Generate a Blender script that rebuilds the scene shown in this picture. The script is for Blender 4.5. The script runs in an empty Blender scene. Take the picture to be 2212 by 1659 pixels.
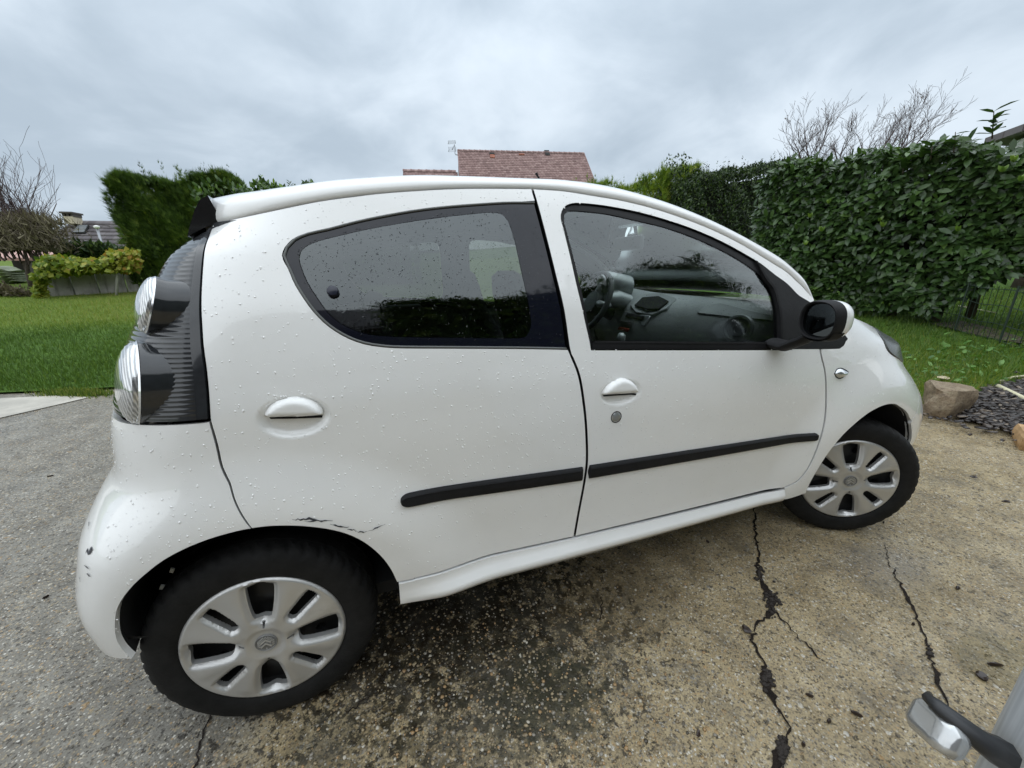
import bpy, bmesh, math, random
import numpy as np
from mathutils import Vector, Matrix
from mathutils.geometry import delaunay_2d_cdt

SC = bpy.context.scene
COL = SC.collection
R = math.radians
random.seed(7); rng = np.random.default_rng(7)

# ------------------------------------------------------------------ camera
cam_d = bpy.data.cameras.new('camera'); cam = bpy.data.objects.new('camera', cam_d); COL.objects.link(cam)
CAM = Vector((0.37553, -1.73472, 1.21402))
YAW, PIT, ROL, FPX = R(18.48617), R(16.90171), R(-1.00212), 835.57 / 2212.0
fw = Vector((math.sin(YAW) * math.cos(PIT), math.cos(YAW) * math.cos(PIT), -math.sin(PIT)))
rt = fw.cross(Vector((0, 0, 1))).normalized(); up = rt.cross(fw)
c_, s_ = math.cos(ROL), math.sin(ROL)
rt, up = c_ * rt + s_ * up, -s_ * rt + c_ * up
M = Matrix((rt, up, -fw)).transposed().to_4x4(); M.translation = CAM
cam.matrix_world = M
cam_d.sensor_width = 36; cam_d.lens = FPX * 36; cam_d.clip_start = 0.02; cam_d.clip_end = 2000
SC.camera = cam

# ------------------------------------------------------------------ overcast sky, soft sun, exposure
SUN_EL, SUN_AZ = 52.0, 200.0      # azimuth clockwise from +Y
world = bpy.data.worlds.new('World'); SC.world = world; world.use_nodes = True
nt = world.node_tree; nt.nodes.clear()
N = nt.nodes.new; L = nt.links.new
wo = N('ShaderNodeOutputWorld'); bg = N('ShaderNodeBackground'); L(bg.outputs[0], wo.inputs[0])
bg.inputs[1].default_value = 0.1
sky = N('ShaderNodeTexSky'); sky.sky_type = 'NISHITA'; sky.sun_disc = False
sky.sun_elevation = R(SUN_EL); sky.sun_rotation = R(SUN_AZ)
tc = N('ShaderNodeTexCoord'); sep = N('ShaderNodeSeparateXYZ'); L(tc.outputs['Generated'], sep.inputs[0])
def wmath(op, a, b=None, cl=False):
    n = N('ShaderNodeMath'); n.operation = op; n.use_clamp = cl
    for i, v in enumerate((a, b)):
        if v is None: continue
        if isinstance(v, (int, float)): n.inputs[i].default_value = v
        else: L(v, n.inputs[i])
    return n.outputs[0]
zz = wmath('MAXIMUM', sep.outputs[2], 0.0)
den = wmath('ADD', zz, 0.30)
cx = wmath('DIVIDE', sep.outputs[0], den); cy = wmath('DIVIDE', sep.outputs[1], den)
cmb = N('ShaderNodeCombineXYZ'); L(cx, cmb.inputs[0]); L(cy, cmb.inputs[1])
def wnoise(scale, detail, rough, dist, off):
    mp = N('ShaderNodeMapping'); L(cmb.outputs[0], mp.inputs[0]); mp.inputs['Location'].default_value = off
    mp.inputs['Scale'].default_value = (1.0, 1.0, 1)
    n = N('ShaderNodeTexNoise'); n.inputs['Scale'].default_value = scale; n.inputs['Detail'].default_value = detail
    n.inputs['Roughness'].default_value = rough; n.inputs['Distortion'].default_value = dist
    L(mp.outputs[0], n.inputs['Vector']); return n.outputs[0]
n1 = wnoise(0.85, 5, 0.5, 0.35, (3.9, 2.3, 0)); n2 = wnoise(2.6, 6, 0.55, 0.35, (7.3, 4.2, 0))
mixn = wmath('ADD', wmath('MULTIPLY', n1, 0.62), wmath('MULTIPLY', n2, 0.38))
ramp = N('ShaderNodeValToRGB'); L(mixn, ramp.inputs[0])
cr = ramp.color_ramp; cr.interpolation = 'B_SPLINE'
cr.elements[0].position = 0.385; cr.elements[0].color = (0.355, 0.425, 0.495, 1)
cr.elements[1].position = 0.605; cr.elements[1].color = (0.62, 0.695, 0.765, 1)
e = cr.elements.new(0.50); e.color = (0.485, 0.56, 0.635, 1)
# CIE-overcast style brightening towards the zenith
grad = wmath('ADD', 0.97, wmath('MULTIPLY', wmath('POWER', zz, 2.6), 1.35))
gm = N('ShaderNodeMixRGB'); gm.blend_type = 'MULTIPLY'; gm.inputs[0].default_value = 1
L(ramp.outputs[0], gm.inputs[1]); L(wmath('MULTIPLY', grad, 10.0), gm.inputs[2])
mx = N('ShaderNodeMixRGB'); mx.inputs[0].default_value = 0.94
L(sky.outputs[0], mx.inputs[1]); L(gm.outputs[0], mx.inputs[2]); L(mx.outputs[0], bg.inputs[0])

sun_d = bpy.data.lights.new('sun', 'SUN'); sun_d.energy = 1.5; sun_d.angle = R(165); sun_d.color = (1.0, 0.97, 0.92)
sun = bpy.data.objects.new('sun', sun_d); COL.objects.link(sun)
sdir = Vector((math.sin(R(SUN_AZ)) * math.cos(R(SUN_EL)), math.cos(R(SUN_AZ)) * math.cos(R(SUN_EL)), math.sin(R(SUN_EL))))
sun.rotation_euler = sdir.to_track_quat('Z', 'Y').to_euler()
sun.location = (0, 0, 30)
SC.view_settings.view_transform = 'Standard'; SC.view_settings.look = 'None'
SC.view_settings.exposure = 0.42; SC.view_settings.gamma = 1.0; SC.view_settings.use_curve_mapping = False
SC.render.engine = 'CYCLES'
SC.cycles.max_bounces = 10; SC.cycles.transparent_max_bounces = 16
SC.cycles.caustics_reflective = False; SC.cycles.caustics_refractive = False

# ------------------------------------------------------------------ helpers
def tag(o, label=None, cat=None, group=None, kind=None):
    if label: o['label'] = label
    if cat: o['category'] = cat
    if group: o['group'] = group
    if kind: o['kind'] = kind
    return o
def empty(name, loc=(0, 0, 0), parent=None, rz=0.0):
    o = bpy.data.objects.new(name, None); COL.objects.link(o); o.location = loc; o.rotation_euler = (0, 0, rz)
    o.empty_display_size = 0.1
    if parent: o.parent = parent
    return o
def link(name, me, mat=None, parent=None, loc=(0, 0, 0)):
    o = bpy.data.objects.new(name, me); COL.objects.link(o); o.location = loc
    if mat is not None:
        for m in (mat if isinstance(mat, (list, tuple)) else [mat]):
            me.materials.append(m)
    if parent: o.parent = parent
    return o
def mesh(name, verts, faces, mat=None, parent=None, smooth=None, loc=(0, 0, 0), mids=None):
    me = bpy.data.meshes.new(name)
    me.from_pydata([tuple(v) for v in verts], [], [tuple(f) for f in faces]); me.update()
    if mids is not None: me.polygons.foreach_set('material_index', mids)
    if smooth is not None:
        me.polygons.foreach_set('use_smooth', [True] * len(me.polygons))
        if smooth < 180: me.set_sharp_from_angle(angle=R(smooth))
    return link(name, me, mat, parent, loc)
def npmesh(name, V, F, mat=None, parent=None, tint=None, smooth=False, loc=(0, 0, 0)):
    """big meshes: V (n,3), F (m,k) numpy; tint = per-face random attribute"""
    me = bpy.data.meshes.new(name); n, k = F.shape
    me.vertices.add(len(V)); me.vertices.foreach_set('co', V.astype(np.float32).ravel())
    me.loops.add(n * k); me.loops.foreach_set('vertex_index', F.astype(np.int32).ravel())
    me.polygons.add(n); me.polygons.foreach_set('loop_start', np.arange(0, n * k, k, dtype=np.int32))
    me.polygons.foreach_set('loop_total', np.full(n, k, dtype=np.int32))
    if smooth: me.polygons.foreach_set('use_smooth', np.ones(n, dtype=bool))
    me.update(calc_edges=True)
    if tint is not None:
        a = me.attributes.new('tint', 'FLOAT', 'FACE'); a.data.foreach_set('value', tint.astype(np.float32))
    return link(name, me, mat, parent, loc)
class MB:
    """collects simple shapes, then becomes ONE mesh object"""
    def __init__(s): s.v = []; s.f = []
    def add(s, vs, fs):
        b = len(s.v); s.v += [tuple(v) for v in vs]; s.f += [tuple(i + b for i in f) for f in fs]; return s
    def box(s, a, b, rz=0.0, pivot=None):
        x0, y0, z0 = a; x1, y1, z1 = b
        vs = [(x0, y0, z0), (x1, y0, z0), (x1, y1, z0), (x0, y1, z0), (x0, y0, z1), (x1, y0, z1), (x1, y1, z1), (x0, y1, z1)]
        if rz:
            px, py = pivot or ((x0 + x1) / 2, (y0 + y1) / 2); c, q = math.cos(rz), math.sin(rz)
            vs = [(px + (x - px) * c - (y - py) * q, py + (x - px) * q + (y - py) * c, z) for x, y, z in vs]
        return s.add(vs, [(0, 3, 2, 1), (4, 5, 6, 7), (0, 1, 5, 4), (1, 2, 6, 5), (2, 3, 7, 6), (3, 0, 4, 7)])
    def tube(s, pts, rads, n=8, cap=True):
        pts = [Vector(p) for p in pts]
        if isinstance(rads, (int, float)): rads = [rads] * len(pts)
        vs = []; fs = []
        ref = None
        for i, p in enumerate(pts):
            t = (pts[min(i + 1, len(pts) - 1)] - pts[max(i - 1, 0)]).normalized()
            if ref is None:
                ref = Vector((0, 0, 1)) if abs(t.z) < .9 else Vector((1, 0, 0))
            a = t.cross(ref).normalized(); b = a.cross(t).normalized(); ref = b
            for k in range(n):
                an = 2 * math.pi * k / n
                vs.append(p + rads[i] * (math.cos(an) * a + math.sin(an) * b))
        for i in range(len(pts) - 1):
            for k in range(n):
                k2 = (k + 1) % n
                fs.append((i * n + k, i * n + k2, (i + 1) * n + k2, (i + 1) * n + k))
        if cap: fs += [tuple(range(n)), tuple((len(pts) - 1) * n + k for k in reversed(range(n)))]
        return s.add(vs, fs)
    def prism(s, poly, axis, a, b):
        """poly in the plane normal to axis, extruded from a to b"""
        def P3(u, v, w): return {'x': (w, u, v), 'y': (u, w, v), 'z': (u, v, w)}[axis]
        n = len(poly); vs = [P3(u, v, a) for u, v in poly] + [P3(u, v, b) for u, v in poly]
        fs = [tuple(range(n)), tuple(range(2 * n - 1, n - 1, -1))] + [(i, i + n, (i + 1) % n + n, (i + 1) % n) for i in range(n)]
        return s.add(vs, fs)
    def grid(s, rows, closed=False):
        m = len(rows[0]); vs = [p for r in rows for p in r]; fs = []
        for i in range(len(rows) - 1):
            for j in range(m if closed else m - 1):
                j2 = (j + 1) % m
                fs.append((i * m + j, i * m + j2, (i + 1) * m + j2, (i + 1) * m + j))
        return s.add(vs, fs)
    def build(s, name, mat, parent=None, smooth=None, loc=(0, 0, 0)):
        o = mesh(name, s.v, s.f, mat, parent, smooth, loc)
        bm = bmesh.new(); bm.from_mesh(o.data); bmesh.ops.recalc_face_normals(bm, faces=bm.faces); bm.to_mesh(o.data); bm.free()
        if smooth is not None and smooth < 180: o.data.set_sharp_from_angle(angle=R(smooth))
        return o
def bevel(o, w, seg=2, ang=30):
    bm = bmesh.new(); bm.from_mesh(o.data)
    es = [e for e in bm.edges if len(e.link_faces) == 2 and e.calc_face_angle(0) > R(ang)]
    bmesh.ops.bevel(bm, geom=es, offset=w, segments=seg, profile=0.6, affect='EDGES', clamp_overlap=True)
    bm.to_mesh(o.data); bm.free()
    o.data.polygons.foreach_set('use_smooth', [True] * len(o.data.polygons)); o.data.set_sharp_from_angle(angle=R(40))
    return o
def copy_obj(o, parent=None):
    c = o.copy(); COL.objects.link(c); c.parent = parent; return c
def copy_tree(o, parent=None):
    c = copy_obj(o, parent)
    for ch in list(o.children): copy_tree(ch, c)
    return c

def pix(px, py):                     # direction of the photo's ray (2212 x 1659 frame)
    return fw + rt * ((px - 1106) / 835.57) + up * ((829.5 - py) / 835.57)
def at(px, py, Y):                   # where that ray meets the vertical plane y = Y
    d = pix(px, py); return CAM + d * ((Y - CAM.y) / d.y)
def atd(px, py, D):                  # ... or lies D metres away, measured flat
    d = pix(px, py); return CAM + d * (D / math.hypot(d.x, d.y))
def hgt(x, y):
    sp = lambda t: 0.5 * (t + math.sqrt(t * t + 0.09))
    return .075 * min(sp(y - 1.2), 38.8) + .085 * min(sp(x - 4.0), 8)
def gnd(px, py):                     # ... or meets the ground
    d = pix(px, py); t0 = 0.3; t = t0
    while t < 200:
        q = CAM + d * t
        if q.z <= hgt(q.x, q.y): break
        t0 = t; t *= 1.03
    for k in range(14):
        m = (t0 + t) / 2; q = CAM + d * m
        if q.z <= hgt(q.x, q.y): t = m
        else: t0 = m
    return CAM + d * t

# ------------------------------------------------------------------ materials
class Mat:
    def __init__(s, name):
        s.m = bpy.data.materials.new(name); s.m.use_nodes = True; s.t = s.m.node_tree
        s.b = s.t.nodes['Principled BSDF']; s.out = s.t.nodes['Material Output']
    def n(s, typ, **kw):
        n = s.t.nodes.new(typ)
        for k, v in kw.items():
            if k.startswith('i_'):
                key = k[2:]; key = int(key) if key.isdigit() else key.replace('_', ' ')
                if hasattr(v, 'links') or isinstance(v, bpy.types.NodeSocket): s.t.links.new(v, n.inputs[key])
                else: n.inputs[key].default_value = v
            else: setattr(n, k, v)
        return n
    def l(s, a, b): s.t.links.new(a, b)
    def set(s, **kw):
        for k, v in kw.items():
            key = k.replace('_', ' ')
            if isinstance(v, bpy.types.NodeSocket): s.l(v, s.b.inputs[key])
            else: s.b.inputs[key].default_value = v
        return s
    def co(s, scale=(1, 1, 1), kind='Object'):
        t = s.n('ShaderNodeTexCoord'); mp = s.n('ShaderNodeMapping'); s.l(t.outputs[kind], mp.inputs[0])
        mp.inputs['Scale'].default_value = scale; return mp.outputs[0]
    def noise(s, vec, scale, detail=4, rough=.55, dist=0):
        n = s.n('ShaderNodeTexNoise'); s.l(vec, n.inputs['Vector'])
        n.inputs['Scale'].default_value = scale; n.inputs['Detail'].default_value = detail
        n.inputs['Roughness'].default_value = rough; n.inputs['Distortion'].default_value = dist
        return n.outputs[0]
    def ramp(s, fac, stops, interp='LINEAR'):
        r = s.n('ShaderNodeValToRGB'); s.l(fac, r.inputs[0]); cr = r.color_ramp; cr.interpolation = interp
        while len(cr.elements) > 1: cr.elements.remove(cr.elements[-1])
        for i, (p, c) in enumerate(stops):
            e = cr.elements[0] if i == 0 else cr.elements.new(p)
            e.position = p; e.color = (c[0], c[1], c[2], 1) if not isinstance(c, (int, float)) else (c, c, c, 1)
        return r.outputs[0]
    def mix(s, fac, a, b, mode='MIX'):
        m = s.n('ShaderNodeMixRGB', blend_type=mode)
        for i, v in ((0, fac), (1, a), (2, b)):
            if isinstance(v, bpy.types.NodeSocket): s.l(v, m.inputs[i])
            elif isinstance(v, (int, float)): m.inputs[i].default_value = v if i == 0 else (v, v, v, 1)
            else: m.inputs[i].default_value = (*v[:3], 1)
        return m.outputs[0]
    def math(s, op, a, b=None):
        m = s.n('ShaderNodeMath', operation=op)
        for i, v in enumerate((a, b)):
            if v is None: continue
            if isinstance(v, (int, float)): m.inputs[i].default_value = v
            else: s.l(v, m.inputs[i])
        return m.outputs[0]
    def bump(s, h, strength=.3, dist=.01, normal=None):
        b = s.n('ShaderNodeBump'); b.inputs['Strength'].default_value = strength; b.inputs['Distance'].default_value = dist
        s.l(h, b.inputs['Height'])
        if normal is not None: s.l(normal, b.inputs['Normal'])
        s.l(b.outputs[0], s.b.inputs['Normal']); return b.outputs[0]
def simple(name, col, rough=.5, metal=0, spec=.5, var=0.0, vscale=8, bumpv=0, bscale=60, coat=0):
    m = Mat(name); m.set(Roughness=rough, Metallic=metal)
    m.b.inputs['Specular IOR Level'].default_value = spec
    m.b.inputs['Coat Weight'].default_value = coat; m.b.inputs['Coat Roughness'].default_value = .05
    if var:
        f = m.noise(m.co(), vscale, 5); a = tuple(max(0, c * (1 - var)) for c in col); b = tuple(min(1, c * (1 + var)) for c in col)
        m.set(Base_Color=m.ramp(f, [(.3, a), (.7, b)]))
    else: m.set(Base_Color=(*col, 1))
    if bumpv: m.bump(m.noise(m.co(), bscale, 4), bumpv, .01)
    return m.m
def leafmat(name, stops, rough=.4, trans=.25, spec=.5):
    m = Mat(name); a = m.n('ShaderNodeAttribute', attribute_name='tint')
    col = m.ramp(a.outputs['Fac'], stops)
    m.set(Base_Color=col, Roughness=rough); m.b.inputs['Specular IOR Level'].default_value = spec
    if trans:
        tr = m.n('ShaderNodeBsdfTranslucent'); m.l(m.mix(1, col, (1.3, 1.4, .6), 'MULTIPLY'), tr.inputs[0])
        mx = m.n('ShaderNodeMixShader'); mx.inputs[0].default_value = trans
        m.l(m.b.outputs[0], mx.inputs[1]); m.l(tr.outputs[0], mx.inputs[2]); m.l(mx.outputs[0], m.out.inputs[0])
    return m.m
# ================================================================== GROUND
def driveway_material():
    m = Mat('wet_aggregate_concrete'); v = m.co()
    sx = m.n('ShaderNodeSeparateXYZ'); m.l(v, sx.inputs[0]); X, Y = sx.outputs[0], sx.outputs[1]
    big = m.noise(v, 1.1, 5, .6, .4); mid = m.noise(v, 7, 6, .65, .3); fine = m.noise(v, 170, 3, .65)
    tan = m.ramp(mid, [(.3, (.22, .165, .088)), (.55, (.36, .285, .165)), (.75, (.47, .385, .24))])
    gry = m.ramp(mid, [(.3, (.115, .103, .082)), (.55, (.205, .19, .157)), (.75, (.305, .288, .242))])
    # grey slab on the left, tan slab on the right
    side = m.math('ADD', m.math('MULTIPLY', X, 1.1), m.math('MULTIPLY', m.math('SUBTRACT', big, .5), 2.2))
    side = m.math('ADD', side, m.math('MULTIPLY', Y, -.55))
    fac = m.ramp(side, [(.28, 0.0), (.62, 1.0)])
    base = m.mix(fac, gry, tan)
    # pebbles of two sizes set in the cement
    def pebbles(scale, thr, lo):
        wv = m.n('ShaderNodeMixRGB', blend_type='ADD'); wv.inputs[0].default_value = .006
        m.l(v, wv.inputs[1]); ns = m.n('ShaderNodeTexNoise'); ns.inputs['Scale'].default_value = scale * .8; m.l(v, ns.inputs['Vector']); m.l(ns.outputs[1], wv.inputs[2])
        vo = m.n('ShaderNodeTexVoronoi', feature='F1'); vo.inputs['Scale'].default_value = scale; m.l(wv.outputs[0], vo.inputs['Vector'])
        vo.inputs['Randomness'].default_value = 1
        sc = m.n('ShaderNodeSeparateColor'); m.l(vo.outputs['Color'], sc.inputs[0])
        col = m.ramp(sc.outputs[0], [(0, (.07, .06, .05)), (.16, (.19, .155, .11)), (.34, (.36, .29, .18)), (.52, (.25, .235, .205)), (.66, (.40, .26, .12)), (.76, (.47, .42, .33)), (.9, (.60, .57, .50)), (1, (.30, .2, .12))], 'CONSTANT')
        rad = m.math('MULTIPLY', sc.outputs[1], .30); rad = m.math('ADD', rad, lo)
        d = m.math('SUBTRACT', rad, vo.outputs['Distance'])
        mask = m.ramp(d, [(.0, 0.0), (.035, 1.0)])
        pick = m.ramp(sc.outputs[2], [(thr, 0.0), (thr + .02, 1.0)])
        return col, m.math('MULTIPLY', mask, pick), d
    c1, k1, d1 = pebbles(66, .30, .20); c2, k2, d2 = pebbles(150, .22, .26)
    near = m.ramp(m.noise(v, 2.3, 4, .6), [(.35, .35), (.6, 1.0)])
    wear = m.math('MULTIPLY', near, .85)
    base = m.mix(m.math('MULTIPLY', k2, .78), base, c2)
    base = m.mix(m.math('MULTIPLY', k1, wear), base, c1)
    base = m.mix(m.ramp(fine, [(.38, .55), (.5, 0.0)]), base, (.08, .068, .05))
    # dark pits and grime
    pits = m.ramp(m.noise(v, 64, 4, .7, .0), [(.36, 1.0), (.42, 0.0)])
    base = m.mix(m.math('MULTIPLY', pits, .72), base, (.035, .03, .024))
    # oily and mossy stains
    def blob(x, y, rx, ry, soft=.5, nz=1.1, sc=5):
        dx = m.math('DIVIDE', m.math('SUBTRACT', X, x), rx); dy = m.math('DIVIDE', m.math('SUBTRACT', Y, y), ry)
        r = m.math('SQRT', m.math('ADD', m.math('MULTIPLY', dx, dx), m.math('MULTIPLY', dy, dy)))
        r = m.math('ADD', r, m.math('MULTIPLY', m.math('SUBTRACT', m.noise(v, sc, 6, .7), .5), nz * 2))
        return m.ramp(r, [(max(0, 1 - soft), 1.0), (1.0, 0.0)])
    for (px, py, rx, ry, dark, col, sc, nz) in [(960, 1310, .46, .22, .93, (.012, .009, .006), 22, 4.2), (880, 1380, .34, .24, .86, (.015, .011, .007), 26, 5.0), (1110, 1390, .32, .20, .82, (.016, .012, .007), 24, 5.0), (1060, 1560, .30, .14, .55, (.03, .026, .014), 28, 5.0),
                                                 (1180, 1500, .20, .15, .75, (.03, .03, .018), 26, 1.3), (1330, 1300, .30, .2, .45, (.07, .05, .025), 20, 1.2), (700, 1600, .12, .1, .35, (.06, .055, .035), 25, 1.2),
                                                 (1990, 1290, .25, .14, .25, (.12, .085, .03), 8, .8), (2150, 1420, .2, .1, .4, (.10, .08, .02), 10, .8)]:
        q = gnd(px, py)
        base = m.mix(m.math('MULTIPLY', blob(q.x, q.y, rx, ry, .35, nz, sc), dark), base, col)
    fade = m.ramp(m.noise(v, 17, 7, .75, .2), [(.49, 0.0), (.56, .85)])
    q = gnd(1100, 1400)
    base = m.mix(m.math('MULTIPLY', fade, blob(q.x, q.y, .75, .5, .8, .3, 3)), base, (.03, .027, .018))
    grime = m.ramp(m.noise(v, 6.5, 8, .75, .3), [(.50, 0.0), (.70, .6)])
    base = m.mix(grime, base, (.09, .082, .066))
    rough = m.ramp(m.noise(v, 2.2, 5, .6), [(.35, .16), (.62, .42)])
    q = gnd(1905, 1215)
    wet = blob(q.x, q.y, .30, .16, .7, .35, 4)
    m.set(Base_Color=m.mix(m.math('MULTIPLY', wet, .35), base, (.2, .2, .2)), Roughness=m.math('MULTIPLY', rough, m.math('SUBTRACT', 1.15, m.math('MULTIPLY', wet, .75))))
    m.b.inputs['Specular IOR Level'].default_value = .28
    h = m.math('ADD', m.math('MULTIPLY', m.math('MAXIMUM', d1, 0.0), m.math('MULTIPLY', k1, 1.4)), m.math('MULTIPLY', fine, .15))
    h = m.math('ADD', h, m.math('MULTIPLY', pits, -.35))
    m.bump(h, .6, .010)
    return m.m
M_drive = driveway_material()

def grid_mesh(name, xs, ys, zf, mat, kind='structure', smooth=180):
    vs = [(x, y, zf(x, y)) for y in ys for x in xs]; nx = len(xs)
    fs = [(j * nx + i, j * nx + i + 1, (j + 1) * nx + i + 1, (j + 1) * nx + i) for j in range(len(ys) - 1) for i in range(nx - 1)]
    return tag(mesh(name, vs, fs, mat, smooth=smooth), kind=kind)
def spaced(lo, hi, fine_lo, fine_hi, step):
    a = list(np.arange(fine_lo, fine_hi + 1e-6, step)); s = step; x = fine_hi
    while x < hi: s *= 1.35; x = min(hi, x + s); a.append(x)
    s = step; x = fine_lo
    while x > lo: s *= 1.35; x = max(lo, x - s); a.insert(0, x)
    return a

gm_ = Mat('grass_soil'); v = gm_.co()
gm_.set(Base_Color=gm_.ramp(gm_.noise(v, 3, 6, .65), [(.3, (.045, .085, .016)), (.6, (.085, .145, .025)), (.8, (.12, .15, .04))]), Roughness=.9)
gm_.b.inputs['Specular IOR Level'].default_value = .1
M_soilgrass = gm_.m
far = grid_mesh('ground', spaced(-600, 600, -14, 14, 1.0), spaced(-300, 900, -8, 40, 1.0), lambda x, y: hgt(x, y) - .03, M_soilgrass)

# edge between the drive and the lawn (x, y), left to right
EDGE = [(-40, 3.9), (-6, 3.35), (-3.1, 3.1), (-2.35, 2.95), (-1.2, 2.85), (0, 2.7), (2, 2.2), (3.5, 1.2), (4.25, .42), (4.45, .05), (4.6, -.25), (4.5, -.6), (4.9, -1.5), (6, -4), (8, -10)]
def resample(pts, step):
    out = []
    for (a, b), (c, d) in zip(pts[:-1], pts[1:]):
        n = max(1, int(math.hypot(c - a, d - b) / step))
        out += [(a + (c - a) * i / n, b + (d - b) * i / n) for i in range(n)]
    return out + [pts[-1]]
def pip(x, y, poly):
    ins = False; j = len(poly) - 1
    for i in range(len(poly)):
        xi, yi = poly[i]; xj, yj = poly[j]
        if (yi > y) != (yj > y) and x < (xj - xi) * (y - yi) / (yj - yi) + xi: ins = not ins
        j = i
    return ins
def cdt_region(loops, steiner):
    """loops[0] outer, others holes -> verts2d, tris, list of loop index lists"""
    vs = []; es = []; lid = []
    for lp in loops:
        b = len(vs); n = len(lp); vs += lp; es += [(b + i, b + (i + 1) % n) for i in range(n)]; lid.append(list(range(b, b + n)))
    nb = len(vs); vs = vs + steiner
    V, E_, F, ov, oe, of = delaunay_2d_cdt([Vector(p) for p in vs], es, [], 0, 1e-7)
    old2new = {}
    for i, src in enumerate(ov):
        for s in src: old2new[s] = i
    T = []
    for f in F:
        cx = sum(V[i].x for i in f) / 3; cy = sum(V[i].y for i in f) / 3
        if pip(cx, cy, loops[0]) and not any(pip(cx, cy, h) for h in loops[1:]): T.append(tuple(f))
    return [(p.x, p.y) for p in V], T, [[old2new[i] for i in l] for l in lid]
def flat_region(name, poly, zoff, mat, step, kind='structure', jit=0.0):
    lp = resample(poly + [poly[0]], step)[:-1]
    xs = [p[0] for p in lp]; ys = [p[1] for p in lp]; st = []
    for x in np.arange(min(xs), max(xs), step):
        for y in np.arange(min(ys), max(ys), step):
            q = (x + random.uniform(-.2, .2) * step, y + random.uniform(-.2, .2) * step)
            if pip(*q, lp): st.append(q)
    V, T, _ = cdt_region([lp], st)
    V3 = [(x, y, hgt(x, y) + zoff + random.uniform(-jit, jit)) for x, y in V]
    T = [t if (V[t[1]][0] - V[t[0]][0]) * (V[t[2]][1] - V[t[0]][1]) - (V[t[1]][1] - V[t[0]][1]) * (V[t[2]][0] - V[t[0]][0]) > 0 else t[::-1] for t in T]
    return tag(mesh(name, V3, T, mat, smooth=180), kind=kind)
drive = flat_region('driveway', EDGE + [(8, -14), (-40, -14)], 0.0, M_drive, 1.0)
lm = Mat('lawn_turf'); v = lm.co()
sxl = lm.n('ShaderNodeSeparateXYZ'); lm.l(v, sxl.inputs[0])
lm.set(Base_Color=lm.mix(lm.ramp(lm.math('ADD', sxl.outputs[1], lm.math('MULTIPLY', lm.noise(v, .5, 3), 2.0)), [(0, 0.0), (1, 0.0)]) if False else lm.ramp(lm.math('MULTIPLY', lm.math('ADD', sxl.outputs[1], lm.math('MULTIPLY', lm.noise(v, .5, 3), 2.0)), .1), [(.66, 0.0), (.78, 1.0)]), lm.ramp(lm.noise(v, 14, 6, .7), [(.3, (.035, .080, .012)), (.7, (.095, .175, .026))]), lm.ramp(lm.noise(v, 14, 6, .7), [(.3, (.065, .11, .016)), (.7, (.155, .22, .034))])), Roughness=.85)
lm.b.inputs['Specular IOR Level'].default_value = .15
lm.bump(lm.noise(v, 40, 5, .7), .8, .03)
lawn_poly = [(x, y + .0) for x, y in EDGE[1:]] + [(16, -10), (16, 16), (-16, 30), (-40, 30), (-40, 3.9)]
lawn = flat_region('lawn', lawn_poly, .018, lm.m, .6, jit=.008)
lawn['kind'] = 'structure'
# pale path beside the lawn on the left
pm = Mat('pale_path'); v = pm.co()
pm.set(Base_Color=pm.ramp(pm.noise(v, 5, 6, .65), [(.3, (.30, .28, .24)), (.6, (.44, .41, .35)), (.8, (.52, .48, .42))]), Roughness=.5); pm.bump(pm.noise(v, 50, 4), .3, .01)
path = flat_region('path', [(-3.2, 2.98), (-2.55, 2.88), (-2.25, 2.74), (-2.55, 2.5), (-2.95, 2.2), (-5, 1.9), (-8, 1.9), (-8, 3.05)], .006, pm.m, .4)

# ------------------------------------------------------------------ cracks in the slab
M_crack = simple('crack_soil', (.018, .013, .010), .7, spec=.15, var=.5, vscale=40, bumpv=.8, bscale=150)
def crack(pts, w, name='crack', seed=0):
    """pts: photo points along the crack; w widths in m at each"""
    r = random.Random(seed); P = [gnd(*p) for p in pts]; L_, R_ = [], []
    fine = []
    for i in range(len(P) - 1):
        n = max(2, int((P[i + 1] - P[i]).length / .012))
        for k in range(n):
            t = k / n; fine.append((P[i].lerp(P[i + 1], t), w[i] + (w[i + 1] - w[i]) * t))
    fine.append((P[-1], w[-1]))
    for i, (q, ww) in enumerate(fine):
        a = fine[max(0, i - 1)][0]; b = fine[min(len(fine) - 1, i + 1)][0]; t = (b - a); t.z = 0; t.normalize(); nn = Vector((-t.y, t.x, 0))
        j = Vector((r.gauss(0, .0035), r.gauss(0, .0035), 0))
        ww *= .62; wl = ww * r.uniform(.25, 1.3); wr = ww * r.uniform(.25, 1.3)
        for lst, s, w_ in ((L_, 1, wl), (R_, -1, wr)):
            c = q + j + nn * s * w_ / 2; lst.append((c.x, c.y, hgt(c.x, c.y) + .0035))
    n = len(L_)
    return tag(mesh(name, L_ + R_, [(i, i + 1, n + i + 1, n + i) for i in range(n - 1)], M_crack, smooth=180), kind='structure')
crack([(1628, 1085), (1630, 1130), (1632, 1165), (1640, 1200), (1636, 1230), (1648, 1262), (1664, 1290), (1668, 1312), (1656, 1335), (1630, 1358), (1622, 1385), (1638, 1410), (1656, 1440), (1650, 1470), (1662, 1500), (1678, 1535), (1708, 1572), (1700, 1600), (1683, 1625), (1672, 1665)],
      [.012, .018, .016, .02, .022, .03, .055, .05, .03, .008, .02, .016, .02, .045, .04, .012, .010, .014, .045, .03], seed=1)
crack([(1668, 1318), (1690, 1340), (1722, 1372), (1742, 1395), (1762, 1412), (1775, 1428)], [.02, .012, .007, .008, .012, .004], seed=2)
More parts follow.
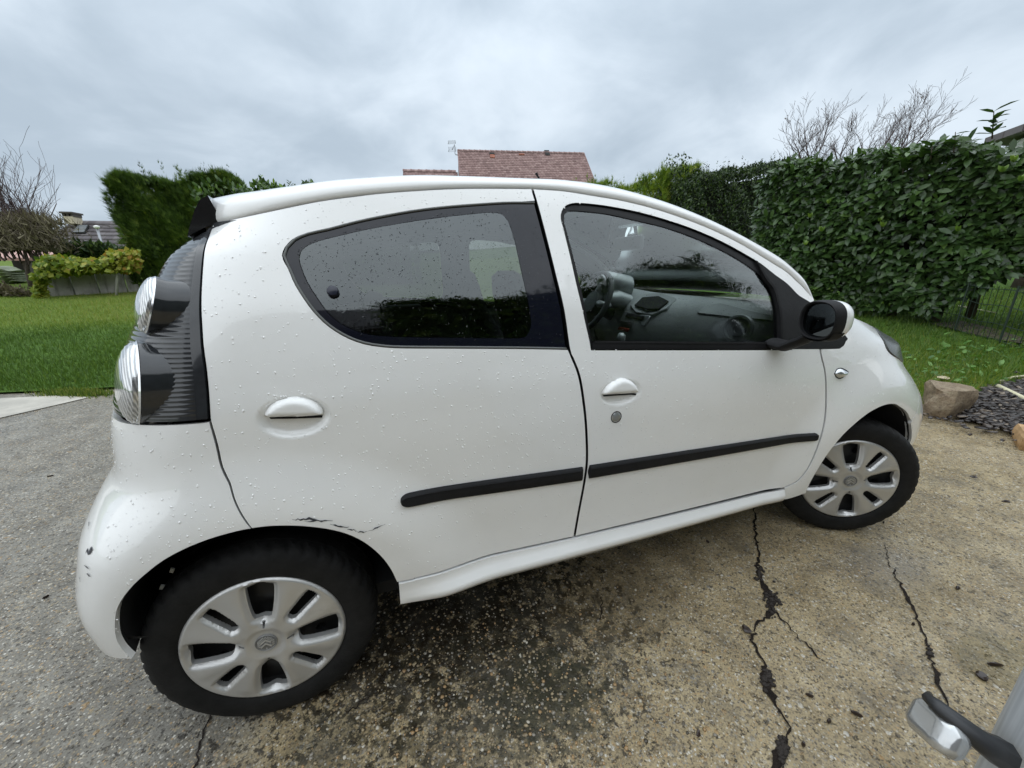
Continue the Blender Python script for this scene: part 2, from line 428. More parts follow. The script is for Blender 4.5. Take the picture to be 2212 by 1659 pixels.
crack([(1912, 1180), (1918, 1215), (1936, 1250), (1955, 1285), (1968, 1310), (1985, 1345), (2000, 1385), (2012, 1430), (2025, 1470), (2040, 1500), (2052, 1540), (2070, 1580), (2092, 1625)],
      [.004, .006, .010, .02, .022, .014, .01, .014, .024, .01, .006, .006, .006], seed=3)
crack([(455, 1545), (440, 1580), (430, 1620), (418, 1665)], [.008, .01, .009, .012], seed=4)
crack([(1298, 1290), (1299, 1318), (1297, 1345)], [.006, .009, .004], seed=5)
crack([(800, 1500), (770, 1530), (740, 1540)], [.006, .008, .004], seed=6)
# clods of soil lying in the widest stretches
def clump_mesh(seed, flat=.5):
    r = random.Random(seed); bm = bmesh.new(); bmesh.ops.create_icosphere(bm, subdivisions=1, radius=1)
    for v_ in bm.verts: v_.co *= r.uniform(.65, 1.25); v_.co.z *= flat
    vs = np.array([v_.co[:] for v_ in bm.verts]); fs = np.array([[q.index for q in f.verts] for f in bm.faces]); bm.free(); return vs, fs
def scatter_clumps(name, spots, mat, label=None, cat=None, tint=True):
    V, F, T, b = [], [], [], 0
    base = [clump_mesh(k) for k in range(5)]
    for (x, y, s, zo) in spots:
        vs, fs = base[random.randrange(5)]; a = random.uniform(0, 6.28); c, q = math.cos(a), math.sin(a)
        sx, sy = s * random.uniform(.7, 1.3), s * random.uniform(.7, 1.3)
        w = np.stack([vs[:, 0] * sx * c - vs[:, 1] * sy * q, vs[:, 0] * sx * q + vs[:, 1] * sy * c, vs[:, 2] * s], 1) + (x, y, hgt(x, y) + zo + s * .25)
        V.append(w); F.append(fs + b); b += len(vs); T.append(np.full(len(fs), random.random()))
    o = npmesh(name, np.concatenate(V), np.concatenate(F), mat, tint=np.concatenate(T), smooth=True)
    return tag(o, label, cat, kind='stuff')
pb = Mat('loose_pebbles'); a = pb.n('ShaderNodeAttribute', attribute_name='tint')
pb.set(Base_Color=pb.ramp(a.outputs['Fac'], [(0, (.06, .05, .035)), (.2, (.20, .155, .095)), (.45, (.30, .235, .14)), (.65, (.24, .215, .175)), (.82, (.33, .21, .10)), (.93, (.46, .42, .34))], 'CONSTANT'), Roughness=.3)
spots = []
while len(spots) < 3600:
    px, py = random.uniform(620, 1700), random.uniform(1180, 1659)
    d_ = math.hypot((px - 1080) / 480, (py - 1450) / 330)
    if random.random() < math.exp(-1.6 * d_ * d_):
        q = gnd(px, py)
        if q.z < .05 and math.hypot(q.x, q.z - .27 + .27) > 0: spots.append((q.x, q.y, random.choice((.0018, .0025, .003, .004, .0055)), -.0006))
scatter_clumps('pebbles', spots, pb.m, 'small rounded pebbles showing in the worn concrete below the car sill', 'pebbles')
sm = Mat('soil_clods'); sm.set(Base_Color=(.022, .016, .012, 1), Roughness=.8)
spots = []
for (px, py, n, sp_) in [(1665, 1300, 60, 14), (1655, 1470, 50, 12), (1688, 1620, 50, 12), (1640, 1240, 30, 8), (2008, 1410, 14, 6)]:
    for k in range(n):
        q = gnd(px + random.gauss(0, sp_ * .5), py + random.gauss(0, sp_)); spots.append((q.x, q.y, random.uniform(.003, .009), 0.002))
scatter_clumps('soil_clods', spots, sm.m, 'dark crumbs of soil filling the widest stretches of the cracks', 'soil')

# ------------------------------------------------------------------ grass blades
def grass(name, pts, hmin, hmax, wid, mat, label, tintbias=None, lean=.5):
    n = len(pts); P_ = np.array(pts); a = rng.uniform(0, 2 * np.pi, n); h = rng.uniform(hmin, hmax, n); w = wid * rng.uniform(.7, 1.4, n)
    la = rng.uniform(0, 2 * np.pi, n); ll = h * rng.uniform(.1, lean, n)
    dx, dy = np.cos(a) * w / 2, np.sin(a) * w / 2
    b0 = P_ + np.stack([dx, dy, np.zeros(n)], 1); b1 = P_ - np.stack([dx, dy, np.zeros(n)], 1)
    tip = P_ + np.stack([np.cos(la) * ll, np.sin(la) * ll, h], 1)
    V = np.stack([b0, b1, tip], 1).reshape(-1, 3); F = np.arange(3 * n).reshape(-1, 3)
    t = rng.uniform(0, 1, n) if tintbias is None else np.clip(tintbias + rng.normal(0, .16, n), 0, 1)
    return tag(npmesh(name, V, F, mat, tint=t), label, 'grass', kind='stuff')
M_grass = leafmat('grass_blades', [(0, (.045, .090, .016)), (.35, (.085, .148, .026)), (.6, (.150, .215, .034)), (.8, (.235, .265, .052)), (1, (.34, .29, .13))], .45, .3, .35)
hg_cache = lambda x, y: hgt(x, y)
def lawn_points(n, x0, x1, y0, y1, dens):
    out = []
    while len(out) < n:
        x, y = random.uniform(x0, x1), random.uniform(y0, y1)
        if random.random() > dens(x, y): continue
        if pip(x, y, lawn_poly): out.append((x, y, hgt(x, y) + .012))
    return out
def dl(x, y): d = math.hypot(x - CAM.x, y - CAM.y); return min(1, (4.2 / d) ** 1.5)
# left lawn: only the wedge left of the car is in view
def left_ok(x, y): return dl(x, y) if x < CAM.x - .42 * (y - CAM.y) - .1 else 0
pts = lawn_points(85000, -12, -1.0, 2.8, 12, left_ok)
tb = np.array([.30 + .42 * min(1, max(0, (p[1] - 5.9) / 1.0)) + .12 * math.sin(p[0] * .9 + p[1] * .5) for p in pts])
grass('lawn_grass', pts, .03, .075, .0075, M_grass, 'mown green grass of the lawn left of the car', tb)
def right_ok(x, y): return dl(x, y) if (x > 3.2 and not in_bed(x, y)) else 0
BED = [gnd(*p) for p in [(2070, 912), (2085, 868), (2125, 848), (2170, 836), (2225, 826), (2290, 830), (2320, 900), (2290, 985), (2212, 952), (2150, 926)]]
BED2 = [(p.x, p.y) for p in BED]
def in_bed(x, y): return pip(x, y, BED2)
pts = lawn_points(60000, 3.2, 11, -1.2, 4.5, right_ok)
tb = np.array([.42 + .16 * math.sin(p[0] * 1.7 + 1) * math.cos(p[1] * 2.1) + (.36 * max(0, 1 - math.hypot(p[0] - 5.3, p[1] - .1) / 1.5)) for p in pts])
grass('lawn_grass', pts, .035, .10, .008, M_grass, 'rougher green grass of the lawn right of the car', tb, .8)
# tuft creeping over the edge of the drive on the left
pts = []
for k in range(2600):
    q = gnd(random.gauss(165, 34), random.gauss(851, 3.2)); pts.append((q.x, q.y, q.z))
grass('edge_grass', pts, .02, .06, .007, M_grass, 'tuft of grass creeping over the drive edge left of the tail lamp')
# broad low weeds in the right lawn
# ================================================================== HEDGES, TREES, PLANTS
LEAF8 = np.array([[0, 0, 0], [.28, -.20, .045], [.28, .20, .045], [.66, -.19, .03], [.66, .19, .03], [1, 0, -.06], [.30, 0, 0], [.66, 0, -.02]])
LEAF8F = np.array([[0, 1, 6], [0, 6, 2], [1, 3, 7], [1, 7, 6], [6, 7, 4], [6, 4, 2], [3, 5, 7], [7, 5, 4]])
LEAF4 = np.array([[0, 0, 0], [.45, -.24, .05], [.45, .24, .05], [1, 0, -.05]]); LEAF4F = np.array([[0, 1, 3], [0, 3, 2]])
SPRAY = []; SPRAYF = []
for a_, l_ in ((0, 1.0), (.38, .72), (-.38, .72), (.75, .5), (-.75, .5)):
    b_ = len(SPRAY); o_ = abs(a_) * .12; c, s = math.cos(a_), math.sin(a_)
    SPRAY += [(o_, -.05, 0), (o_, .05, 0), (o_ + c * l_, s * l_, -.06 * abs(a_))]; SPRAYF.append((b_, b_ + 1, b_ + 2))
SPRAY = np.array(SPRAY); SPRAYF = np.array(SPRAYF)
def frames(dirs, nrms):
    d = dirs / np.linalg.norm(dirs, axis=1, keepdims=True)
    s = np.cross(nrms, d); s /= np.linalg.norm(s, axis=1, keepdims=True) + 1e-9
    n = np.cross(d, s); return np.stack([d, s, n], 2)           # columns
def leaves_arrays(pos, dirs, nrms, size, shape, faces):
    Fm = frames(dirs, nrms)                                     # (n,3,3)
    V = np.einsum('nij,kj->nki', Fm, shape) * size[:, None, None] + pos[:, None, :]
    k = len(shape); F = faces[None] + (np.arange(len(pos)) * k)[:, None, None]
    return V.reshape(-1, 3), F.reshape(-1, faces.shape[1])
def foliage(name, pos, dirs, nrms, size, mat, parent=None, shape=LEAF4, faces=LEAF4F, tint=None, loc=(0, 0, 0)):
    V, F = leaves_arrays(pos, dirs, nrms, size, shape, faces)
    t = rng.uniform(0, 1, len(pos)) if tint is None else tint
    o = npmesh(name, V, F, mat, parent, tint=np.repeat(t, len(faces)), smooth=True, loc=loc); o['kind'] = 'stuff'; return o
def wob(u, v, seed=0, k=1.0):
    return (math.sin(u * 2.1 * k + seed) * math.cos(v * 1.7 * k + seed * 2.3) + .5 * math.sin(u * 5.3 * k + v * 4.1 * k + seed))

M_laurel = leafmat('laurel_leaves', [(0, (.024, .050, .015)), (.35, (.044, .088, .024)), (.7, (.076, .138, .036)), (.9, (.11, .185, .042)), (.955, (.15, .26, .035)), (1, (.22, .32, .05))], .33, .18, .5)
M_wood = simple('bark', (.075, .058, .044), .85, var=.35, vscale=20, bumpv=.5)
M_core = simple('blocking_core_dark', (.014, .015, .010), .95, var=.5, vscale=25)  # dark fill of the solid cores added inside the hedges

# ---- big cherry-laurel hedge on the right
A_, B_ = Vector((7.36, 3.75)), Vector((8.15, .75))
hd = (B_ - A_); HL = hd.length; hd.normalize(); hn = Vector((hd.y, -hd.x))     # hn faces the camera side (-x)
if hn.x > 0: hn = -hn
laurel = empty('laurel_hedge', (A_.x, A_.y, hgt(A_.x, A_.y)))
tag(laurel, 'tall glossy dark green broad-leaved hedge filling the right side', 'hedge')
O_ = Vector(laurel.location)
n = 12500; pos = []; dirs = []; nr = []; sz = []
while len(pos) < n:
    u = random.uniform(-.25, HL + .35); face = random.random()
    bx = A_.x + hd.x * min(u, HL); by = A_.y + hd.y * min(u, HL); g = hgt(bx, by)
    endf = max(0, (u - HL + .25) / .6)                          # rounded right end
    top = 2.22 + .10 * wob(u * .8, 1, 3) + .05 * math.sin(u * 7) - .1 * endf
    bot = .16 + .08 * math.sin(u * 2.3 + 1) + .72 * max(0, (u - HL + .85) / .9) ** 1.1
    if face < .70:
        z = random.uniform(bot, top); dep = -.10 * wob(u * 1.3, z * 1.6, 1) - .12 * (abs(z - 1.2) / 1.1) ** 3 - abs(random.gauss(0, .09))
        if random.random() < .12: dep -= random.uniform(.1, .4)
        p = Vector((bx, by)) + hn * (.55 + dep) + hd * (u - min(u, HL)); nv = Vector((hn.x, hn.y, .55))
    elif face < .9:
        w = random.uniform(-.6, .55); z = top + random.uniform(-.12, .05) - .12 * (abs(w) / .55) ** 3; p = Vector((bx, by)) + hn * w + hd * (u - min(u, HL)); nv = Vector((hn.x * .3, hn.y * .3, 1))
    else:
        w = random.uniform(-.6, .55); z = random.uniform(bot, top); p = Vector((B_.x, B_.y)) + hn * w + hd * (.45 + .1 * wob(z, w, 2) - random.random() * .25 - .3 * (z < .9)); nv = Vector((hd.x, hd.y, .5))
    clump = wob(u * 4.1, z * 4.7, 9)
    j = Vector((random.gauss(0, .5), random.gauss(0, .5), random.gauss(0, .45)))
    nv = nv.normalized() + j * .5
    d = Vector((nv.x * .35 + random.gauss(0, .6), nv.y * .35 + random.gauss(0, .6), random.gauss(-.28, .5)))
    pos.append((p.x - O_.x, p.y - O_.y, g + z - O_.z)); dirs.append(d); nr.append(nv); sz.append(random.uniform(.085, .170))
pos = np.array(pos); dirs = np.array([tuple(d) for d in dirs]); nr = np.array([tuple(d) for d in nr]); sz = np.array(sz)
tint = np.clip(rng.beta(2.2, 2.6, n) * .9, 0, .9)
# young pale shoots in rosettes near the top and here and there on the face
sp_ = []
for (px, py) in [(2195, 640), (2178, 650), (1600, 690), (1605, 545), (1585, 470), (1905, 488), (1715, 480), (2090, 600), (1910, 880)] if False else []: pass
def shoot_at(px, py, back=.0):
    d = pix(px, py); best = None                                # find the hedge face along the ray
    den = d.x * hn.x + d.y * hn.y; p0 = A_ + hn * .62
    t = ((p0.x - CAM.x) * hn.x + (p0.y - CAM.y) * hn.y) / den; return CAM + d * t
for (px, py) in [(1908, 490), (1790, 440), (1775, 500), (2190, 350), (2165, 372), (1822, 478), (1900, 478), (2205, 392), (1740, 530), (1750, 470), (2070, 500)]:
    q = shoot_at(px, py)
    for k in range(9):
        a = random.uniform(0, 6.28); sp_.append(((q.x - O_.x, q.y - O_.y, q.z - O_.z), (math.cos(a) * .5 + hn.x * .3, math.sin(a) * .5 + hn.y * .3, .9), (math.cos(a) * -.3 + hn.x, math.sin(a) * -.3 + hn.y, .3), random.uniform(.05, .095)))
pos = np.concatenate([pos, np.array([s[0] for s in sp_])]); dirs = np.concatenate([dirs, np.array([s[1] for s in sp_])]); nr = np.concatenate([nr, np.array([s[2] for s in sp_])]); sz = np.concatenate([sz, np.array([s[3] for s in sp_])]); tint = np.concatenate([tint, rng.uniform(.92, 1, len(sp_))])
# the leaves that show largest are leaves of their own
wp = pos + np.array(O_)
dc = (wp - np.array(CAM)); zc = dc @ np.array(fw); uu = 1106 + 835.57 * (dc @ np.array(rt)) / zc; vv = 829.5 - 835.57 * (dc @ np.array(up)) / zc
outer = ((wp[:, :2] - np.array(A_)) @ np.array(hn)) > .42
ok = (uu > 1720) & (uu < 2205) & (vv > 200) & (vv < 690) & (zc > 0) & outer
scr = np.where(ok, sz / zc * (1 + 1.2 * ((uu - 1106) / 835) ** 2), -1); order = np.argsort(-scr)[:290]
keep = np.ones(len(pos), bool); keep[order] = False
foliage('foliage', pos[keep], dirs[keep], nr[keep], sz[keep], M_laurel, laurel, LEAF8, LEAF8F, tint[keep])
Fm = frames(dirs[order], nr[order])
leaf_me = []
for k in range(6):
    me = bpy.data.meshes.new('leaf'); me.from_pydata([tuple(v) for v in LEAF8], [], [tuple(f) for f in LEAF8F]); me.update()
    me.polygons.foreach_set('use_smooth', [True] * 8); a = me.attributes.new('tint', 'FLOAT', 'FACE'); a.data.foreach_set('value', [.2 + .13 * k] * 8); me.materials.append(M_laurel); leaf_me.append(me)
for i, k in enumerate(order):
    o = bpy.data.objects.new('leaf', leaf_me[int(tint[k] * 5.9)] if tint[k] < .9 else leaf_me[5]); COL.objects.link(o); o.parent = laurel
    m4 = Matrix([[Fm[i][r_][c2] * sz[k] for c2 in range(3)] + [pos[k][r_]] for r_ in range(3)] + [[0, 0, 0, 1]]); o.matrix_local = m4
core = MB()  # solid dark core added inside the leaves to stop light coming through
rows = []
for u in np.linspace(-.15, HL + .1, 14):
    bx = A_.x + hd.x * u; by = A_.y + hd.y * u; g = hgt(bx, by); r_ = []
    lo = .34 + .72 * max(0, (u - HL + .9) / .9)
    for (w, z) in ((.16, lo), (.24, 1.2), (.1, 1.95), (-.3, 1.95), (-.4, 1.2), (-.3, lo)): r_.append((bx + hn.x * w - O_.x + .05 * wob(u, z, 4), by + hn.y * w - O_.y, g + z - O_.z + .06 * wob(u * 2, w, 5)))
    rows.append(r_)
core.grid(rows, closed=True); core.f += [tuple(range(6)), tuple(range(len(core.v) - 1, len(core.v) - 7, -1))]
core.build('light_block_core', M_core, laurel, 60)
for (px, py, h_, lean) in [(1994, 702, 1.3, .12), (2070, 694, 1.2, -.1), (1900, 690, 1.0, .1)]:
    q = gnd(px, py); q.x += .25
    MB().tube([(q.x - O_.x, q.y - O_.y, hgt(q.x, q.y) - .05 - O_.z), (q.x - O_.x + lean * .4, q.y - O_.y, hgt(q.x, q.y) + h_ * .5 - O_.z), (q.x - O_.x + lean, q.y - O_.y + .1, hgt(q.x, q.y) + h_ - O_.z)], [.06, .045, .03]).build('trunk', M_wood, laurel, 180)
# taller leading shoots that stand above the hedge at its right end
def laurel_shoot(px, py0, py1, nm='leading_shoot'):
    q0 = shoot_at(px, py0); q1 = shoot_at(px + 4, py1); P0 = np.array([q0.x, q0.y, q0.z]) - np.array(O_); P1 = np.array([q1.x, q1.y, q1.z]) - np.array(O_)
    MB().tube([P0, P1], [.008, .004], 5).build('twig', M_wood, laurel, 180)
    ps, ds, ns, ss = [], [], [], []
    for k in range(15):
        t = random.uniform(.15, 1); a = random.uniform(0, 6.28); ps.append(P0 + (P1 - P0) * t); ds.append((math.cos(a), math.sin(a), random.uniform(.0, .8))); ns.append((-math.cos(a) * .4, -math.sin(a) * .4, 1)); ss.append(random.uniform(.10, .19))
    foliage('foliage', np.array(ps), np.array(ds), np.array(ns), np.array(ss), M_laurel, laurel, LEAF8, LEAF8F, rng.uniform(.1, .6, 15))
laurel_shoot(2143, 300, 240); laurel_shoot(2060, 330, 285); laurel_shoot(1950, 375, 340); laurel_shoot(2010, 345, 312)

# ---- conifer hedges: flat sprays leaning out of a dense core
M_thuja = leafmat('thuja_sprays', [(0, (.018, .036, .008)), (.3, (.035, .070, .011)), (.6, (.070, .125, .018)), (.85, (.125, .19, .028)), (1, (.20, .24, .045))], .6, .2, .25)
M_thuja_pale = leafmat('pale_thuja_sprays', [(0, (.045, .085, .012)), (.35, (.11, .18, .020)), (.7, (.22, .29, .035)), (1, (.38, .40, .08))], .6, .25, .25)
def conifer_hedge(name, label, x0, x1, y, depth, top, n, mat, size=(.16, .34), spikes=0, lift=.05, cat='hedge', leanx=-.35, botf=None):
    root = tag(empty(name, ((x0 + x1) / 2, y, hgt((x0 + x1) / 2, y))), label, cat); O = np.array(root.location)
    ps, ds, ns, ss = [], [], [], []
    while len(ps) < n:
        f = random.random(); x = random.uniform(x0, x1); g = hgt(x, y); tp = top(x) + .10 * wob(x * 1.7, 0, 4)
        if f < .62:
            z = g + lift + (tp - g - lift) * random.random() ** .9; yy = y - depth / 2 - .14 * wob(x * 1.1, z * 1.3, 2) + abs(random.gauss(0, .12)); nv = (0, -1, .25)
        elif f < .82: z = tp - abs(random.gauss(0, .08)); yy = y + random.uniform(-depth / 2, depth / 2); nv = (0, -.3, 1)
        else:
            z = g + lift + (tp - g - lift) * random.random(); yy = y + random.uniform(-depth / 2, depth / 2); e = random.random() < .5
            x = (x0 if e else x1) + (.12 * wob(yy, z * 1.2, 6) + abs(random.gauss(0, .1))) * (1 if e else -1); nv = ((-1 if e else 1), -.2, .25)
        ps.append((x, yy, z)); d = np.array(nv) * .55 + np.array((leanx + random.gauss(0, .35), random.gauss(0, .35), .75 + random.gauss(0, .3)))
        ds.append(d); ns.append((random.gauss(0, 1), random.gauss(-.6, .8), random.gauss(.2, .5))); ss.append(random.uniform(*size))
    for k in range(spikes):
        x = random.uniform(x0, x1); yy = y + random.uniform(-.3, .3) * depth; h = random.uniform(.15, .55); tp = top(x)
        for q in range(12):
            t = random.random(); a = random.uniform(0, 6.28); ps.append((x + .03 * q * t * leanx, yy, tp + h * t - .1)); ds.append((math.cos(a) * (1 - t * .6), math.sin(a) * (1 - t * .6), .7 + t)); ns.append((math.sin(a), -math.cos(a), .2)); ss.append(random.uniform(*size) * (1 - .55 * t))
    tnt = np.clip(rng.beta(2, 2.4, len(ps)) + .12 * np.array([wob(p[0] * 2.5, p[2] * 2.2, 5) for p in ps]), 0, 1)
    foliage('foliage', np.array(ps) - O, np.array(ds), np.array(ns), np.array(ss), mat, root, SPRAY, SPRAYF, tnt)
    b = MB(); rows = []  # added dark box inside the sprays, blocks light through the gaps
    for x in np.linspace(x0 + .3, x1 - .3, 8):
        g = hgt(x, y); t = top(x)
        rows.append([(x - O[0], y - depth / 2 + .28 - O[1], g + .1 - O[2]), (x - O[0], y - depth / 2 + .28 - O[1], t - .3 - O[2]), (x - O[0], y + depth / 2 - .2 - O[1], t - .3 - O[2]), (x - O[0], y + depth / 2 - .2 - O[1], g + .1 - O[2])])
    b.grid(rows, closed=True); b.f += [(0, 1, 2, 3), tuple(len(b.v) - 1 - i for i in range(4))]; b.build('light_block_core', M_core, root, 40); return root
yl = 11.8
xl0, xl1 = at(262, 500, yl - .6).x, at(470, 420, yl - .6).x
zt0, zt1 = at(262, 392, yl - .6).z, at(450, 384, yl - .6).z
conifer_hedge('thuja_hedge', 'clipped feathery conifer hedge behind the tail lamps of the white car', xl0, xl1 + .4, yl, 1.3, lambda x: zt0 + (zt1 - zt0) * (x - xl0) / (xl1 - xl0), 21000, M_thuja, size=(.10, .24), spikes=46, leanx=-.28)
# laurel tops over the car roof on the left
def bush(name, label, x0, x1, y, depth, top, n, mat, size, lift=.0, shape=LEAF4, faces=LEAF4F, cat='hedge', upright=.5, spikes=0, tint=None, edge=.25):
    root = tag(empty(name, ((x0 + x1) / 2, y, hgt((x0 + x1) / 2, y))), label, cat); O = np.array(root.location)
    ps, ds, ns, ss = [], [], [], []
    while len(ps) < n:
        f = random.random(); x = random.uniform(x0, x1); g = hgt(x, y) + lift; tp = top(x)
        tp -= max(0, edge - min(x - x0, x1 - x)) ** 2 / max(edge, .01) * .8
        if f < .6: z = g + (tp - g) * random.random() ** .8; yy = y - depth / 2 + .12 * wob(x * 1.7, z * 1.9, 3) + abs(random.gauss(0, .12)); nv = (0, -1, .5)
        elif f < .85: z = tp - abs(random.gauss(0, .1)) + .08 * wob(x * 3, 1, 2); yy = y + random.uniform(-.5, .5) * depth; nv = (0, -.4, 1)
        else: z = g + (tp - g) * random.random(); yy = y + random.uniform(-.5, .5) * depth; e = random.random() < .5; x = (x0 if e else x1) + (1 if e else -1) * abs(random.gauss(0, .08)); nv = (-1 if e else 1, -.3, .4)
        ps.append((x, yy, z)); nn = np.array(nv) + rng.normal(0, .45, 3); ns.append(nn); ds.append(nn * .3 + rng.normal(0, .6, 3) + (0, 0, upright)); ss.append(random.uniform(*size))
    for k in range(spikes):
        x = random.uniform(x0 + .1, x1 - .1); yy = y + random.uniform(-.3, .3) * depth; h = random.uniform(.12, .5); tp = top(x)
        for q in range(16):
            t = random.random(); a = random.uniform(0, 6.28); ps.append((x, yy, tp + h * t - .12)); ds.append((math.cos(a), math.sin(a), .8)); ns.append((-math.cos(a), -math.sin(a), 1)); ss.append(random.uniform(*size) * (1 - .4 * t))
    foliage('foliage', np.array(ps) - O, np.array(ds), np.array(ns), np.array(ss), mat, root, shape, faces, tint if tint is None else tint(len(ps)))
    b = MB(); rows = []  # added opaque core behind the leaves so no light shows through
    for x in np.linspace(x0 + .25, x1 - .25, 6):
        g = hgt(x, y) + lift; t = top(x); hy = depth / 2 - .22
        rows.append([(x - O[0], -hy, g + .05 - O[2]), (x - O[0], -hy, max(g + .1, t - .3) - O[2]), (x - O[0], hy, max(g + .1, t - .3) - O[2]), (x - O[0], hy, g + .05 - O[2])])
    b.grid(rows, closed=True); b.f += [(0, 1, 2, 3), tuple(len(b.v) - 1 - i for i in range(4))]; b.build('light_block_core', M_core, root, 40); return root
yb = 11.3
q0, q1 = at(455, 400, yb), at(735, 400, yb)
def top_l(x):
    t = (x - q0.x) / (q1.x - q0.x); return at(455 + 280 * min(1, max(0, t)), 404 + 10 * t, yb).z + .06 * math.sin(x * 5)
bush('laurel_hedge', 'leafy laurel shoots showing just above the rear of the car roof', q0.x - .3, q1.x + 2, yb, 1.0, top_l, 4200, M_laurel, (.10, .19), shape=LEAF8, faces=LEAF8F, spikes=22)
# pale conifer tips over the roof's front, dark small-leaved hedge beside them
yc = 8.6
xa, xb = at(1400, 420, yc).x, at(1530, 420, yc).x
conifer_hedge('conifer_hedge', 'yellow-green feathery conifer rising behind the front edge of the car roof', xa, xb, yc, 1.2, lambda x: at(1400 + 130 * (x - xa) / (xb - xa), 385 - 12 * math.sin(x * 5) - 8 * math.sin(x * 11), yc).z, 6200, M_thuja_pale, size=(.12, .26), spikes=34, leanx=.0)
xa2, xb2 = at(1235, 420, yc + 1.5).x, at(1410, 420, yc + 1.5).x
conifer_hedge('conifer_hedge', 'sparse pale conifer tips showing over the roof in front of the red tiled house', xa2, xb2, yc + 1.5, .9, lambda x: at(1235 + 175 * (x - xa2) / (xb2 - xa2), 398, yc + 1.5).z - .12, 3000, M_thuja_pale, size=(.12, .26), spikes=34, leanx=.0)
M_privet = leafmat('privet_leaves', [(0, (.012, .024, .010)), (.45, (.026, .050, .016)), (.8, (.055, .092, .026)), (1, (.13, .19, .05))], .45, .15, .4)
yp = 7.9
xa3, xb3 = at(1445, 450, yp).x, at(1760, 450, yp).x
def top_p(x):
    u = 1445 + 315 * (x - xa3) / (xb3 - xa3); v = np.interp(u, [1445, 1500, 1560, 1640, 1700, 1760], [404, 380, 372, 356, 350, 372]); return at(u, v, yp).z
bush('privet_hedge', 'dark small-leaved hedge between the pale conifer and the big glossy hedge', xa3, xb3 + .5, yp, 1.0, top_p, 32000, M_privet, (.055, .105), upright=.6, spikes=70)

# ---- bare trees
M_twig = simple('bare_twigs', (.075, .052, .05), .8, var=.3, vscale=15)
M_dry = leafmat('withered_leaves', [(0, (.10, .05, .03)), (1, (.22, .12, .06))], .6, .1)
def grow(mb, p, d, ln, r, depth, bias, tips, rr):
    pts = [p]; rad = [r]; segs = 4
    for k in range(segs):
        d = (d + Vector((rr.gauss(0, .13), rr.gauss(0, .13), rr.gauss(0.02, .09))) + bias * .05).normalized(); p = p + d * ln / segs; pts.append(p); rad.append(max(.0038, r * (1 - .55 * (k + 1) / segs)))
        if depth > 0 and k >= 0:
            for b in range(rr.choice((1, 1, 2))):
                ax = Vector((rr.gauss(0, 1), rr.gauss(0, 1), rr.gauss(0, .6))).normalized(); dd = (d + ax * rr.uniform(.45, .9)).normalized(); dd = (dd + Vector((0, 0, .22))).normalized()
                grow(mb, p, dd, ln * rr.uniform(.42, .66), rad[-1] * .62, depth - 1, bias, tips, rr)
    tips.append(p); mb.tube(pts, rad, 5 if r > .01 else 3, cap=False)
def bare_tree(label, stems, trunk, seed, cat='tree', depth=3, bias=Vector((.3, 0, .3)), leafn=60, mat=M_twig, tw=.032):
    rr = random.Random(seed); base = trunk[0]; root = tag(empty('bare_tree', base), label, cat)
    tips = []; mb = MB()
    for (d, ln, start) in stems: grow(mb, Vector(start) - base, Vector(d).normalized(), ln, tw, depth, bias, tips, rr)
    MB().tube([t - base for t in trunk], [.07, .05, .035][:len(trunk)], 8).build('trunk', M_wood, root, 180)
    mb.build('crown', mat, root, 180)
    if leafn:
        ps = np.array([tuple(rr.choice(tips)) for k in range(leafn)]); foliage('foliage', ps, rng.normal(0, 1, (leafn, 3)), rng.normal(0, 1, (leafn, 3)), rng.uniform(.03, .07, leafn), M_dry, root)
    return root
yt = 9.4
def T(px, py, dy=0): return at(px, py, yt + dy)
b0 = T(1738, 430); base = Vector((b0.x, b0.y, hgt(b0.x, b0.y)))
bare_tree('slender bare tree left of the pair of twiggy crowns above the glossy hedge', [((-.35, 0, 1), 1.5, T(1740, 400)), ((.10, .1, 1), 1.6, T(1742, 395)), ((.55, 0, 1), 1.7, T(1740, 385)), ((-.7, 0, .75), 1.0, T(1738, 385))], [base, T(1738, 440), T(1740, 385)], 11, leafn=46)
b1 = T(1890, 430, -1.2); base = Vector((b1.x, b1.y, hgt(b1.x, b1.y)))
bare_tree('spreading bare shrub leaning right above the middle of the glossy hedge', [((.35, 0, 1), 1.35, T(1835, 395, -1.2)), ((.6, 0, 1), 1.5, T(1880, 380, -1.2)), ((.5, .1, 1), 1.5, T(1925, 360, -1.2)), ((.8, 0, 1), 1.3, T(1905, 370, -1.2)), ((.15, 0, 1), 1.2, T(1800, 400, -1.2)), ((.45, .1, 1), 1.45, T(1855, 385, -1.2)), ((.3, -.1, 1), 1.35, T(1900, 370, -1.2)), ((.65, 0, 1), 1.35, T(1945, 360, -1.2))], [base, T(1888, 450, -1.2), T(1890, 390, -1.2)], 23, leafn=30, bias=Vector((.5, 0, .2)))

# ---- left background: vine on a concrete wall, shrubs, bare bush
M_conc = Mat('weathered_concrete'); v = M_conc.co()
col = M_conc.ramp(M_conc.noise(v, 3, 7, .7), [(.3, (.26, .255, .235)), (.6, (.42, .41, .385)), (.8, (.50, .49, .46))])
st = M_conc.n('ShaderNodeMapping'); M_conc.l(v, st.inputs[0]); st.inputs['Scale'].default_value = (5, 5, .6)
M_conc.set(Base_Color=M_conc.mix(M_conc.ramp(M_conc.noise(st.outputs[0], 1.4, 5, .7), [(.5, 0.0), (.7, .7)]), col, (.07, .066, .05)), Roughness=.85); M_conc.bump(M_conc.noise(v, 30, 5), .3, .02); M_conc = M_conc.m
wl, wr = gnd(98, 643), gnd(304, 631)
wroot = tag(empty('concrete_wall', wl), 'low weathered grey concrete panel wall under the vine on the left', 'wall')
dv = (wr - wl); dv.z = 0; wl_len = dv.length; dvn = dv.normalized(); nn = Vector((dvn.y, -dvn.x, 0))
wt = at(95, 592, wl.y).z - wl.z
cuts = [0, .30, .56, .86, 1.0]
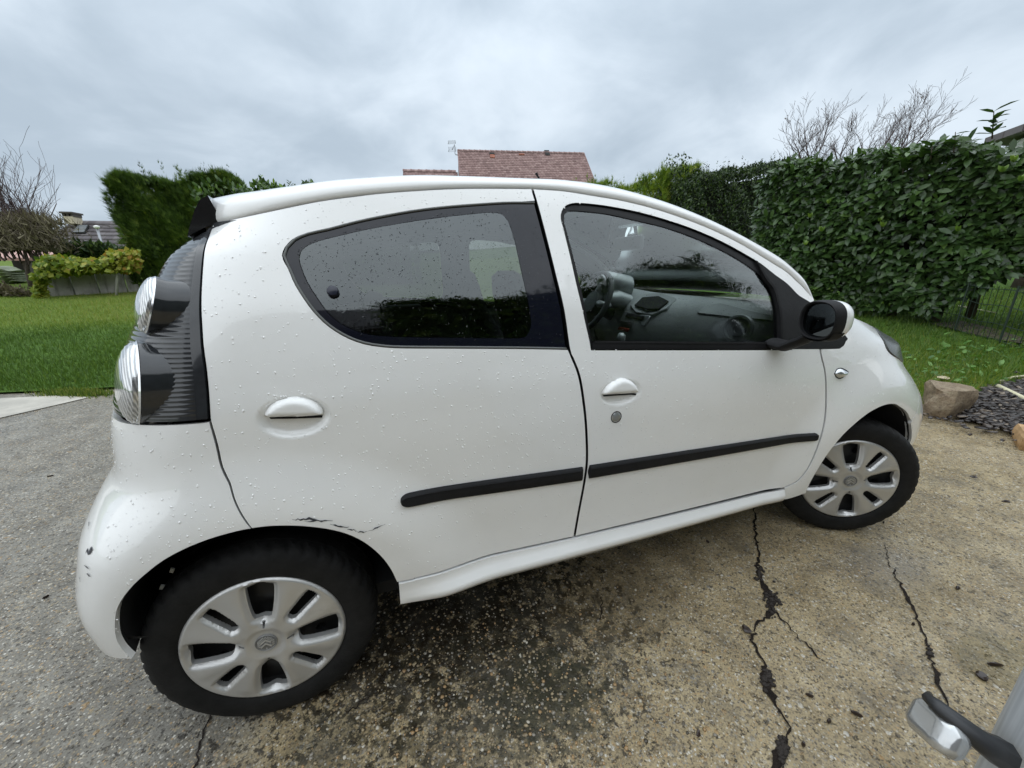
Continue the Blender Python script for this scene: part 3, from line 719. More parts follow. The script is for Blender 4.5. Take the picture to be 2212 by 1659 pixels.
for k in range(4):
    m = MB(); a, b = cuts[k] * wl_len + .012, cuts[k + 1] * wl_len - .012
    for (s0, s1) in ((a, b),):
        vs = []
        for (s_, dz) in ((s0, 0), (s1, 0)):
            p = dvn * s_
            for (off, z) in ((.06, 0), (.0, wt), (-.09, wt), (-.15, 0)): vs.append((p.x + nn.x * off, p.y + nn.y * off, z + hgt(wl.x + p.x, wl.y + p.y) - wl.z - .03))
        m.add(vs, [(0, 1, 5, 4), (1, 2, 6, 5), (2, 3, 7, 6), (3, 0, 4, 7), (0, 3, 2, 1), (4, 5, 6, 7)])
    bevel(m.build('panel', M_conc, wroot), .012)
M_vine = leafmat('vine_leaves', [(0, (.055, .10, .016)), (.3, (.12, .18, .022)), (.6, (.24, .28, .035)), (.82, (.34, .31, .05)), (1, (.34, .19, .04))], .5, .3, .3)
LEAFW = LEAF4.copy(); LEAFW[1:3, 1] *= 1.7
vy = wl.y - .25
x0v, x1v = at(78, 575, vy).x, at(300, 560, vy).x
vroot = tag(empty('grape_vine', ((x0v + x1v) / 2, vy, hgt(x0v, vy))), 'yellowing grape vine trained along the top of the grey concrete wall', 'vine'); O = np.array(vroot.location)
ps, tn = [], []
for k in range(5200):
    u = random.uniform(0, 1); px = 82 + 215 * u
    vtop = np.interp(px, [80, 110, 165, 215, 240, 300], [563, 553, 560, 562, 545, 540]); vbot = np.interp(px, [80, 100, 150, 200, 300], [602, 596, 589, 585, 583])
    q = at(px, random.uniform(vtop, vbot), vy + .35 * u + random.gauss(0, .16)); ps.append((q.x, q.y, q.z)); tn.append(min(1, max(0, random.gauss(.38 + .34 * u, .2))))
for k in range(420):
    px = random.gauss(88, 5); q = at(px, random.uniform(590, 652), vy - .05); ps.append((q.x, q.y, q.z)); tn.append(random.uniform(.3, .75))
ps = np.array(ps) - O
foliage('foliage', ps, rng.normal(0, .6, (len(ps), 3)) + (0, -.3, -.4), rng.normal(0, .4, (len(ps), 3)) + (0, -1, .5), rng.uniform(.07, .14, len(ps)), M_vine, vroot, LEAFW, LEAF4F, np.array(tn))
for px in (252,):
    a, b = at(px, 640, vy + .1), at(px + 2, 560, vy + .1)
    MB().tube([(a.x - O[0], a.y - O[1], hgt(a.x, a.y) - O[2]), (b.x - O[0], b.y - O[1], b.z - O[2])], .028, 6).build('post', M_conc, vroot, 180)
ys = 15.0
xs0, xs1 = at(165, 540, ys).x, at(262, 540, ys).x
bush('dark_shrub', 'dark broad-leaved shrub between the vine and the slate-roofed house', xs0, xs1, ys, 1.6, lambda x: at(165 + 97 * (x - xs0) / (xs1 - xs0), 532 + 6 * math.sin(x * 3), ys).z, 1700, M_privet, (.16, .30), cat='shrub', shape=LEAF8, faces=LEAF8F)
M_heather = leafmat('dull_twigs', [(0, (.07, .058, .042)), (.5, (.115, .098, .064)), (1, (.16, .145, .085))], .8, .1, .2)
yb_ = 13.0
b0 = at(62, 600, yb_); base = Vector((b0.x, b0.y, hgt(b0.x, b0.y)))
stems = []
for k in range(40):
    px = random.uniform(0, 112); s_ = at(px, random.uniform(545, 575), yb_ + random.uniform(-.5, .5)); stems.append(((-.25 + random.gauss(0, .22), random.gauss(0, .2), 1), random.uniform(1.1, 1.9), s_))
bt = bare_tree('multi-stemmed bare bush with upright purplish twigs at the far left', stems, [base, at(60, 590, yb_), at(58, 560, yb_)], 31, cat='bush', depth=2, bias=Vector((-.35, 0, .5)), leafn=0, tw=.022)
ps = []
for k in range(7000):
    px = random.gauss(52, 42); q = at(px, random.uniform(470, 541) + abs(px - 52) * .08, yb_ + random.gauss(0, .5)); ps.append(tuple(q - base))
foliage('foliage', np.array(ps), rng.normal(0, .5, (7000, 3)) + (-.4, 0, .8), rng.normal(0, 1, (7000, 3)), rng.uniform(.15, .38, 7000), M_heather, bt, np.array([[0, -.05, 0], [0, .05, 0], [1, 0, 0]]), np.array([[0, 1, 2]]))
xh0, xh1 = at(-60, 620, 11.0).x, at(86, 620, 11.0).x
bush('heather_bed', 'low brownish plants at the lawn edge left of the vine wall', xh0, xh1, 11.0, .6, lambda x: hgt(x, 11) + .17 + .04 * math.sin(x * 6), 1500, M_heather, (.06, .14), cat='plants', upright=.8)
# ================================================================== HOUSES AND FENCES
M_whitewall = simple('white_render', (.72, .72, .70), .8, var=.08, vscale=3)
M_dark = simple('dark_gap', (.012, .012, .012), .9)
M_metal = simple('grey_metal', (.30, .31, .33), .4, metal=.7)
def tile_material(name, stops, width, gap):
    m = Mat(name); v = m.co(); sx = m.n('ShaderNodeSeparateXYZ'); m.l(v, sx.inputs[0])
    a = m.n('ShaderNodeAttribute', attribute_name='tint')
    w = m.math('FRACT', m.math('ADD', m.math('DIVIDE', sx.outputs[0], width), m.math('MULTIPLY', a.outputs['Fac'], 7.3)))
    cell = m.math('FLOOR', m.math('ADD', m.math('DIVIDE', sx.outputs[0], width), m.math('MULTIPLY', a.outputs['Fac'], 7.3)))
    cmb = m.n('ShaderNodeCombineXYZ'); m.l(cell, cmb.inputs[0]); m.l(m.math('MULTIPLY', a.outputs['Fac'], 91.0), cmb.inputs[1])
    wn = m.n('ShaderNodeTexWhiteNoise', noise_dimensions='2D'); m.l(cmb.outputs[0], wn.inputs['Vector'])
    f = m.math('ADD', m.math('MULTIPLY', wn.outputs[0], .55), m.math('MULTIPLY', m.noise(v, .6, 6, .65), .45))
    col = m.ramp(f, stops); line = m.ramp(w, [(0, 1.0), (gap, 1.0), (gap + .02, 0.0)])
    col = m.mix(m.math('MULTIPLY', line, .6), col, (.06, .04, .035))
    m.set(Base_Color=col, Roughness=.75); return m.m
M_redtile = tile_material('red_roof_tiles', [(.2, (.20, .125, .118)), (.5, (.27, .172, .162)), (.8, (.35, .24, .225))], .27, .09)
M_slate = tile_material('slate_tiles', [(.2, (.075, .065, .07)), (.5, (.11, .098, .105)), (.8, (.16, .145, .15))], .32, .06)
def roof_rows(name, R0, R1, down, rows, gauge, lip, mat, parent, O, right_trim=None):
    """stepped courses of tiles from ridge R0-R1 down the slope vector (unit)"""
    V, F, T = [], [], []
    ax = (R1 - R0).normalized(); nrm = ax.cross(down).normalized()
    if nrm.z < 0: nrm = -nrm
    for r in range(rows):
        a = R0 + down * gauge * r - O; b = R1 + down * gauge * r - O
        a2 = a + down * gauge * 1.12; b2 = b + down * gauge * 1.12; n = len(V)
        V += [tuple(a), tuple(b), tuple(a2 + nrm * lip), tuple(b2 + nrm * lip), tuple(a2 - nrm * .004), tuple(b2 - nrm * .004)]
        F += [(n, n + 2, n + 3, n + 1), (n + 2, n + 4, n + 5, n + 3)]; T += [(r * .37) % 1] * 2
    o = npmesh(name, np.array(V), np.array(F), mat, parent, np.array(T)); o['kind'] = 'stuff'; return o
def ridge_row(R0, R1, n, rad, mat, parent, O, rise=.0):
    me = None; ax = R1 - R0; ln = ax.length / n; ang = math.atan2(ax.y, ax.x)
    for k in range(n):
        if me is None:
            mb = MB(); rows = []
            for x, rr in ((-.02, rad * 1.12), (ln * .18, rad * 1.12), (ln * .2, rad), (ln * 1.0, rad * .96)):
                rows.append([(x, rr * math.cos(t), rr * math.sin(t)) for t in np.linspace(-.25, math.pi + .25, 8)])
            mb.grid(rows); o = mb.build('ridge_tile', mat, parent, 60); me = o.data
            at_ = me.attributes.new('tint', 'FLOAT', 'FACE'); at_.data.foreach_set('value', [.4] * len(me.polygons))
        else: o = bpy.data.objects.new('ridge_tile', me); COL.objects.link(o); o.parent = parent
        o.location = R0 + ax * (k / n) - O + Vector((0, 0, rise)); o.rotation_euler = (0, -math.asin(ax.z / ax.length), ang)
# ---- red-tiled house behind the car roof
Yh = 36.0
r0, r1 = at(989, 326, Yh), at(1243, 329, Yh); r1.z = r0.z
hx0, hx1 = r0.x, r1.x
house = empty('red_tiled_house', (hx0, Yh, hgt(0, Yh))); tag(house, 'house with a dusty red tiled roof showing above the middle of the car roof', 'house')
O = Vector(house.location); pitch = R(42); down = Vector((0, -math.cos(pitch), -math.sin(pitch)))
nrow = 26
roof_rows('roof', r0, r1, down, nrow, .265, .045, M_redtile, house, O)
mb = MB(); eave = down * nrow * .265
depth = 2 * math.cos(pitch) * nrow * .265
mb.prism([(Yh - O.y, r0.z - O.z - .06), (Yh - O.y + eave.y, r0.z - O.z + eave.z - .06), (Yh - O.y + eave.y + .3, 0), (Yh - O.y - eave.y - .3, 0), (Yh - O.y - eave.y, r0.z - O.z + eave.z - .06)], 'x', .12, hx1 - hx0 - .12)
mb.build('wall', M_whitewall, house)
back = Vector((0, math.cos(pitch), -math.sin(pitch))); roof_rows('rear_roof', r0, r1, back, nrow, .265, .045, M_redtile, house, O)
ridge_row(r0, r1, 24, .13, M_redtile, house, O, .0)
MB().prism([(Yh - O.y + .1, r0.z - O.z + .06), (Yh - O.y, r0.z - O.z + .10), (Yh + eave.y * 1.0 - O.y, r0.z + eave.z - O.z), (Yh + eave.y - O.y, r0.z + eave.z - O.z - .22), (Yh - O.y, r0.z - O.z - .16)], 'x', -.05, .0).build('verge_board', M_redtile, house)
MB().prism([(Yh - O.y + .1, r0.z - O.z + .06), (Yh - O.y, r0.z - O.z + .10), (Yh + eave.y * 1.0 - O.y, r0.z + eave.z - O.z), (Yh + eave.y - O.y, r0.z + eave.z - O.z - .22), (Yh - O.y, r0.z - O.z - .16)], 'x', hx1 - hx0, hx1 - hx0 + .05).build('verge_board', M_redtile, house)
def on_roof(px, py):                 # photo point -> point on the red slope
    nrm = Vector((1, 0, 0)).cross(down); nrm = -nrm if nrm.z < 0 else nrm; d = pix(px, py)
    return CAM + d * ((r0 - CAM).dot(nrm) / d.dot(nrm)), nrm
M_brick = simple('terracotta', (.24, .085, .05), .8, var=.25, vscale=9)
for (px, m_) in ((1063.5, M_brick), (1172, M_dark)):
    a, nr_ = on_roof(px, 349); b, _ = on_roof(px, 335); c = (a + b) / 2 - O
    o = MB().box((-.20, -.30, -.02), (.20, .30, .05)).build('roof_vent', m_, house); o.location = c + nr_ * .06; o.rotation_euler = (pitch, 0, 0)
    o2 = MB().box((-.22, -.02, -.02), (.22, .22, .085)).build('roof_vent', M_dark, house); o2.location = c + nr_ * .05 - down * .2; o2.rotation_euler = (pitch, 0, 0)
a, nr_ = on_roof(1122, 342); o = MB().box((-.24, -.07, 0), (.24, .07, .1)).build('vent_tile', M_brick, house); o.location = a - O + nr_ * .03; o.rotation_euler = (pitch, 0, 0)
# lower wing on the left
s0, s1 = at(876, 365, Yh - 1.2), at(990, 365, Yh - 1.2); s1.z = s0.z
roof_rows('wing_roof', s0, s1 + Vector((.15, 0, 0)), down, 14, .265, .045, M_redtile, house, O)
roof_rows('wing_roof', s0, s1 + Vector((.15, 0, 0)), back, 8, .265, .045, M_redtile, house, O)
ridge_row(s0, s1, 7, .16, M_redtile, house, O, .0)
MB().box((s0.x - O.x + .12, -1.2 - 2.6, 0), (s1.x - O.x, -1.2 + 1.2, s0.z - O.z - 1.2)).build('wing_wall', M_whitewall, house)
MB().prism([(-1.2, s0.z - O.z - .05), (-1.2 - 2.6, s0.z - O.z - 2.45), (-1.2 - 2.6, s0.z - O.z - 2.8), (-1.2 + 1.5, s0.z - O.z - 1.6)], 'x', s0.x - O.x + .1, s0.x - O.x + .22).build('gable', M_whitewall, house)
# television aerial on a bent mast
mb = MB(); p = lambda px, py: at(px, py, Yh) - O
mb.tube([p(989, 335), p(984.5, 334), p(983, 331), p(982, 312)], .035, 6)
arm = mb.build('aerial_mast', M_metal, house, 180)
mb = MB(); mb.tube([p(977, 323), p(982, 312)], .03, 5)
for (xa_, xb_, ya_, yb_) in ((968, 983.5, 303, 310), (969, 984.5, 317, 327)):
    for k in range(6):
        t = k / 5; mb.tube([p(xa_ + 1.2 * math.sin(t * 3.1), ya_ + (yb_ - ya_) * t), p(xb_, ya_ + (yb_ - ya_) * t)], .009, 4)
    mb.tube([p(xa_, ya_), p(xa_ + 1.2, (ya_ + yb_) / 2), p(xa_, yb_)], .02, 5); mb.tube([p(xb_, ya_), p(xb_ + .4, yb_)], .02, 5)
mb.build('aerial_grid', M_metal, house, 180)
house.rotation_euler = (0, 0, -.85 * math.atan2(r0.x - CAM.x, r0.y - CAM.y))
# ---- slate-roofed house far left
Yl = 27.0
l0, l1 = at(160, 476, Yl), at(330, 476, Yl); l1.z = l0.z
hs = empty('slate_roofed_house', (l0.x, Yl, hgt(l0.x, Yl))); tag(hs, 'white house with a dark slate roof and one roof window at the far left', 'house'); O = Vector(hs.location)
pl = R(36); dn = Vector((-.30, -math.cos(pl), -math.sin(pl))); dn0 = Vector((0, -math.cos(pl), -math.sin(pl)))
Ln = (at(150, 526, Yl - 3.6).z - l0.z) / dn0.z; nr_rows = max(4, int(round(Ln / .34)))
V, F, T = [], [], []
nrm = Vector((0, -math.sin(pl), math.cos(pl)))
nrow_l = int(round((l0.z - at(150, 527, Yl - 4.2).z) / math.sin(pl) / .36)) + 1
for r in range(nrow_l):
    ext = -.36 * r * .35; a = l0 - O + dn0 * .36 * r + Vector((ext, 0, 0)); b = l1 - O + dn0 * .36 * r; a2 = a + dn0 * .40; b2 = b + dn0 * .40; n = len(V)
    V += [tuple(a), tuple(b), tuple(a2 + nrm * .06), tuple(b2 + nrm * .06), tuple(a2), tuple(b2)]; F += [(n, n + 2, n + 3, n + 1), (n + 2, n + 4, n + 5, n + 3)]; T += [(r * .37) % 1] * 2
npmesh('roof', np.array(V), np.array(F), M_slate, hs, np.array(T))['kind'] = 'stuff'
ez = nrow_l * .36 * math.sin(pl); ey = nrow_l * .36 * math.cos(pl)
MB().box((-.5, -ey + .35, 0), (l1.x - l0.x, ey - .35, l0.z - O.z - ez)).build('wall', M_whitewall, hs)
MB().prism([(0, l0.z - O.z - .1), (-ey + .2, l0.z - O.z - ez), (ey, l0.z - O.z - ez)], 'x', .3, l1.x - l0.x - .2).build('loft', M_slate, hs)
M_skyl = simple('roof_window_glass', (.16, .17, .18), .15, var=.1)
def on_sl(px, py):
    d = pix(px, py); return CAM + d * ((l0 - CAM).dot(nrm) / d.dot(nrm))
cs = [on_sl(*q) for q in ((171, 490), (195, 490), (186, 507), (159, 507))]
mb = MB(); mb.add([tuple(c - O + nrm * .12) for c in cs] + [tuple(c - O) for c in cs], [(0, 1, 2, 3), (0, 4, 5, 1), (1, 5, 6, 2), (2, 6, 7, 3), (3, 7, 4, 0)])
win = mb.build('roof_window', M_dark, hs)
cc = sum((c for c in cs), Vector()) / 4
mesh('pane', [tuple(cc + (c - cc) * .88 - O + nrm * .135) for c in cs], [(0, 1, 2, 3)], M_skyl, win)
M_cream = simple('cream_render', (.50, .44, .33), .85, var=.1)
c0, c1 = at(148, 477, Yl - .6), at(168, 477, Yl - .6); ct = at(158, 469, Yl - .6).z
chm = MB().box((c0.x - O.x, -.9, at(158, 484, Yl - .6).z - O.z), (c1.x - O.x, -.2, ct - O.z)).build('chimney', M_cream, hs)
mb = MB(); mb.box((c0.x - O.x - .06, -1.0, ct - O.z + .14), (c1.x - O.x + .06, -.1, ct - O.z + .22))
for k in (0, .5, 1): x = c0.x + (c1.x - c0.x) * (.06 + .88 * k) - O.x; mb.box((x - .05, -.9, ct - O.z), (x + .05, -.2, ct - O.z + .14))
mb.build('chimney_cap', simple('dark_cap', (.07, .06, .055), .8), chm)
# ---- open shed with a faded red roof, striped roll inside
Ysd = gnd(30, 613).y + .6
q0, q1 = at(-110, 556, Ysd), at(92, 560, Ysd)
shed = tag(empty('open_shed', (q1.x, Ysd, hgt(q1.x, Ysd))), 'low open shed with a faded pinkish roof at the left edge', 'shed'); O = Vector(shed.location)
M_pinkroof = simple('faded_red_sheet', (.42, .25, .21), .7, var=.25, vscale=4)
zt = at(40, 556, Ysd).z; zb_ = at(40, 545, Ysd + 2.2).z
MB().add([(q0.x - O.x, 0, zt - O.z), (0.2, 0, zt - O.z - .02), (-.3, 2.4, zb_ - O.z + .1), (q0.x - O.x, 2.4, zb_ - O.z + .1)] + [(q0.x - O.x, 0, zt - O.z - .08), (0.2, 0, zt - O.z - .1), (-.3, 2.4, zb_ - O.z), (q0.x - O.x, 2.4, zb_ - O.z)], [(0, 1, 2, 3), (4, 7, 6, 5), (0, 4, 5, 1), (1, 5, 6, 2), (2, 6, 7, 3), (3, 7, 4, 0)]).build('roof', M_pinkroof, shed)
MB().box((q0.x - O.x, 2.1, -.3), (-.3, 2.2, zt - O.z)).build('rear_wall', simple('dark_boards', (.03, .026, .022), .9), shed)
MB().box((-.45, .05, -.3), (-.30, 2.2, zt - O.z - .1)).build('side_wall', simple('grey_boards', (.10, .095, .085), .9), shed)
for x in (-.5, -1.75): MB().box((x - .07, .1, -.3), (x + .07, .24, zt - O.z - .05)).build('post', M_wood, shed)
qb0, qb1 = at(13, 608, Ysd - .6), at(52, 608, Ysd - .6)
M_sack = simple('green_plastic', (.26, .30, .19), .55, var=.2, vscale=6)
st_ = tag(empty('stacked_sacks', ((qb0.x + qb1.x) / 2, Ysd - .6, hgt(qb0.x, Ysd - .6))), 'pile of pale green sacks under the pinkish shed roof', 'sacks'); O = Vector(st_.location)
z0, z1 = 0.0, at(30, 578, Ysd - .6).z - O.z; hw = (qb1.x - qb0.x) / 2
for k in range(6):
    za, zb2 = z0 + (z1 - z0) * k / 6, z0 + (z1 - z0) * (k + .93) / 6; mb = MB(); rows = []
    for x in np.linspace(-1, 1, 9):
        sg = .06 * math.sin(x * 2.4 + k * .6); th = (zb2 - za) / 2 * (1 - abs(x) ** 5 * .6); zc = (za + zb2) / 2 + sg
        rows.append([(x * hw + .05 * k * 0, .3 * math.cos(t) * (1 - abs(x) ** 6 * .4), zc + th * math.sin(t)) for t in np.linspace(0, 2 * math.pi, 10, endpoint=False)])
    mb.grid(rows, closed=True); mb.f += [tuple(range(10)), tuple(len(mb.v) - 1 - i for i in range(10))]; mb.build('sack', M_sack, st_, 60)
# street lamp in front of the slate roof, far hill
a, b = at(220, 527, 20), at(212, 494, 20)
sl = tag(empty('lamp_post', (a.x, 20, hgt(a.x, 20))), 'slim grey post with a white top in front of the slate roof', 'lamp post'); O = Vector(sl.location)
MB().tube([(0, 0, 0), (0, 0, b.z - O.z), ], [.06, .045], 8).build('pole', M_metal, sl, 180)
MB().tube([(0, 0, b.z - O.z), (0, 0, b.z - O.z + .05), (0, 0, b.z - O.z + .10), (0, 0, b.z - O.z + .13)], [.05, .10, .10, .03], 10).build('lamp_head', M_whitewall, sl, 180)
M_hill = Mat('distant_woods'); v = M_hill.co(); M_hill.set(Base_Color=M_hill.ramp(M_hill.noise(v, .12, 6, .7), [(.3, (.06, .085, .07)), (.7, (.10, .135, .10))]), Roughness=1); M_hill = M_hill.m
vs = []; fs = []; nx = 60
for j, (yy, hh) in enumerate(((150, 0), (185, .75), (215, 1.0), (260, .8), (330, 0))):
    for i in range(nx):
        x = -340 + i * 12; top = (15.5 + 3 * math.sin(x * .013 + 1) + 1.2 * math.sin(x * .05) + .8 * math.sin(x * .31)) * math.exp(-max(0, x + 20) ** 2 / 150 ** 2); vs.append((x, yy, 2 + top * hh))
for j in range(4):
    for i in range(nx - 1): fs.append((j * nx + i, j * nx + i + 1, (j + 1) * nx + i + 1, (j + 1) * nx + i))
tag(mesh('hills', vs, fs, M_hill, smooth=180), kind='structure')

# ---- green wire fence right of the hedge, trees and wall behind
M_wire = simple('green_wire', (.018, .035, .022), .5)
f0, f1 = gnd(1975, 692), gnd(2330, 792)
fence = tag(empty('wire_fence', f0), 'low green welded wire fence running out from under the glossy hedge', 'fence'); O = Vector(f0)
fd = f1 - f0; fd.z = 0; fl = fd.length; fd.normalize(); hf = .62
mb = MB(); nv = int(fl / .075)
for k in range(nv + 1):
    p = f0 + fd * fl * k / nv; g = hgt(p.x, p.y)
    mb.tube([(p.x - O.x, p.y - O.y, g - O.z - .02), (p.x - O.x + .004 * math.sin(k), p.y - O.y, g - O.z + hf * .5), (p.x - O.x, p.y - O.y, g - O.z + hf + (.02 if k % 2 else 0))], .0032, 4, cap=False)
for z in (.05, .22, .42, .60):
    pts = []
    for k in range(20): p = f0 + fd * fl * k / 19; pts.append((p.x - O.x, p.y - O.y, hgt(p.x, p.y) - O.z + z + .01 * math.sin(k * 1.3)))
    mb.tube(pts, .004, 4, cap=False)
mb.build('wire_mesh', M_wire, fence)['kind'] = 'stuff'
for k in (.02, .33, .62, .95):
    p = f0 + fd * fl * k; g = hgt(p.x, p.y); MB().tube([(p.x - O.x, p.y - O.y, g - O.z - .1), (p.x - O.x, p.y - O.y, g - O.z + hf + .04)], .011, 8).build('post', M_wire, fence, 60)
# pale plank fence and garden wall far behind the wire fence, right edge
Dw = 17.0
a, b = atd(2100, 655, Dw), atd(2330, 665, Dw)
M_plank = simple('weathered_pale_planks', (.42, .41, .39), .8, var=.2, vscale=6)
pf = tag(empty('plank_fence', (a.x, a.y, hgt(a.x, a.y))), 'pale weathered plank fence seen past the right end of the hedge', 'fence'); O = Vector(pf.location)
e_ = b - a; e_.z = 0; ln = e_.length; e_.normalize(); ang = math.atan2(e_.y, e_.x); zt = atd(2200, 590, Dw).z - hgt(a.x, a.y)
npk = int(ln / .24); me = None
for k in range(npk):
    p = e_ * (ln * k / npk)
    if me is None: o = MB().box((.008, -.012, 0), (.232, .012, zt)).build('plank', M_plank, pf); me = o.data
    else: o = bpy.data.objects.new('plank', me); COL.objects.link(o); o.parent = pf
    o.location = (p.x, p.y, random.uniform(-.03, .02)); o.rotation_euler = (0, 0, ang)
for z in (.3, zt - .3): MB().box((0, .013, z), (ln, .05, z + .09)).build('rail', M_wood, pf).rotation_euler = (0, 0, ang)
a, b = atd(2120, 660, 13.5), atd(2330, 668, 13.5)
gw = tag(empty('garden_wall', (a.x, a.y, hgt(a.x, a.y))), 'low dark garden wall with a pale coping beyond the wire fence', 'wall'); O = Vector(gw.location)
e_ = b - a; e_.z = 0; ln = e_.length; ang = math.atan2(e_.y, e_.x); hh = max(.25, atd(2160, 652, 13.5).z - O.z)
MB().box((0, -.1, -.2), (ln, .1, hh)).build('wall_body', simple('dark_mossy_stone', (.075, .07, .055), .9, var=.4, vscale=7, bumpv=.5), gw).rotation_euler = (0, 0, ang)
MB().box((-.02, -.13, hh), (ln + .02, .13, hh + .05)).build('coping', M_conc, gw).rotation_euler = (0, 0, ang)
# trees behind, right edge
def small_tree(px, py, D, label, hgt_, seed, lean=0):
    q = atd(px, py, D); base = Vector((q.x, q.y, hgt(q.x, q.y))); root = tag(empty('tree', base), label, 'tree'); rr = random.Random(seed)
    MB().tube([(0, 0, -.1), (lean * .3, 0, hgt_ * .25), (lean, 0, hgt_ * .6)], [.13, .10, .06], 8).build('trunk', M_wood, root, 180)
    mb = MB(); tips = []
    for k in range(7): grow(mb, Vector((lean * .5, 0, hgt_ * (.25 + .05 * k))), Vector((rr.gauss(0, .8), rr.gauss(0, .8), .7)).normalized(), hgt_ * .4, .035, 2, Vector((0, 0, .3)), tips, rr)
    mb.build('limbs', M_wood, root, 180)
    n = 1500; ps = np.array([tuple(rr.choice(tips)) for k in range(n)]) + rng.normal(0, .22, (n, 3)); foliage('crown', ps, rng.normal(0, 1, (n, 3)), rng.normal(0, 1, (n, 3)) + (0, 0, .6), rng.uniform(.06, .13, n), M_privet, root)
small_tree(2178, 690, 11.5, 'dark leaning tree trunk behind the wire fence at the right edge', 1.9, 5, .4)
# dark roof slope peeping over the right end of the hedge
a = atd(2128, 300, 16); b = atd(2420, 250, 15)
rb = tag(empty('garage', (a.x, a.y, hgt(a.x, a.y))), 'building with a dark flat sloping roof just above the right end of the hedge', 'building'); O = Vector(rb.location)
e_ = b - a; e_.z = 0; ln = e_.length; e_.normalize(); ang = math.atan2(e_.y, e_.x); z0_ = atd(2130, 298, 16).z - O.z; z1_ = atd(2212, 268, 15.7).z - O.z; sl_ = (z1_ - z0_) / (atd(2212, 268, 15.7) - a).length
o = MB().prism([(0, z0_ - .15), (ln * .45, z0_ + sl_ * ln * .45 - .15), (ln * .9, z0_ - .15), (ln * .9, z0_), (ln * .45, z0_ + sl_ * ln * .45), (0, z0_)], 'y', 0, 5).build('roof', M_slate, rb); o.rotation_euler = (0, 0, ang)
o = MB().box((.4, .3, 0), (ln * .9 - .4, 4.7, z0_ - .2)).build('wall', M_whitewall, rb); o.rotation_euler = (0, 0, ang)
o = MB().prism([(.3, z0_ - .2), (ln * .45, z0_ + sl_ * ln * .45 - .2), (ln * .9 - .3, z0_ - .2)], 'y', .3, 4.7).build('gable', M_whitewall, rb); o.rotation_euler = (0, 0, ang)

# ---- what stands behind the photographer and shows only as a reflection in the windows
M_facade = simple('dark_brick', (.085, .07, .06), .85, var=.1, vscale=1.5)
bh = tag(empty('rear_house', (-3.5, -11.5, 0)), 'house mirrored in the rear side window of the white car', 'house')
MB().box((-9, -7, 0), (5.2, 0, 5.6)).build('wall', M_facade, bh)
MB().prism([(.45, 5.5), (-3.5, 9.6), (-7.45, 5.5), (-7.45, 5.35), (.45, 5.35)], 'x', -9.4, 5.6).build('roof', M_slate, bh)
M_pane = simple('window_glass', (.03, .035, .04), .08)
for x in (-6.5, -3.2, .2, 3):
    w_ = MB().box((x - .6, -.02, 1.0), (x + .6, .05, 2.3)).build('window', M_whitewall, bh); MB().box((x - .52, .03, 1.08), (x + .52, .06, 2.22)).build('pane', M_pane, w_)
def backhedge(x0, x1, y, top, n, label):
    top0 = top; root = tag(empty('rear_hedge', ((x0 + x1) / 2, y, 0)), label, 'hedge'); ps = []
    for k in range(n):
        x = random.uniform(x0, x1); ps.append((x - (x0 + x1) / 2, random.gauss(0, .12) + .45, top(x) * random.random() ** .7 + random.gauss(0, .1)))
    foliage('foliage', np.array(ps), rng.normal(0, 1, (n, 3)), rng.normal(0, .6, (n, 3)) + (0, 1, .5), rng.uniform(.25, .6, n), M_thuja, root, LEAF4, LEAF4F)
    b = MB(); rows = []  # added solid core, keeps sky light from passing through the hedge
    for x in np.linspace(x0, x1, 40): rows.append([(x - (x0 + x1) / 2, .45, 0), (x - (x0 + x1) / 2, .35, top(x) - .05), (x - (x0 + x1) / 2, -.6, top(x) - .1), (x - (x0 + x1) / 2, -.6, 0)])
    b.grid(rows, closed=True); b.build('light_block_core', M_core, root, 40)
backhedge(.2, 17, -9.5, lambda x: 6.9 + .42 * max(0, x - 2.2) + .25 * math.sin(x * 1.1), 6500, 'tall hedge mirrored in the front side window of the white car')
# ================================================================== LOOSE THINGS ON THE GROUND
def rock(name, label, cat, corners_bot, height, mat, seed, rough=.012, parent=None):
    """a split block: footprint polygon (world xy), uneven top"""
    r = random.Random(seed); c = sum((Vector((p[0], p[1])) for p in corners_bot), Vector((0, 0))) / len(corners_bot); z = hgt(c.x, c.y)
    n = len(corners_bot); vs = []
    for k, sc_ in ((0, .94), (.35, 1.03), (.8, 1.0), (1, .95)):
        for i, p in enumerate(corners_bot):
            hv = height * (1 + .05 * math.sin(i * 2.1 + seed)) if k > .5 else height
            vs.append(((p[0] - c.x) * sc_ + r.uniform(-1, 1) * rough, (p[1] - c.y) * sc_ + r.uniform(-1, 1) * rough, hv * k - (.01 if k == 0 else 0) + r.uniform(-1, 1) * rough * .5))
    fs = [tuple(reversed(range(n))), tuple(3 * n + i for i in range(n))]
    for l in range(3):
        for i in range(n): fs.append((l * n + i, l * n + (i + 1) % n, (l + 1) * n + (i + 1) % n, (l + 1) * n + i))
    o = mesh(name, vs, fs, mat, loc=(c.x, c.y, z))
    bm = bmesh.new(); bm.from_mesh(o.data); bmesh.ops.triangulate(bm, faces=bm.faces); bmesh.ops.subdivide_edges(bm, edges=bm.edges, cuts=3, use_grid_fill=True)
    for v_ in bm.verts:
        w = Vector(v_.co) * 11 + Vector((seed, seed, 0)); q = .45 * rough * (wob(w.x, w.y, seed) + wob(w.y, w.z, seed + 1)) ; v_.co += v_.normal * q
    bmesh.ops.recalc_face_normals(bm, faces=bm.faces); bm.to_mesh(o.data); bm.free(); o.data.polygons.foreach_set('use_smooth', [True] * len(o.data.polygons)); o.data.set_sharp_from_angle(angle=R(24))
    return tag(o, label, cat)
ms = Mat('sandstone'); v = ms.co(); stq = ms.n('ShaderNodeMapping'); ms.l(v, stq.inputs[0]); stq.inputs['Scale'].default_value = (1, 1, 3)
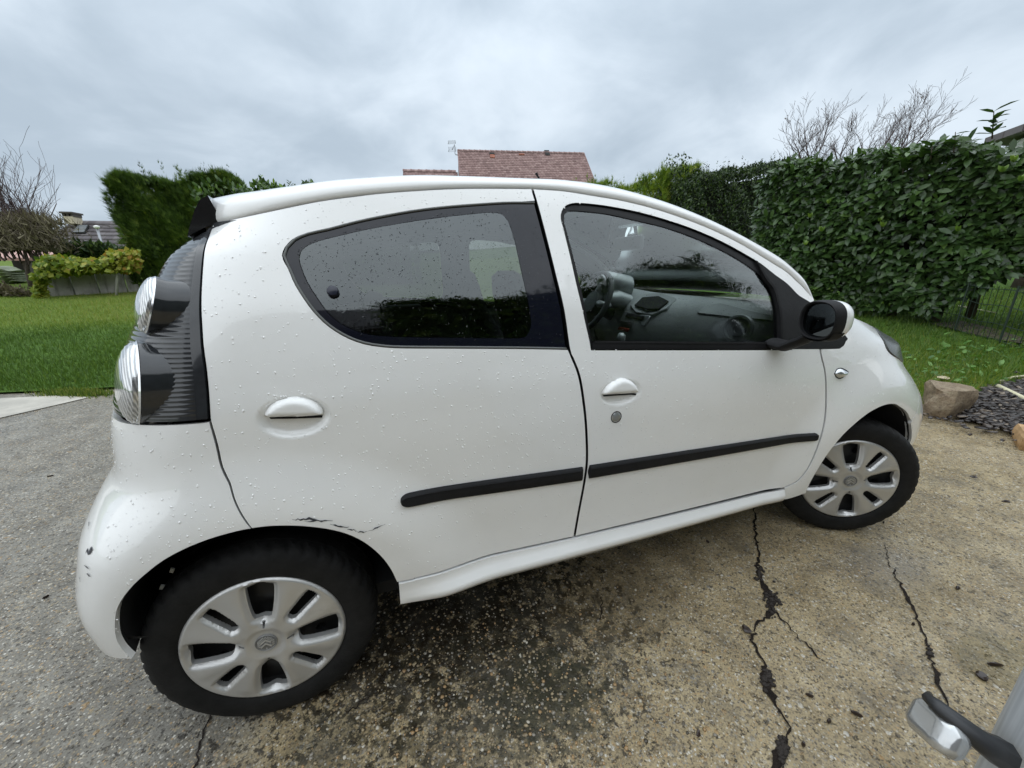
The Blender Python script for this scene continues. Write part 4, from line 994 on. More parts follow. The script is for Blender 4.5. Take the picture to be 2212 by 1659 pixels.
ms.set(Base_Color=ms.mix(ms.ramp(ms.noise(v, 30, 6, .7), [(.35, .6), (.5, 0.0)]), ms.ramp(ms.noise(stq.outputs[0], 5, 7, .65), [(.3, (.22, .155, .095)), (.5, (.37, .28, .185)), (.7, (.50, .41, .29))]), (.10, .07, .05)), Roughness=.8); ms.bump(ms.noise(v, 16, 8, .75), 1.0, .05)
sp = [gnd(*p) for p in [(1996, 898), (2044, 911), (2092, 898)]]
a, b, c = sp; back = Vector((.20, .11, 0))
foot = [(a.x, a.y), ((a.x + b.x) / 2 - .01, (a.y + b.y) / 2 - .015), (b.x, b.y), (c.x, c.y), (c.x + back.x, c.y + back.y), (a.x + back.x + .02, a.y + back.y + .02)]
rock('sandstone_block', 'big squarish tan sandstone block on the ground in front of the car nose', 'stone', foot, .215, ms.m, 3, .014)
a, b = gnd(2200, 974), gnd(2300, 1005)
mw = simple('raw_timber', (.40, .25, .12), .7, var=.3, vscale=9, bumpv=.3)
rock('timber_offcut', 'orange-brown block cut off by the right edge of the photo', 'block', [(a.x, a.y), (a.x + .20, a.y - .20), (a.x + .42, a.y - .1), (a.x + .22, a.y + .12)], .09, mw, 8, .006)
# slate / bark mulch bed
mb_ = Mat('dark_bark_chips'); at_ = mb_.n('ShaderNodeAttribute', attribute_name='tint'); mb_.set(Base_Color=mb_.ramp(at_.outputs['Fac'], [(0, (.02, .016, .015)), (.5, (.045, .037, .034)), (.85, (.09, .074, .065)), (1, (.24, .19, .14))]), Roughness=.32)
bed_soil = flat_region('mulch_bed', BED2, .026, simple('bed_soil', (.022, .018, .015), .8, var=.5, vscale=20), .25)
CH = np.array([[-.5, -.2, 0], [.45, -.24, .02], [.5, .18, 0], [-.4, .22, .03], [-.5, -.2, .16], [.45, -.24, .15], [.5, .18, .17], [-.4, .22, .15]]); CHF = np.array([[4, 5, 6, 7], [0, 1, 5, 4], [1, 2, 6, 5], [2, 3, 7, 6], [3, 0, 4, 7]])
ps, xs_ = [], [p[0] for p in BED2]; ys_ = [p[1] for p in BED2]
while len(ps) < 2200:
    x, y = random.uniform(min(xs_), max(xs_)) + random.gauss(0, .06), random.uniform(min(ys_), max(ys_)) + random.gauss(0, .05)
    if (pip(x, y, BED2) and random.random() < .35 + .65 * (wob(x * 3, y * 3, 2) > -.2)) or random.random() < .14: ps.append((x, y, hgt(x, y) + .022 + random.uniform(0, .025)))
n = len(ps); tag(foliage('bark_mulch', np.array(ps), rng.normal(0, 1, (n, 3)) * (1, 1, .10), rng.normal(0, .2, (n, 3)) + (0, 0, 1), rng.uniform(.022, .065, n), mb_.m, None, CH, CHF), 'bed of wet dark bark chips right of the sandstone block', 'mulch')
M_stick = simple('pale_peeled_wood', (.58, .54, .36), .6, var=.15, vscale=20)
def stick(pts, r, label, mat=M_stick, name='stick'):
    P_ = [gnd(*p) for p in pts]; c = P_[0]; return tag(MB().tube([(p.x - c.x, p.y - c.y, hgt(p.x, p.y) - c.z + r + .03) for p in P_], r, 7).build(name, mat, None, 180, loc=c), label, 'stick')
stick([(2152, 845), (2178, 858), (2230, 884)], .017, 'thick pale peeled stick lying across the bark bed at the right edge')
stick([(2158, 832), (2185, 824), (2214, 821)], .010, 'thin yellowish stick on the grass behind the bark bed')
stick([(2068, 666), (2110, 674), (2150, 682)], .008, 'thin pale stick on the soil at the foot of the wire fence')
# strip of bare soil under the hedge and the wire fence
soil = [gnd(*p) for p in [(2010, 706), (2075, 700), (2140, 716), (2200, 735), (2330, 770), (2330, 785), (2212, 752), (2140, 738), (2070, 722)]]
flat_region('bare_soil', [(p.x, p.y) for p in soil], .045, simple('bare_earth', (.055, .042, .03), .9, var=.5, vscale=12, bumpv=.6), .3)
# weeds in the rough part of the lawn
M_weed = leafmat('weeds', [(0, (.04, .11, .015)), (.5, (.08, .19, .03)), (1, (.16, .30, .07))], .5, .25)
ps = []
for (px, py, n_, sx_, sy_) in [(2090, 780, 110, 75, 26), (2030, 806, 80, 40, 16), (2150, 760, 50, 60, 16)]:
    for k in range(n_): q = gnd(random.gauss(px, sx_), random.gauss(py, sy_)); ps.append((q.x, q.y, q.z + random.uniform(.03, .07)))
ps = np.array([p for p in ps if not in_bed(p[0], p[1])]); n = len(ps)
tag(foliage('weeds', ps, rng.normal(0, 1, (n, 3)) * (1, 1, .4), rng.normal(0, .3, (n, 3)) + (0, -.2, 1), rng.uniform(.03, .085, n), M_weed, None, LEAF8, LEAF8F), 'flat broad-leaved weeds in the grass beyond the sandstone block', 'weeds')
M_paleleaf = simple('pale_dead_leaf', (.55, .46, .32), .6, var=.2, vscale=30)
def flat_leaf(px, py, size, ang, label, mat, cat='leaf', name='fallen_leaf', aspect=1.0, thick=.012, seed=0):
    r = random.Random(seed); q = gnd(px, py); n = 9; vs = []; ring = []
    for k in range(n):
        a = 2 * math.pi * k / n; rr = size * r.uniform(.72, 1.12); ring.append((rr * math.cos(a), rr * math.sin(a) * aspect))
    c, s = math.cos(ang), math.sin(ang); ring = [(x * c - y * s, x * s + y * c) for x, y in ring]
    vs = [(x, y, thick * .25 + r.uniform(0, thick * .5)) for x, y in ring] + [(x * .6, y * .6, thick + r.uniform(0, thick * .4)) for x, y in ring] + [(0, 0, thick * 1.05)] + [(x * .9, y * .9, -.002) for x, y in ring]
    fs = []
    for k in range(n):
        k2 = (k + 1) % n; fs += [(k, k2, n + k2, n + k), (n + k, n + k2, 2 * n), (2 * n + 1 + k, 2 * n + 1 + k2, k2, k)]
    o = mesh(name, vs, fs, mat, loc=(q.x, q.y, hgt(q.x, q.y) + .004)); o.data.polygons.foreach_set('use_smooth', [True] * len(o.data.polygons)); o.data.set_sharp_from_angle(angle=R(35)); return tag(o, label, cat, 'bits of dark bark lying on the drive' if name == 'bark_chip' else None)
for i, (px, py, s_, lab) in enumerate([(2033, 829, .05, 'pale dead leaf on the grass right behind the sandstone block'), (2075, 853, .04, 'tan dead leaf between the sandstone block and the bark bed')]): q = flat_leaf(px, py, s_, .3 * i, lab, M_paleleaf, seed=i); q.location.z += .05
M_chip = simple('wet_bark_chip', (.032, .021, .017), .3, var=.35, vscale=60)
chips = [(1612, 1362, .017, 1.3, .75, 'large wet bark chip beside the upper bend of the long crack'), (2120, 1462, .018, .2, .8, 'ragged brown bark chip on the slab right of the second crack'), (1508, 1587, .010, .9, .6, 'small dark bark chip on the pale slab near the bottom edge'),
         (2148, 1438, .022, -.5, .22, 'long thin bark sliver right of the second crack'), (2103, 1032, .024, .1, .6, 'dark wet bark chip on the slab right of the front wheel'), (2173, 1085, .022, -.3, .5, 'elongated bark chip farther right of the front wheel'),
         (1528, 1172, .009, 1.5, .45, 'narrow bark chip on the ground just below the sill'), (1870, 1120, .010, .1, .5, 'small bark chip under the right edge of the front tyre'), (1908, 1130, .008, .5, .5, 'tiny bark chip a little right of the front tyre'),
         (2068, 1272, .012, .2, .5, 'faint bark chip halfway between the second crack and the right edge'), (2095, 940, .02, .1, .5, 'bark chip on the slab below the sandstone block'), (1972, 1350, .006, .2, .7, 'tiny black chip touching the second crack'),
         (1790, 1560, .008, .3, .6, 'black chip between the two cracks near the bottom'), (1850, 1545, .014, -1.0, .3, 'dark sliver left of the marker lamp'), (1735, 1610, .006, .4, .8, 'tiny round chip right of the long crack at the bottom'),
         (1748, 1505, .010, -.9, .25, 'thin dark sliver right of the long crack near the bottom'), (110, 1030, .016, .2, .25, 'thin dark twig piece on the grey slab left of the car'), (100, 1292, .010, .9, .3, 'short dark twig on the grey slab left of the rear bumper')]
for i, (px, py, s_, an, asp, lab) in enumerate(chips): flat_leaf(px, py, s_, an, lab, M_chip, 'bark chip', 'bark_chip', asp, .006, i + 20)

# ---- grey trailer corner with a clear marker lamp, bottom right
mt = Mat('brushed_grey_sheet'); v = mt.co((60, 60, 1)); mt.set(Base_Color=mt.ramp(mt.noise(v, 3, 4), [(.3, (.40, .43, .46)), (.7, (.56, .59, .62))]), Roughness=.38, Metallic=.25); mt = mt.m
def ray_t(px, py, depth): return CAM + pix(px, py) * depth
M_under0 = simple('black_tyre', (.012, .012, .012), .7)
e0 = ray_t(2160, 1542, .60)
trailer = tag(empty('trailer', (e0.x, e0.y, 0)), 'grey ribbed metal trailer corner cutting off the bottom right of the photo', 'trailer')
ey = pix(2215, 1480); ey = Vector((ey.x, ey.y, 0)).normalized(); ex = Vector((ey.y, -ey.x, 0))
rows = []
for z in (.22, 1.16):
    r_ = []
    for k in range(40):
        t = k / 39; rib = .0035 * math.sin(t * 62) if .05 < t < .9 else 0
        if t < .10: q = ex * (.012 - .012 * math.cos(t * 15.7)) * 1 + ey * (.03 - .03 * t * 10)
        else: q = ex * (.024 + (t - .1) * .85) - ey * (.0 + rib - .0) - ey * (t - .1) * .35
        r_.append((q.x, q.y, z))
    r_ = [(ey.x * .35 + .0, ey.y * .35, z)] + r_ + [((ex * .78 + ey * .35).x, (ex * .78 + ey * .35).y, z)]
    rows.append(r_)
mb = MB(); mb.grid(rows, closed=True); m_ = len(rows[0]); mb.f += [tuple(range(m_)), tuple(2 * m_ - 1 - i for i in range(m_))]
mb.build('ribbed_panel', mt, trailer, 50)
for sx_ in (.16, .62):
    c = ex * sx_ + ey * .17; MB().tube([tuple(c + ey * .055 + Vector((0, 0, .16))), tuple(c - ey * .055 + Vector((0, 0, .16)))], .16, 20).build('trailer_wheel', M_under0, trailer, 50)
    MB().box((c.x - .03, c.y - .03, .16), (c.x + .03, c.y + .03, .24)).build('axle_bracket', M_under0, trailer)
M_rub = simple('black_rubber', (.022, .023, .025), .45)
M_lens = Mat('clear_lamp_lens'); M_lens.set(Base_Color=(.52, .53, .53, 1), Roughness=.14, Metallic=.7); M_lens = M_lens.m
O = Vector(trailer.location)
la, lb = ray_t(1982, 1535, .66), ray_t(2072, 1612, .585)
ax = (lb - la); ll = ax.length; axn = ax.normalized(); sd = axn.cross(-fw).normalized(); nf = sd.cross(axn).normalized()
if nf.dot(fw) > 0: nf = -nf
def ringp(t, w, h, o=0): 
    c = la + ax * t
    return [tuple(c - O + sd * (w * math.copysign(abs(math.cos(a)) ** .6, math.cos(a))) + nf * (h * math.copysign(abs(math.sin(a)) ** .6, math.sin(a)) + o)) for a in np.linspace(.39, .39 + 2 * math.pi, 8, endpoint=False)]
mb = MB(); mb.grid([ringp(t, w, h) for t, w, h in ((-.04, .014, .008), (.06, .025, .018), (.22, .029, .024), (.78, .029, .024), (.94, .025, .018), (1.04, .014, .007))], closed=True); mb.f += [tuple(range(8)), tuple(len(mb.v) - 1 - i for i in range(8))]
lamp = bevel(mb.build('marker_lamp', M_lens, trailer, 25), .0045, 2, 20)
mb = MB(); mb.box((-.5, -.5, -.5), (.5, .5, .5)); 
arm_pts = [la + ax * .22 - nf * .012 + sd * .006, la + ax * .4 - nf * .022 - sd * .0, la + ax * .75 - nf * .03, ray_t(2098, 1640, .585), ray_t(2140, 1665, .59)]
sgn = 1 if (sd.dot(rt) > 0) else -1
arm_pts = [p + sd * sgn * .031 for p in arm_pts]
mb = MB(); mb.tube([p - O for p in arm_pts], [.004, .008, .011, .016, .022], 8); mb.build('rubber_arm', M_rub, trailer, 180)
# ================================================================== CAR: side surface
def pch(xs,ys,x):
    # monotone-ish cubic hermite
    n=len(xs)
    if x<=xs[0]: return ys[0]+(ys[1]-ys[0])/(xs[1]-xs[0])*(x-xs[0])*0
    if x>=xs[-1]: return ys[-1]
    i=0
    while x>xs[i+1]: i+=1
    def slope(k):
        if k==0 or k==n-1:
            a=0 if k==0 else n-2
            return (ys[a+1]-ys[a])/(xs[a+1]-xs[a])
        d0=(ys[k]-ys[k-1])/(xs[k]-xs[k-1]); d1=(ys[k+1]-ys[k])/(xs[k+1]-xs[k])
        if d0*d1<=0: return 0.0
        return 2*d0*d1/(d0+d1)
    h=xs[i+1]-xs[i]; t=(x-xs[i])/h
    m0,m1=slope(i)*h,slope(i+1)*h
    return (2*t**3-3*t*t+1)*ys[i]+(t**3-2*t*t+t)*m0+(-2*t**3+3*t*t)*ys[i+1]+(t**3-t*t)*m1
def sst(a,b,x):
    t=min(1,max(0,(x-a)/(b-a))); return t*t*(3-2*t)
RH=(0.04,0.272); FH=(2.295,0.28)
def zb(x): return 0.988-0.083*(max(x,0.55)-0.86)
LOW=([.12,.2,.26,.31,.37,.45,.6,.75,.88],[.72,.765,.790,.797,.797,.799,.806,.806,.802])
UP=([-.10,-.014,.008,.1,.2,.3,.4,.46],[.802,.797,.784,.752,.713,.668,.620,.585])
UPS=([-.25,-.10,.1,.2,.3,.4,.46],[.805,.797,.754,.714,.668,.620,.585])
def width(x,z):
    q=z-zb(x)
    a=pch(LOW[0],LOW[1],z)
    b=pch(UPS[0],UPS[1],q)
    k=sst(-.22,-.04,q)
    w=a*(1-k)+b*k
    # wheel arch flares
    r=math.hypot((x-RH[0])/1.08,z-RH[1]); w+=0.030*(1-sst(.37,.56,r))*sst(.0,.25,r)*sst(.1,.45,z)
    r=math.hypot((x-FH[0])/1.0,z-FH[1]); w+=0.034*(1-sst(.36,.60,r))*sst(.0,.25,r)*sst(.1,.45,z)
    return w
# rear end: xr(z) centre line, cap length, exponents
XR=([.12,.25,.34,.45,.58,.68,.76,.86,.95,1.05,1.15,1.25,1.32,1.45],[-.34,-.44,-.48,-.49,-.46,-.425,-.384,-.366,-.338,-.30,-.245,-.189,-.108,.0])
def capr(z): return XR_L(z)
def XR_L(z): return 0.40-0.12*(1-sst(.60,.76,z))
XF=([.12,.25,.4,.5,.6,.7,.78,.86,.92,1.05],[2.9,3.0,3.041,3.058,3.014,2.914,2.828,2.794,2.666,2.44])
def XF_L(z): return 0.62
NR,MR=2.8,2.3
NF,MF=2.7,2.3
KR,KF=0.30,0.45
def P(s,z,off=0.0):
    """s==x along the flat of the side; wraps round both ends. returns x,y,z (y<0)"""
    xr=pch(*XR,z); L=XR_L(z); xc=xr+L
    xf=pch(*XF,z); Lf=XF_L(z); xcf=xf-Lf
    if s<xc:
        h=math.sin(min((xc-s)/KR,math.pi/2)); x=xc-L*h; f=max(0,1-h**NR)**(1/MR)
    elif s>xcf:
        h=math.sin(min((s-xcf)/KF,math.pi/2)); x=xcf+Lf*h; f=max(0,1-h**NF)**(1/MF)
    else: x=s;f=1
    w=width(x,z)*f
    if f>0.0: w-=0.012*f*((x-1.0)/1.2)**2          # gentle barrel in plan
    return (x,-(w+off),z)
def CV(pts):
    """outline measured with an older arc scale -> the scale used by P"""
    out=[]
    for s,z in pts:
        xc=pch(*XR,z)+XR_L(z); xcf=pch(*XF,z)-XF_L(z)
        if s<xc: s=xc-KR*math.asin(min(1,math.sin(min((xc-s)/KR,math.pi/2))**(2/NR)))
        elif s>xcf: s=xcf+KF*math.asin(min(1,math.sin(min((s-xcf)/KF,math.pi/2))**(2/NF)))
        out.append((s,z))
    return out

# ------------------------------------------------------------------ car materials
mp_ = Mat('white_car_paint'); v = mp_.co()
dirt = mp_.ramp(mp_.noise(v, 5, 6, .7), [(.45, 0.0), (.75, .10)])
mp_.set(Base_Color=mp_.mix(dirt, (.82, .82, .805), (.58, .56, .50)), Roughness=.35); mp_.b.inputs['Coat Weight'].default_value = 1.0; mp_.b.inputs['Coat Roughness'].default_value = .035
mp_.bump(mp_.noise(v, 220, 3), .012, .002); M_paint = mp_.m
M_blk = simple('black_trim_plastic', (.011, .011, .012), .6, spec=.2, var=.2, vscale=40, bumpv=.15, bscale=400)
M_seal_gapshade = simple('black_seal_and_gap_shade', (.007, .007, .008), .5, spec=.25)  # window seals, and the black that stands for shade in the door gaps
M_under = simple('black_underbody', (.008, .008, .008), .9)
M_trimgrey = simple('grey_interior_trim', (.36, .38, .38), .6, var=.1)
M_trimdark = simple('dark_interior_trim', (.05, .055, .057), .55, bumpv=.2, bscale=300)
M_trimsilver = simple('silver_interior_trim', (.36, .38, .38), .35, metal=.4)
M_head = simple('pale_headliner', (.30, .305, .30), .9)
M_seat = simple('grey_seat_cloth', (.06, .062, .066), .9, var=.2, vscale=90)
M_seatlight = simple('light_seat_cloth', (.17, .165, .155), .9, var=.15, vscale=90)
M_chrome = simple('bright_chrome', (.78, .79, .80), .12, metal=1)
M_frit = simple('black_glass_border', (.007, .008, .014), .06, spec=.42)
def glass(name, tint, rough=.02, droplets=True, refl=1.0):
    m = Mat(name); m.t.nodes.remove(m.b); v = m.co()
    tr = m.n('ShaderNodeBsdfTransparent'); tr.inputs[0].default_value = (*tint, 1)
    gl = m.n('ShaderNodeBsdfGlossy'); gl.inputs['Roughness'].default_value = rough; gl.inputs[0].default_value = (.93, .99, 1, 1)
    fr = m.n('ShaderNodeFresnel'); fr.inputs[0].default_value = 1.62
    f = m.math('MULTIPLY', fr.outputs[0], refl)
    if droplets:
        vm = m.n('ShaderNodeMapping'); m.l(v, vm.inputs[0]); vm.inputs['Scale'].default_value = (1, 1, .45)
        h = m.ramp(m.noise(vm.outputs[0], 150, 3, .55), [(.52, 0.0), (.66, 1.0)])
        b = m.n('ShaderNodeBump'); b.inputs['Strength'].default_value = .02; b.inputs['Distance'].default_value = .003; m.l(h, b.inputs['Height'])
        m.l(b.outputs[0], gl.inputs['Normal'])
    mx = m.n('ShaderNodeMixShader'); m.l(f, mx.inputs[0]); m.l(tr.outputs[0], mx.inputs[1]); m.l(gl.outputs[0], mx.inputs[2]); m.l(mx.outputs[0], m.out.inputs[0]); return m.m
M_glass = glass('wet_side_glass', (.84, .90, .89), refl=1.6)
M_glassrear = glass('wet_rear_side_glass', (.26, .285, .285), refl=1.7)
M_screen = glass('windscreen_glass', (.80, .84, .82), droplets=False)

car = tag(empty('car', (0, 0, 0)), 'small white five-door hatchback parked side-on, wet with rain', 'car')

# ------------------------------------------------------------------ panel builder
def smooth_loop(pts, step=.012, corner=38):
    """Catmull-Rom through the points, keeping corners sharp"""
    n = len(pts); cor = []
    for i in range(n):
        a, b, c = Vector(pts[i - 1]), Vector(pts[i]), Vector(pts[(i + 1) % n]); d1, d2 = (b - a), (c - b)
        if d1.length < 1e-6 or d2.length < 1e-6: continue
        if abs(d1.angle_signed(d2)) > R(corner): cor.append(i)
    out = []
    for i in range(n):
        p1, p2 = Vector(pts[i]), Vector(pts[(i + 1) % n])
        p0 = Vector(pts[i - 1]) if i not in cor else p1 * 2 - p2
        p3 = Vector(pts[(i + 2) % n]) if (i + 1) % n not in cor else p2 * 2 - p1
        k = max(1, int(round((p2 - p1).length / step)))
        for j in range(k):
            t = j / k; q = .5 * ((2 * p1) + (p2 - p0) * t + (2 * p0 - 5 * p1 + 4 * p2 - p3) * t * t + (3 * p1 - p0 - 3 * p2 + p3) * t ** 3)
            out.append((q.x, q.y))
    return out
def area(lp): return sum(lp[i - 1][0] * lp[i][1] - lp[i][0] * lp[i - 1][1] for i in range(len(lp))) / 2
def inset(lp, d):
    """move a loop inwards by d (loop orientation independent)"""
    sg = 1 if area(lp) > 0 else -1; n = len(lp); out = []
    for i in range(n):
        a, b = Vector(lp[i - 2 if i > 1 else (i - 2) % n]), Vector(lp[(i + 2) % n]); t = (b - a)
        if t.length < 1e-9: out.append(lp[i]); continue
        t.normalize(); out.append((lp[i][0] - t.y * d * sg, lp[i][1] + t.x * d * sg))
    return out
def snormal(s, z, off):
    h = .004; o0 = off
    f = lambda a, b: Vector(P(a, b, o0(a, b) if callable(o0) else o0))
    n = (f(s + h, z) - f(s - h, z)).cross(f(s, z + h) - f(s, z - h))
    if n.length < 1e-12: return Vector((-1, 0, 0))
    n.normalize()
    return n
def panel(name, outer, holes=(), off=0.0, mat=None, parent=None, gap=.002, flange=.016, step=.024, bstep=.012, lip=.0016, raw=False, inner=None, corner=38, dense=(), gap_shade=False):
    loops = []
    for i, lp in enumerate([outer] + list(holes)):
        l = lp if raw else smooth_loop(lp, bstep, corner)
        loops.append(inset(l, gap if i == 0 else -gap))
    o0 = off if callable(off) else (lambda s, z: off)
    st = []; ring = []
    if lip:
        for i, l in enumerate(loops): ring += inset(l, .006 if i == 0 else -.006)
    xs = [p[0] for p in loops[0]]; zs = [p[1] for p in loops[0]]
    allb = np.array([p for l in loops for p in l] + ring)
    for s in np.arange(min(xs) + step * .37, max(xs), step):
        for z in np.arange(min(zs) + step * .31, max(zs), step):
            if pip(s, z, loops[0]) and not any(pip(s, z, h) for h in loops[1:]) and ((allb - (s, z)) ** 2).sum(1).min() > (step * .55) ** 2: st.append((float(s), float(z)))
    ring = [q for q in ring if pip(q[0], q[1], loops[0]) and not any(pip(q[0], q[1], h) for h in loops[1:])]
    for (cx, cz, rx, rz, ds) in dense:
        st = [q for q in st if math.hypot((q[0] - cx) / rx, (q[1] - cz) / rz) > 1.08]
        for s in np.arange(cx - rx, cx + rx, ds):
            for z in np.arange(cz - rz, cz + rz, ds):
                if math.hypot((s - cx) / rx, (z - cz) / rz) < 1.08: st.append((float(s), float(z)))
    V, T, LI = cdt_region(loops, ring + st)
    bset = set(i for l in LI for i in l)
    pos = []; nor = []
    for i, (s, z) in enumerate(V):
        n = snormal(s, z, o0); q = Vector(P(s, z, o0(s, z)))
        if i in bset: q = q - n * lip
        pos.append(q); nor.append(n)
    faces = []
    for t in T:
        a, b, c = (pos[i] for i in t); faces.append(t if (b - a).cross(c - a).dot(nor[t[0]]) > 0 else t[::-1])
    nb = len(pos); nface = len(faces)
    if flange:
        for li, l in enumerate(LI):
            base = len(pos); m = len(l); cen = None
            for i in l: pos.append(pos[i] - nor[i] * flange); nor.append(nor[i])
            sg = (area([V[i] for i in l]) > 0) == (li == 0)
            for k in range(m):
                k2 = (k + 1) % m; q = (l[k], base + k, base + k2, l[k2]); faces.append(q if sg else q[::-1])
    me = bpy.data.meshes.new(name); me.from_pydata([tuple(p) for p in pos], [], faces); me.update()
    me.polygons.foreach_set('use_smooth', [True] * len(me.polygons))
    ns = []
    for pl in me.polygons:
        fl = len(pl.vertices) == 4 and min(pl.vertices) < nb <= max(pl.vertices)
        for vi in pl.vertices: ns.append(tuple(pl.normal) if fl else tuple(nor[vi]))
    me.normals_split_custom_set(ns)
    if gap_shade:
        me.materials.append(mat); me.materials.append(M_seal_gapshade)
        for k in range(nface, len(faces)): me.polygons[k].material_index = 1  # body-coloured flanges turned black: shade of the panel gaps put into the colour
        return link(name, me, None, parent)
    return link(name, me, mat, parent)
FAR = []                                                     # near-side panels to mirror to the far side
def both(o): FAR.append(o); return o

def dens(pts, step=.018):
    out = []
    for i in range(len(pts) - 1):
        p1, p2 = Vector(pts[i]), Vector(pts[i + 1]); p0 = Vector(pts[i - 1]) if i else p1 * 2 - p2; p3 = Vector(pts[i + 2]) if i + 2 < len(pts) else p2 * 2 - p1
        k = max(1, int(round((p2 - p1).length / step)))
        for j in range(k):
            t = j / k; q = .5 * ((2 * p1) + (p2 - p0) * t + (2 * p0 - 5 * p1 + 4 * p2 - p3) * t * t + (3 * p1 - p0 - 3 * p2 + p3) * t ** 3); out.append((q.x, q.y))
    return out + [tuple(pts[-1])]
# ------------------------------------------------------------------ outlines (s = length along the side, z = height)
BGAP = [(0.825, 1.427), (0.828, 1.391), (0.838, 1.292), (0.847, 1.192), (0.857, 1.088), (0.863, 0.991), (0.872, 0.965), (0.888, 0.921), (0.899, 0.863), (0.912, 0.762), (0.92, 0.655), (0.915, 0.576), (0.892, 0.373)]
GUT = [(0.08, 1.330), (0.152, 1.334), (0.204, 1.342), (0.258, 1.355), (0.324, 1.376), (0.393, 1.393), (0.503, 1.406), (0.622, 1.417), (0.751, 1.424), (0.825, 1.427), (0.926, 1.426), (1.026, 1.417), (1.131, 1.406), (1.24, 1.387), (1.353, 1.359), (1.47, 1.323), (1.592, 1.275), (1.718, 1.213), (1.783, 1.179), (1.822, 1.141), (1.835, 1.106), (1.848, 1.08)]
RGL = [(0.826, 1.387), (0.743, 1.384), (0.656, 1.376), (0.574, 1.367), (0.496, 1.356), (0.422, 1.342), (0.351, 1.326), (0.283, 1.307), (0.257, 1.296), (0.234, 1.282), (0.215, 1.265), (0.202, 1.247), (0.195, 1.229), (0.194, 1.209), (0.202, 1.184), (0.217, 1.153), (0.233, 1.125), (0.252, 1.1), (0.274, 1.079), (0.302, 1.06), (0.333, 1.046), (0.369, 1.037), (0.42, 1.03), (0.564, 1.018), (0.724, 1.004), (0.859, 0.991), (0.855, 1.088), (0.845, 1.192), (0.836, 1.292)]
FRIT = [(0.694, 1.354), (0.61, 1.345), (0.492, 1.328), (0.383, 1.308), (0.314, 1.292), (0.264, 1.279), (0.234, 1.267), (0.219, 1.253), (0.215, 1.238), (0.219, 1.215), (0.227, 1.189), (0.245, 1.152), (0.264, 1.12), (0.287, 1.096), (0.317, 1.078), (0.355, 1.065), (0.423, 1.056), (0.568, 1.044), (0.721, 1.032), (0.743, 1.037), (0.757, 1.059), (0.757, 1.109), (0.75, 1.206), (0.744, 1.291), (0.734, 1.335), (0.721, 1.35)]
FWIN = [(0.936, 0.983), (0.934, 1.007), (0.925, 1.064), (0.915, 1.15), (0.909, 1.243), (0.904, 1.31), (0.901, 1.343), (0.908, 1.364), (0.924, 1.38), (0.951, 1.389), (0.992, 1.39), (1.069, 1.385), (1.176, 1.371), (1.287, 1.348), (1.402, 1.317), (1.521, 1.274), (1.644, 1.217), (1.70, 1.182), (1.745, 1.15), (1.745, 1.0), (1.748, 0.915)]
FGL = [(0.946, 1.0), (0.943, 1.019), (0.936, 1.072), (0.93, 1.149), (0.923, 1.239), (0.917, 1.306), (0.914, 1.339), (0.919, 1.358), (0.933, 1.368), (0.961, 1.37), (1.063, 1.364), (1.169, 1.347), (1.28, 1.327), (1.395, 1.295), (1.514, 1.25), (1.604, 1.205), (1.668, 1.159), (1.694, 1.123), (1.70, 1.063), (1.69, 0.940)]
SAIL = [(1.640, 1.222), (1.718, 1.172), (1.769, 1.141), (1.81, 1.104), (1.837, 1.07), (1.886, 1.029), (1.972, 0.972), (2.036, 0.929), (2.03, 0.905), (2.005, 0.896), (1.69, 0.921), (1.696, 0.99), (1.700, 1.063), (1.694, 1.123), (1.668, 1.159)]
FDF = [(1.896, 0.902), (1.906, 0.865), (1.921, 0.828), (1.942, 0.734), (1.946, 0.641), (1.931, 0.549), (1.908, 0.454), (1.871, 0.386), (1.814, 0.358)]
RARCH = [(-0.235, 0.352), (-0.242, 0.382), (-0.243, 0.422), (-0.234, 0.47), (-0.219, 0.512), (-0.195, 0.552), (-0.172, 0.582), (-0.13, 0.610), (-0.078, 0.631), (-0.019, 0.644), (0.043, 0.648), (0.099, 0.641), (0.16, 0.623), (0.222, 0.593), (0.268, 0.553), (0.305, 0.497), (0.329, 0.436), (0.339, 0.376), (0.34, 0.310)]
FARCH = [(1.934, 0.294), (1.94, 0.361), (1.960, 0.429), (1.999, 0.500), (2.05, 0.560), (2.114, 0.604), (2.184, 0.636), (2.262, 0.652), (2.329, 0.648), (2.365, 0.633), (2.41, 0.593), (2.458, 0.526), (2.484, 0.461), (2.489, 0.422), (2.482, .34)]
BUMPG = [(0.033, 0.905), (0.025, 0.849), (0.020, 0.800), (0.016, 0.760), (0.020, 0.723), (0.030, 0.684), (0.043, 0.648)]
LAMPR = [(0.033, 0.906), (0.045, 0.958), (0.056, 1.012), (0.065, 1.063), (0.076, 1.115), (0.085, 1.168), (0.093, 1.222), (0.098, 1.265), (0.098, 1.30), (0.086, 1.328)]
BGAP, GUT, RGL, FRIT, FWIN, FGL, SAIL, FDF, RARCH, FARCH, BUMPG, LAMPR = map(CV, (BGAP, GUT, RGL, FRIT, FWIN, FGL, SAIL, FDF, RARCH, FARCH, BUMPG, LAMPR))
BUMPG = dens(BUMPG); LAMPR = dens(LAMPR); RARCH = dens(RARCH); FARCH = dens(FARCH); FDF = dens(FDF)
RGLD = dens(RGL[:26]); 
def scen(z): return pch(*XR, z) + XR_L(z) - KR * math.pi / 2
def fcen(z): return pch(*XF, z) - XF_L(z) + KF * math.pi / 2
def wave(cx, cz, rx, rz, d, up_only=False):
    def f(s, z):
        r = math.hypot((s - cx) / rx, (z - cz) / rz); return -d * (1 - sst(.72, 1.0, r))
    return f
rec_r = wave(.165, .893, .078, .050, .013); rec_f = wave(1.03, .850, .074, .040, .012)
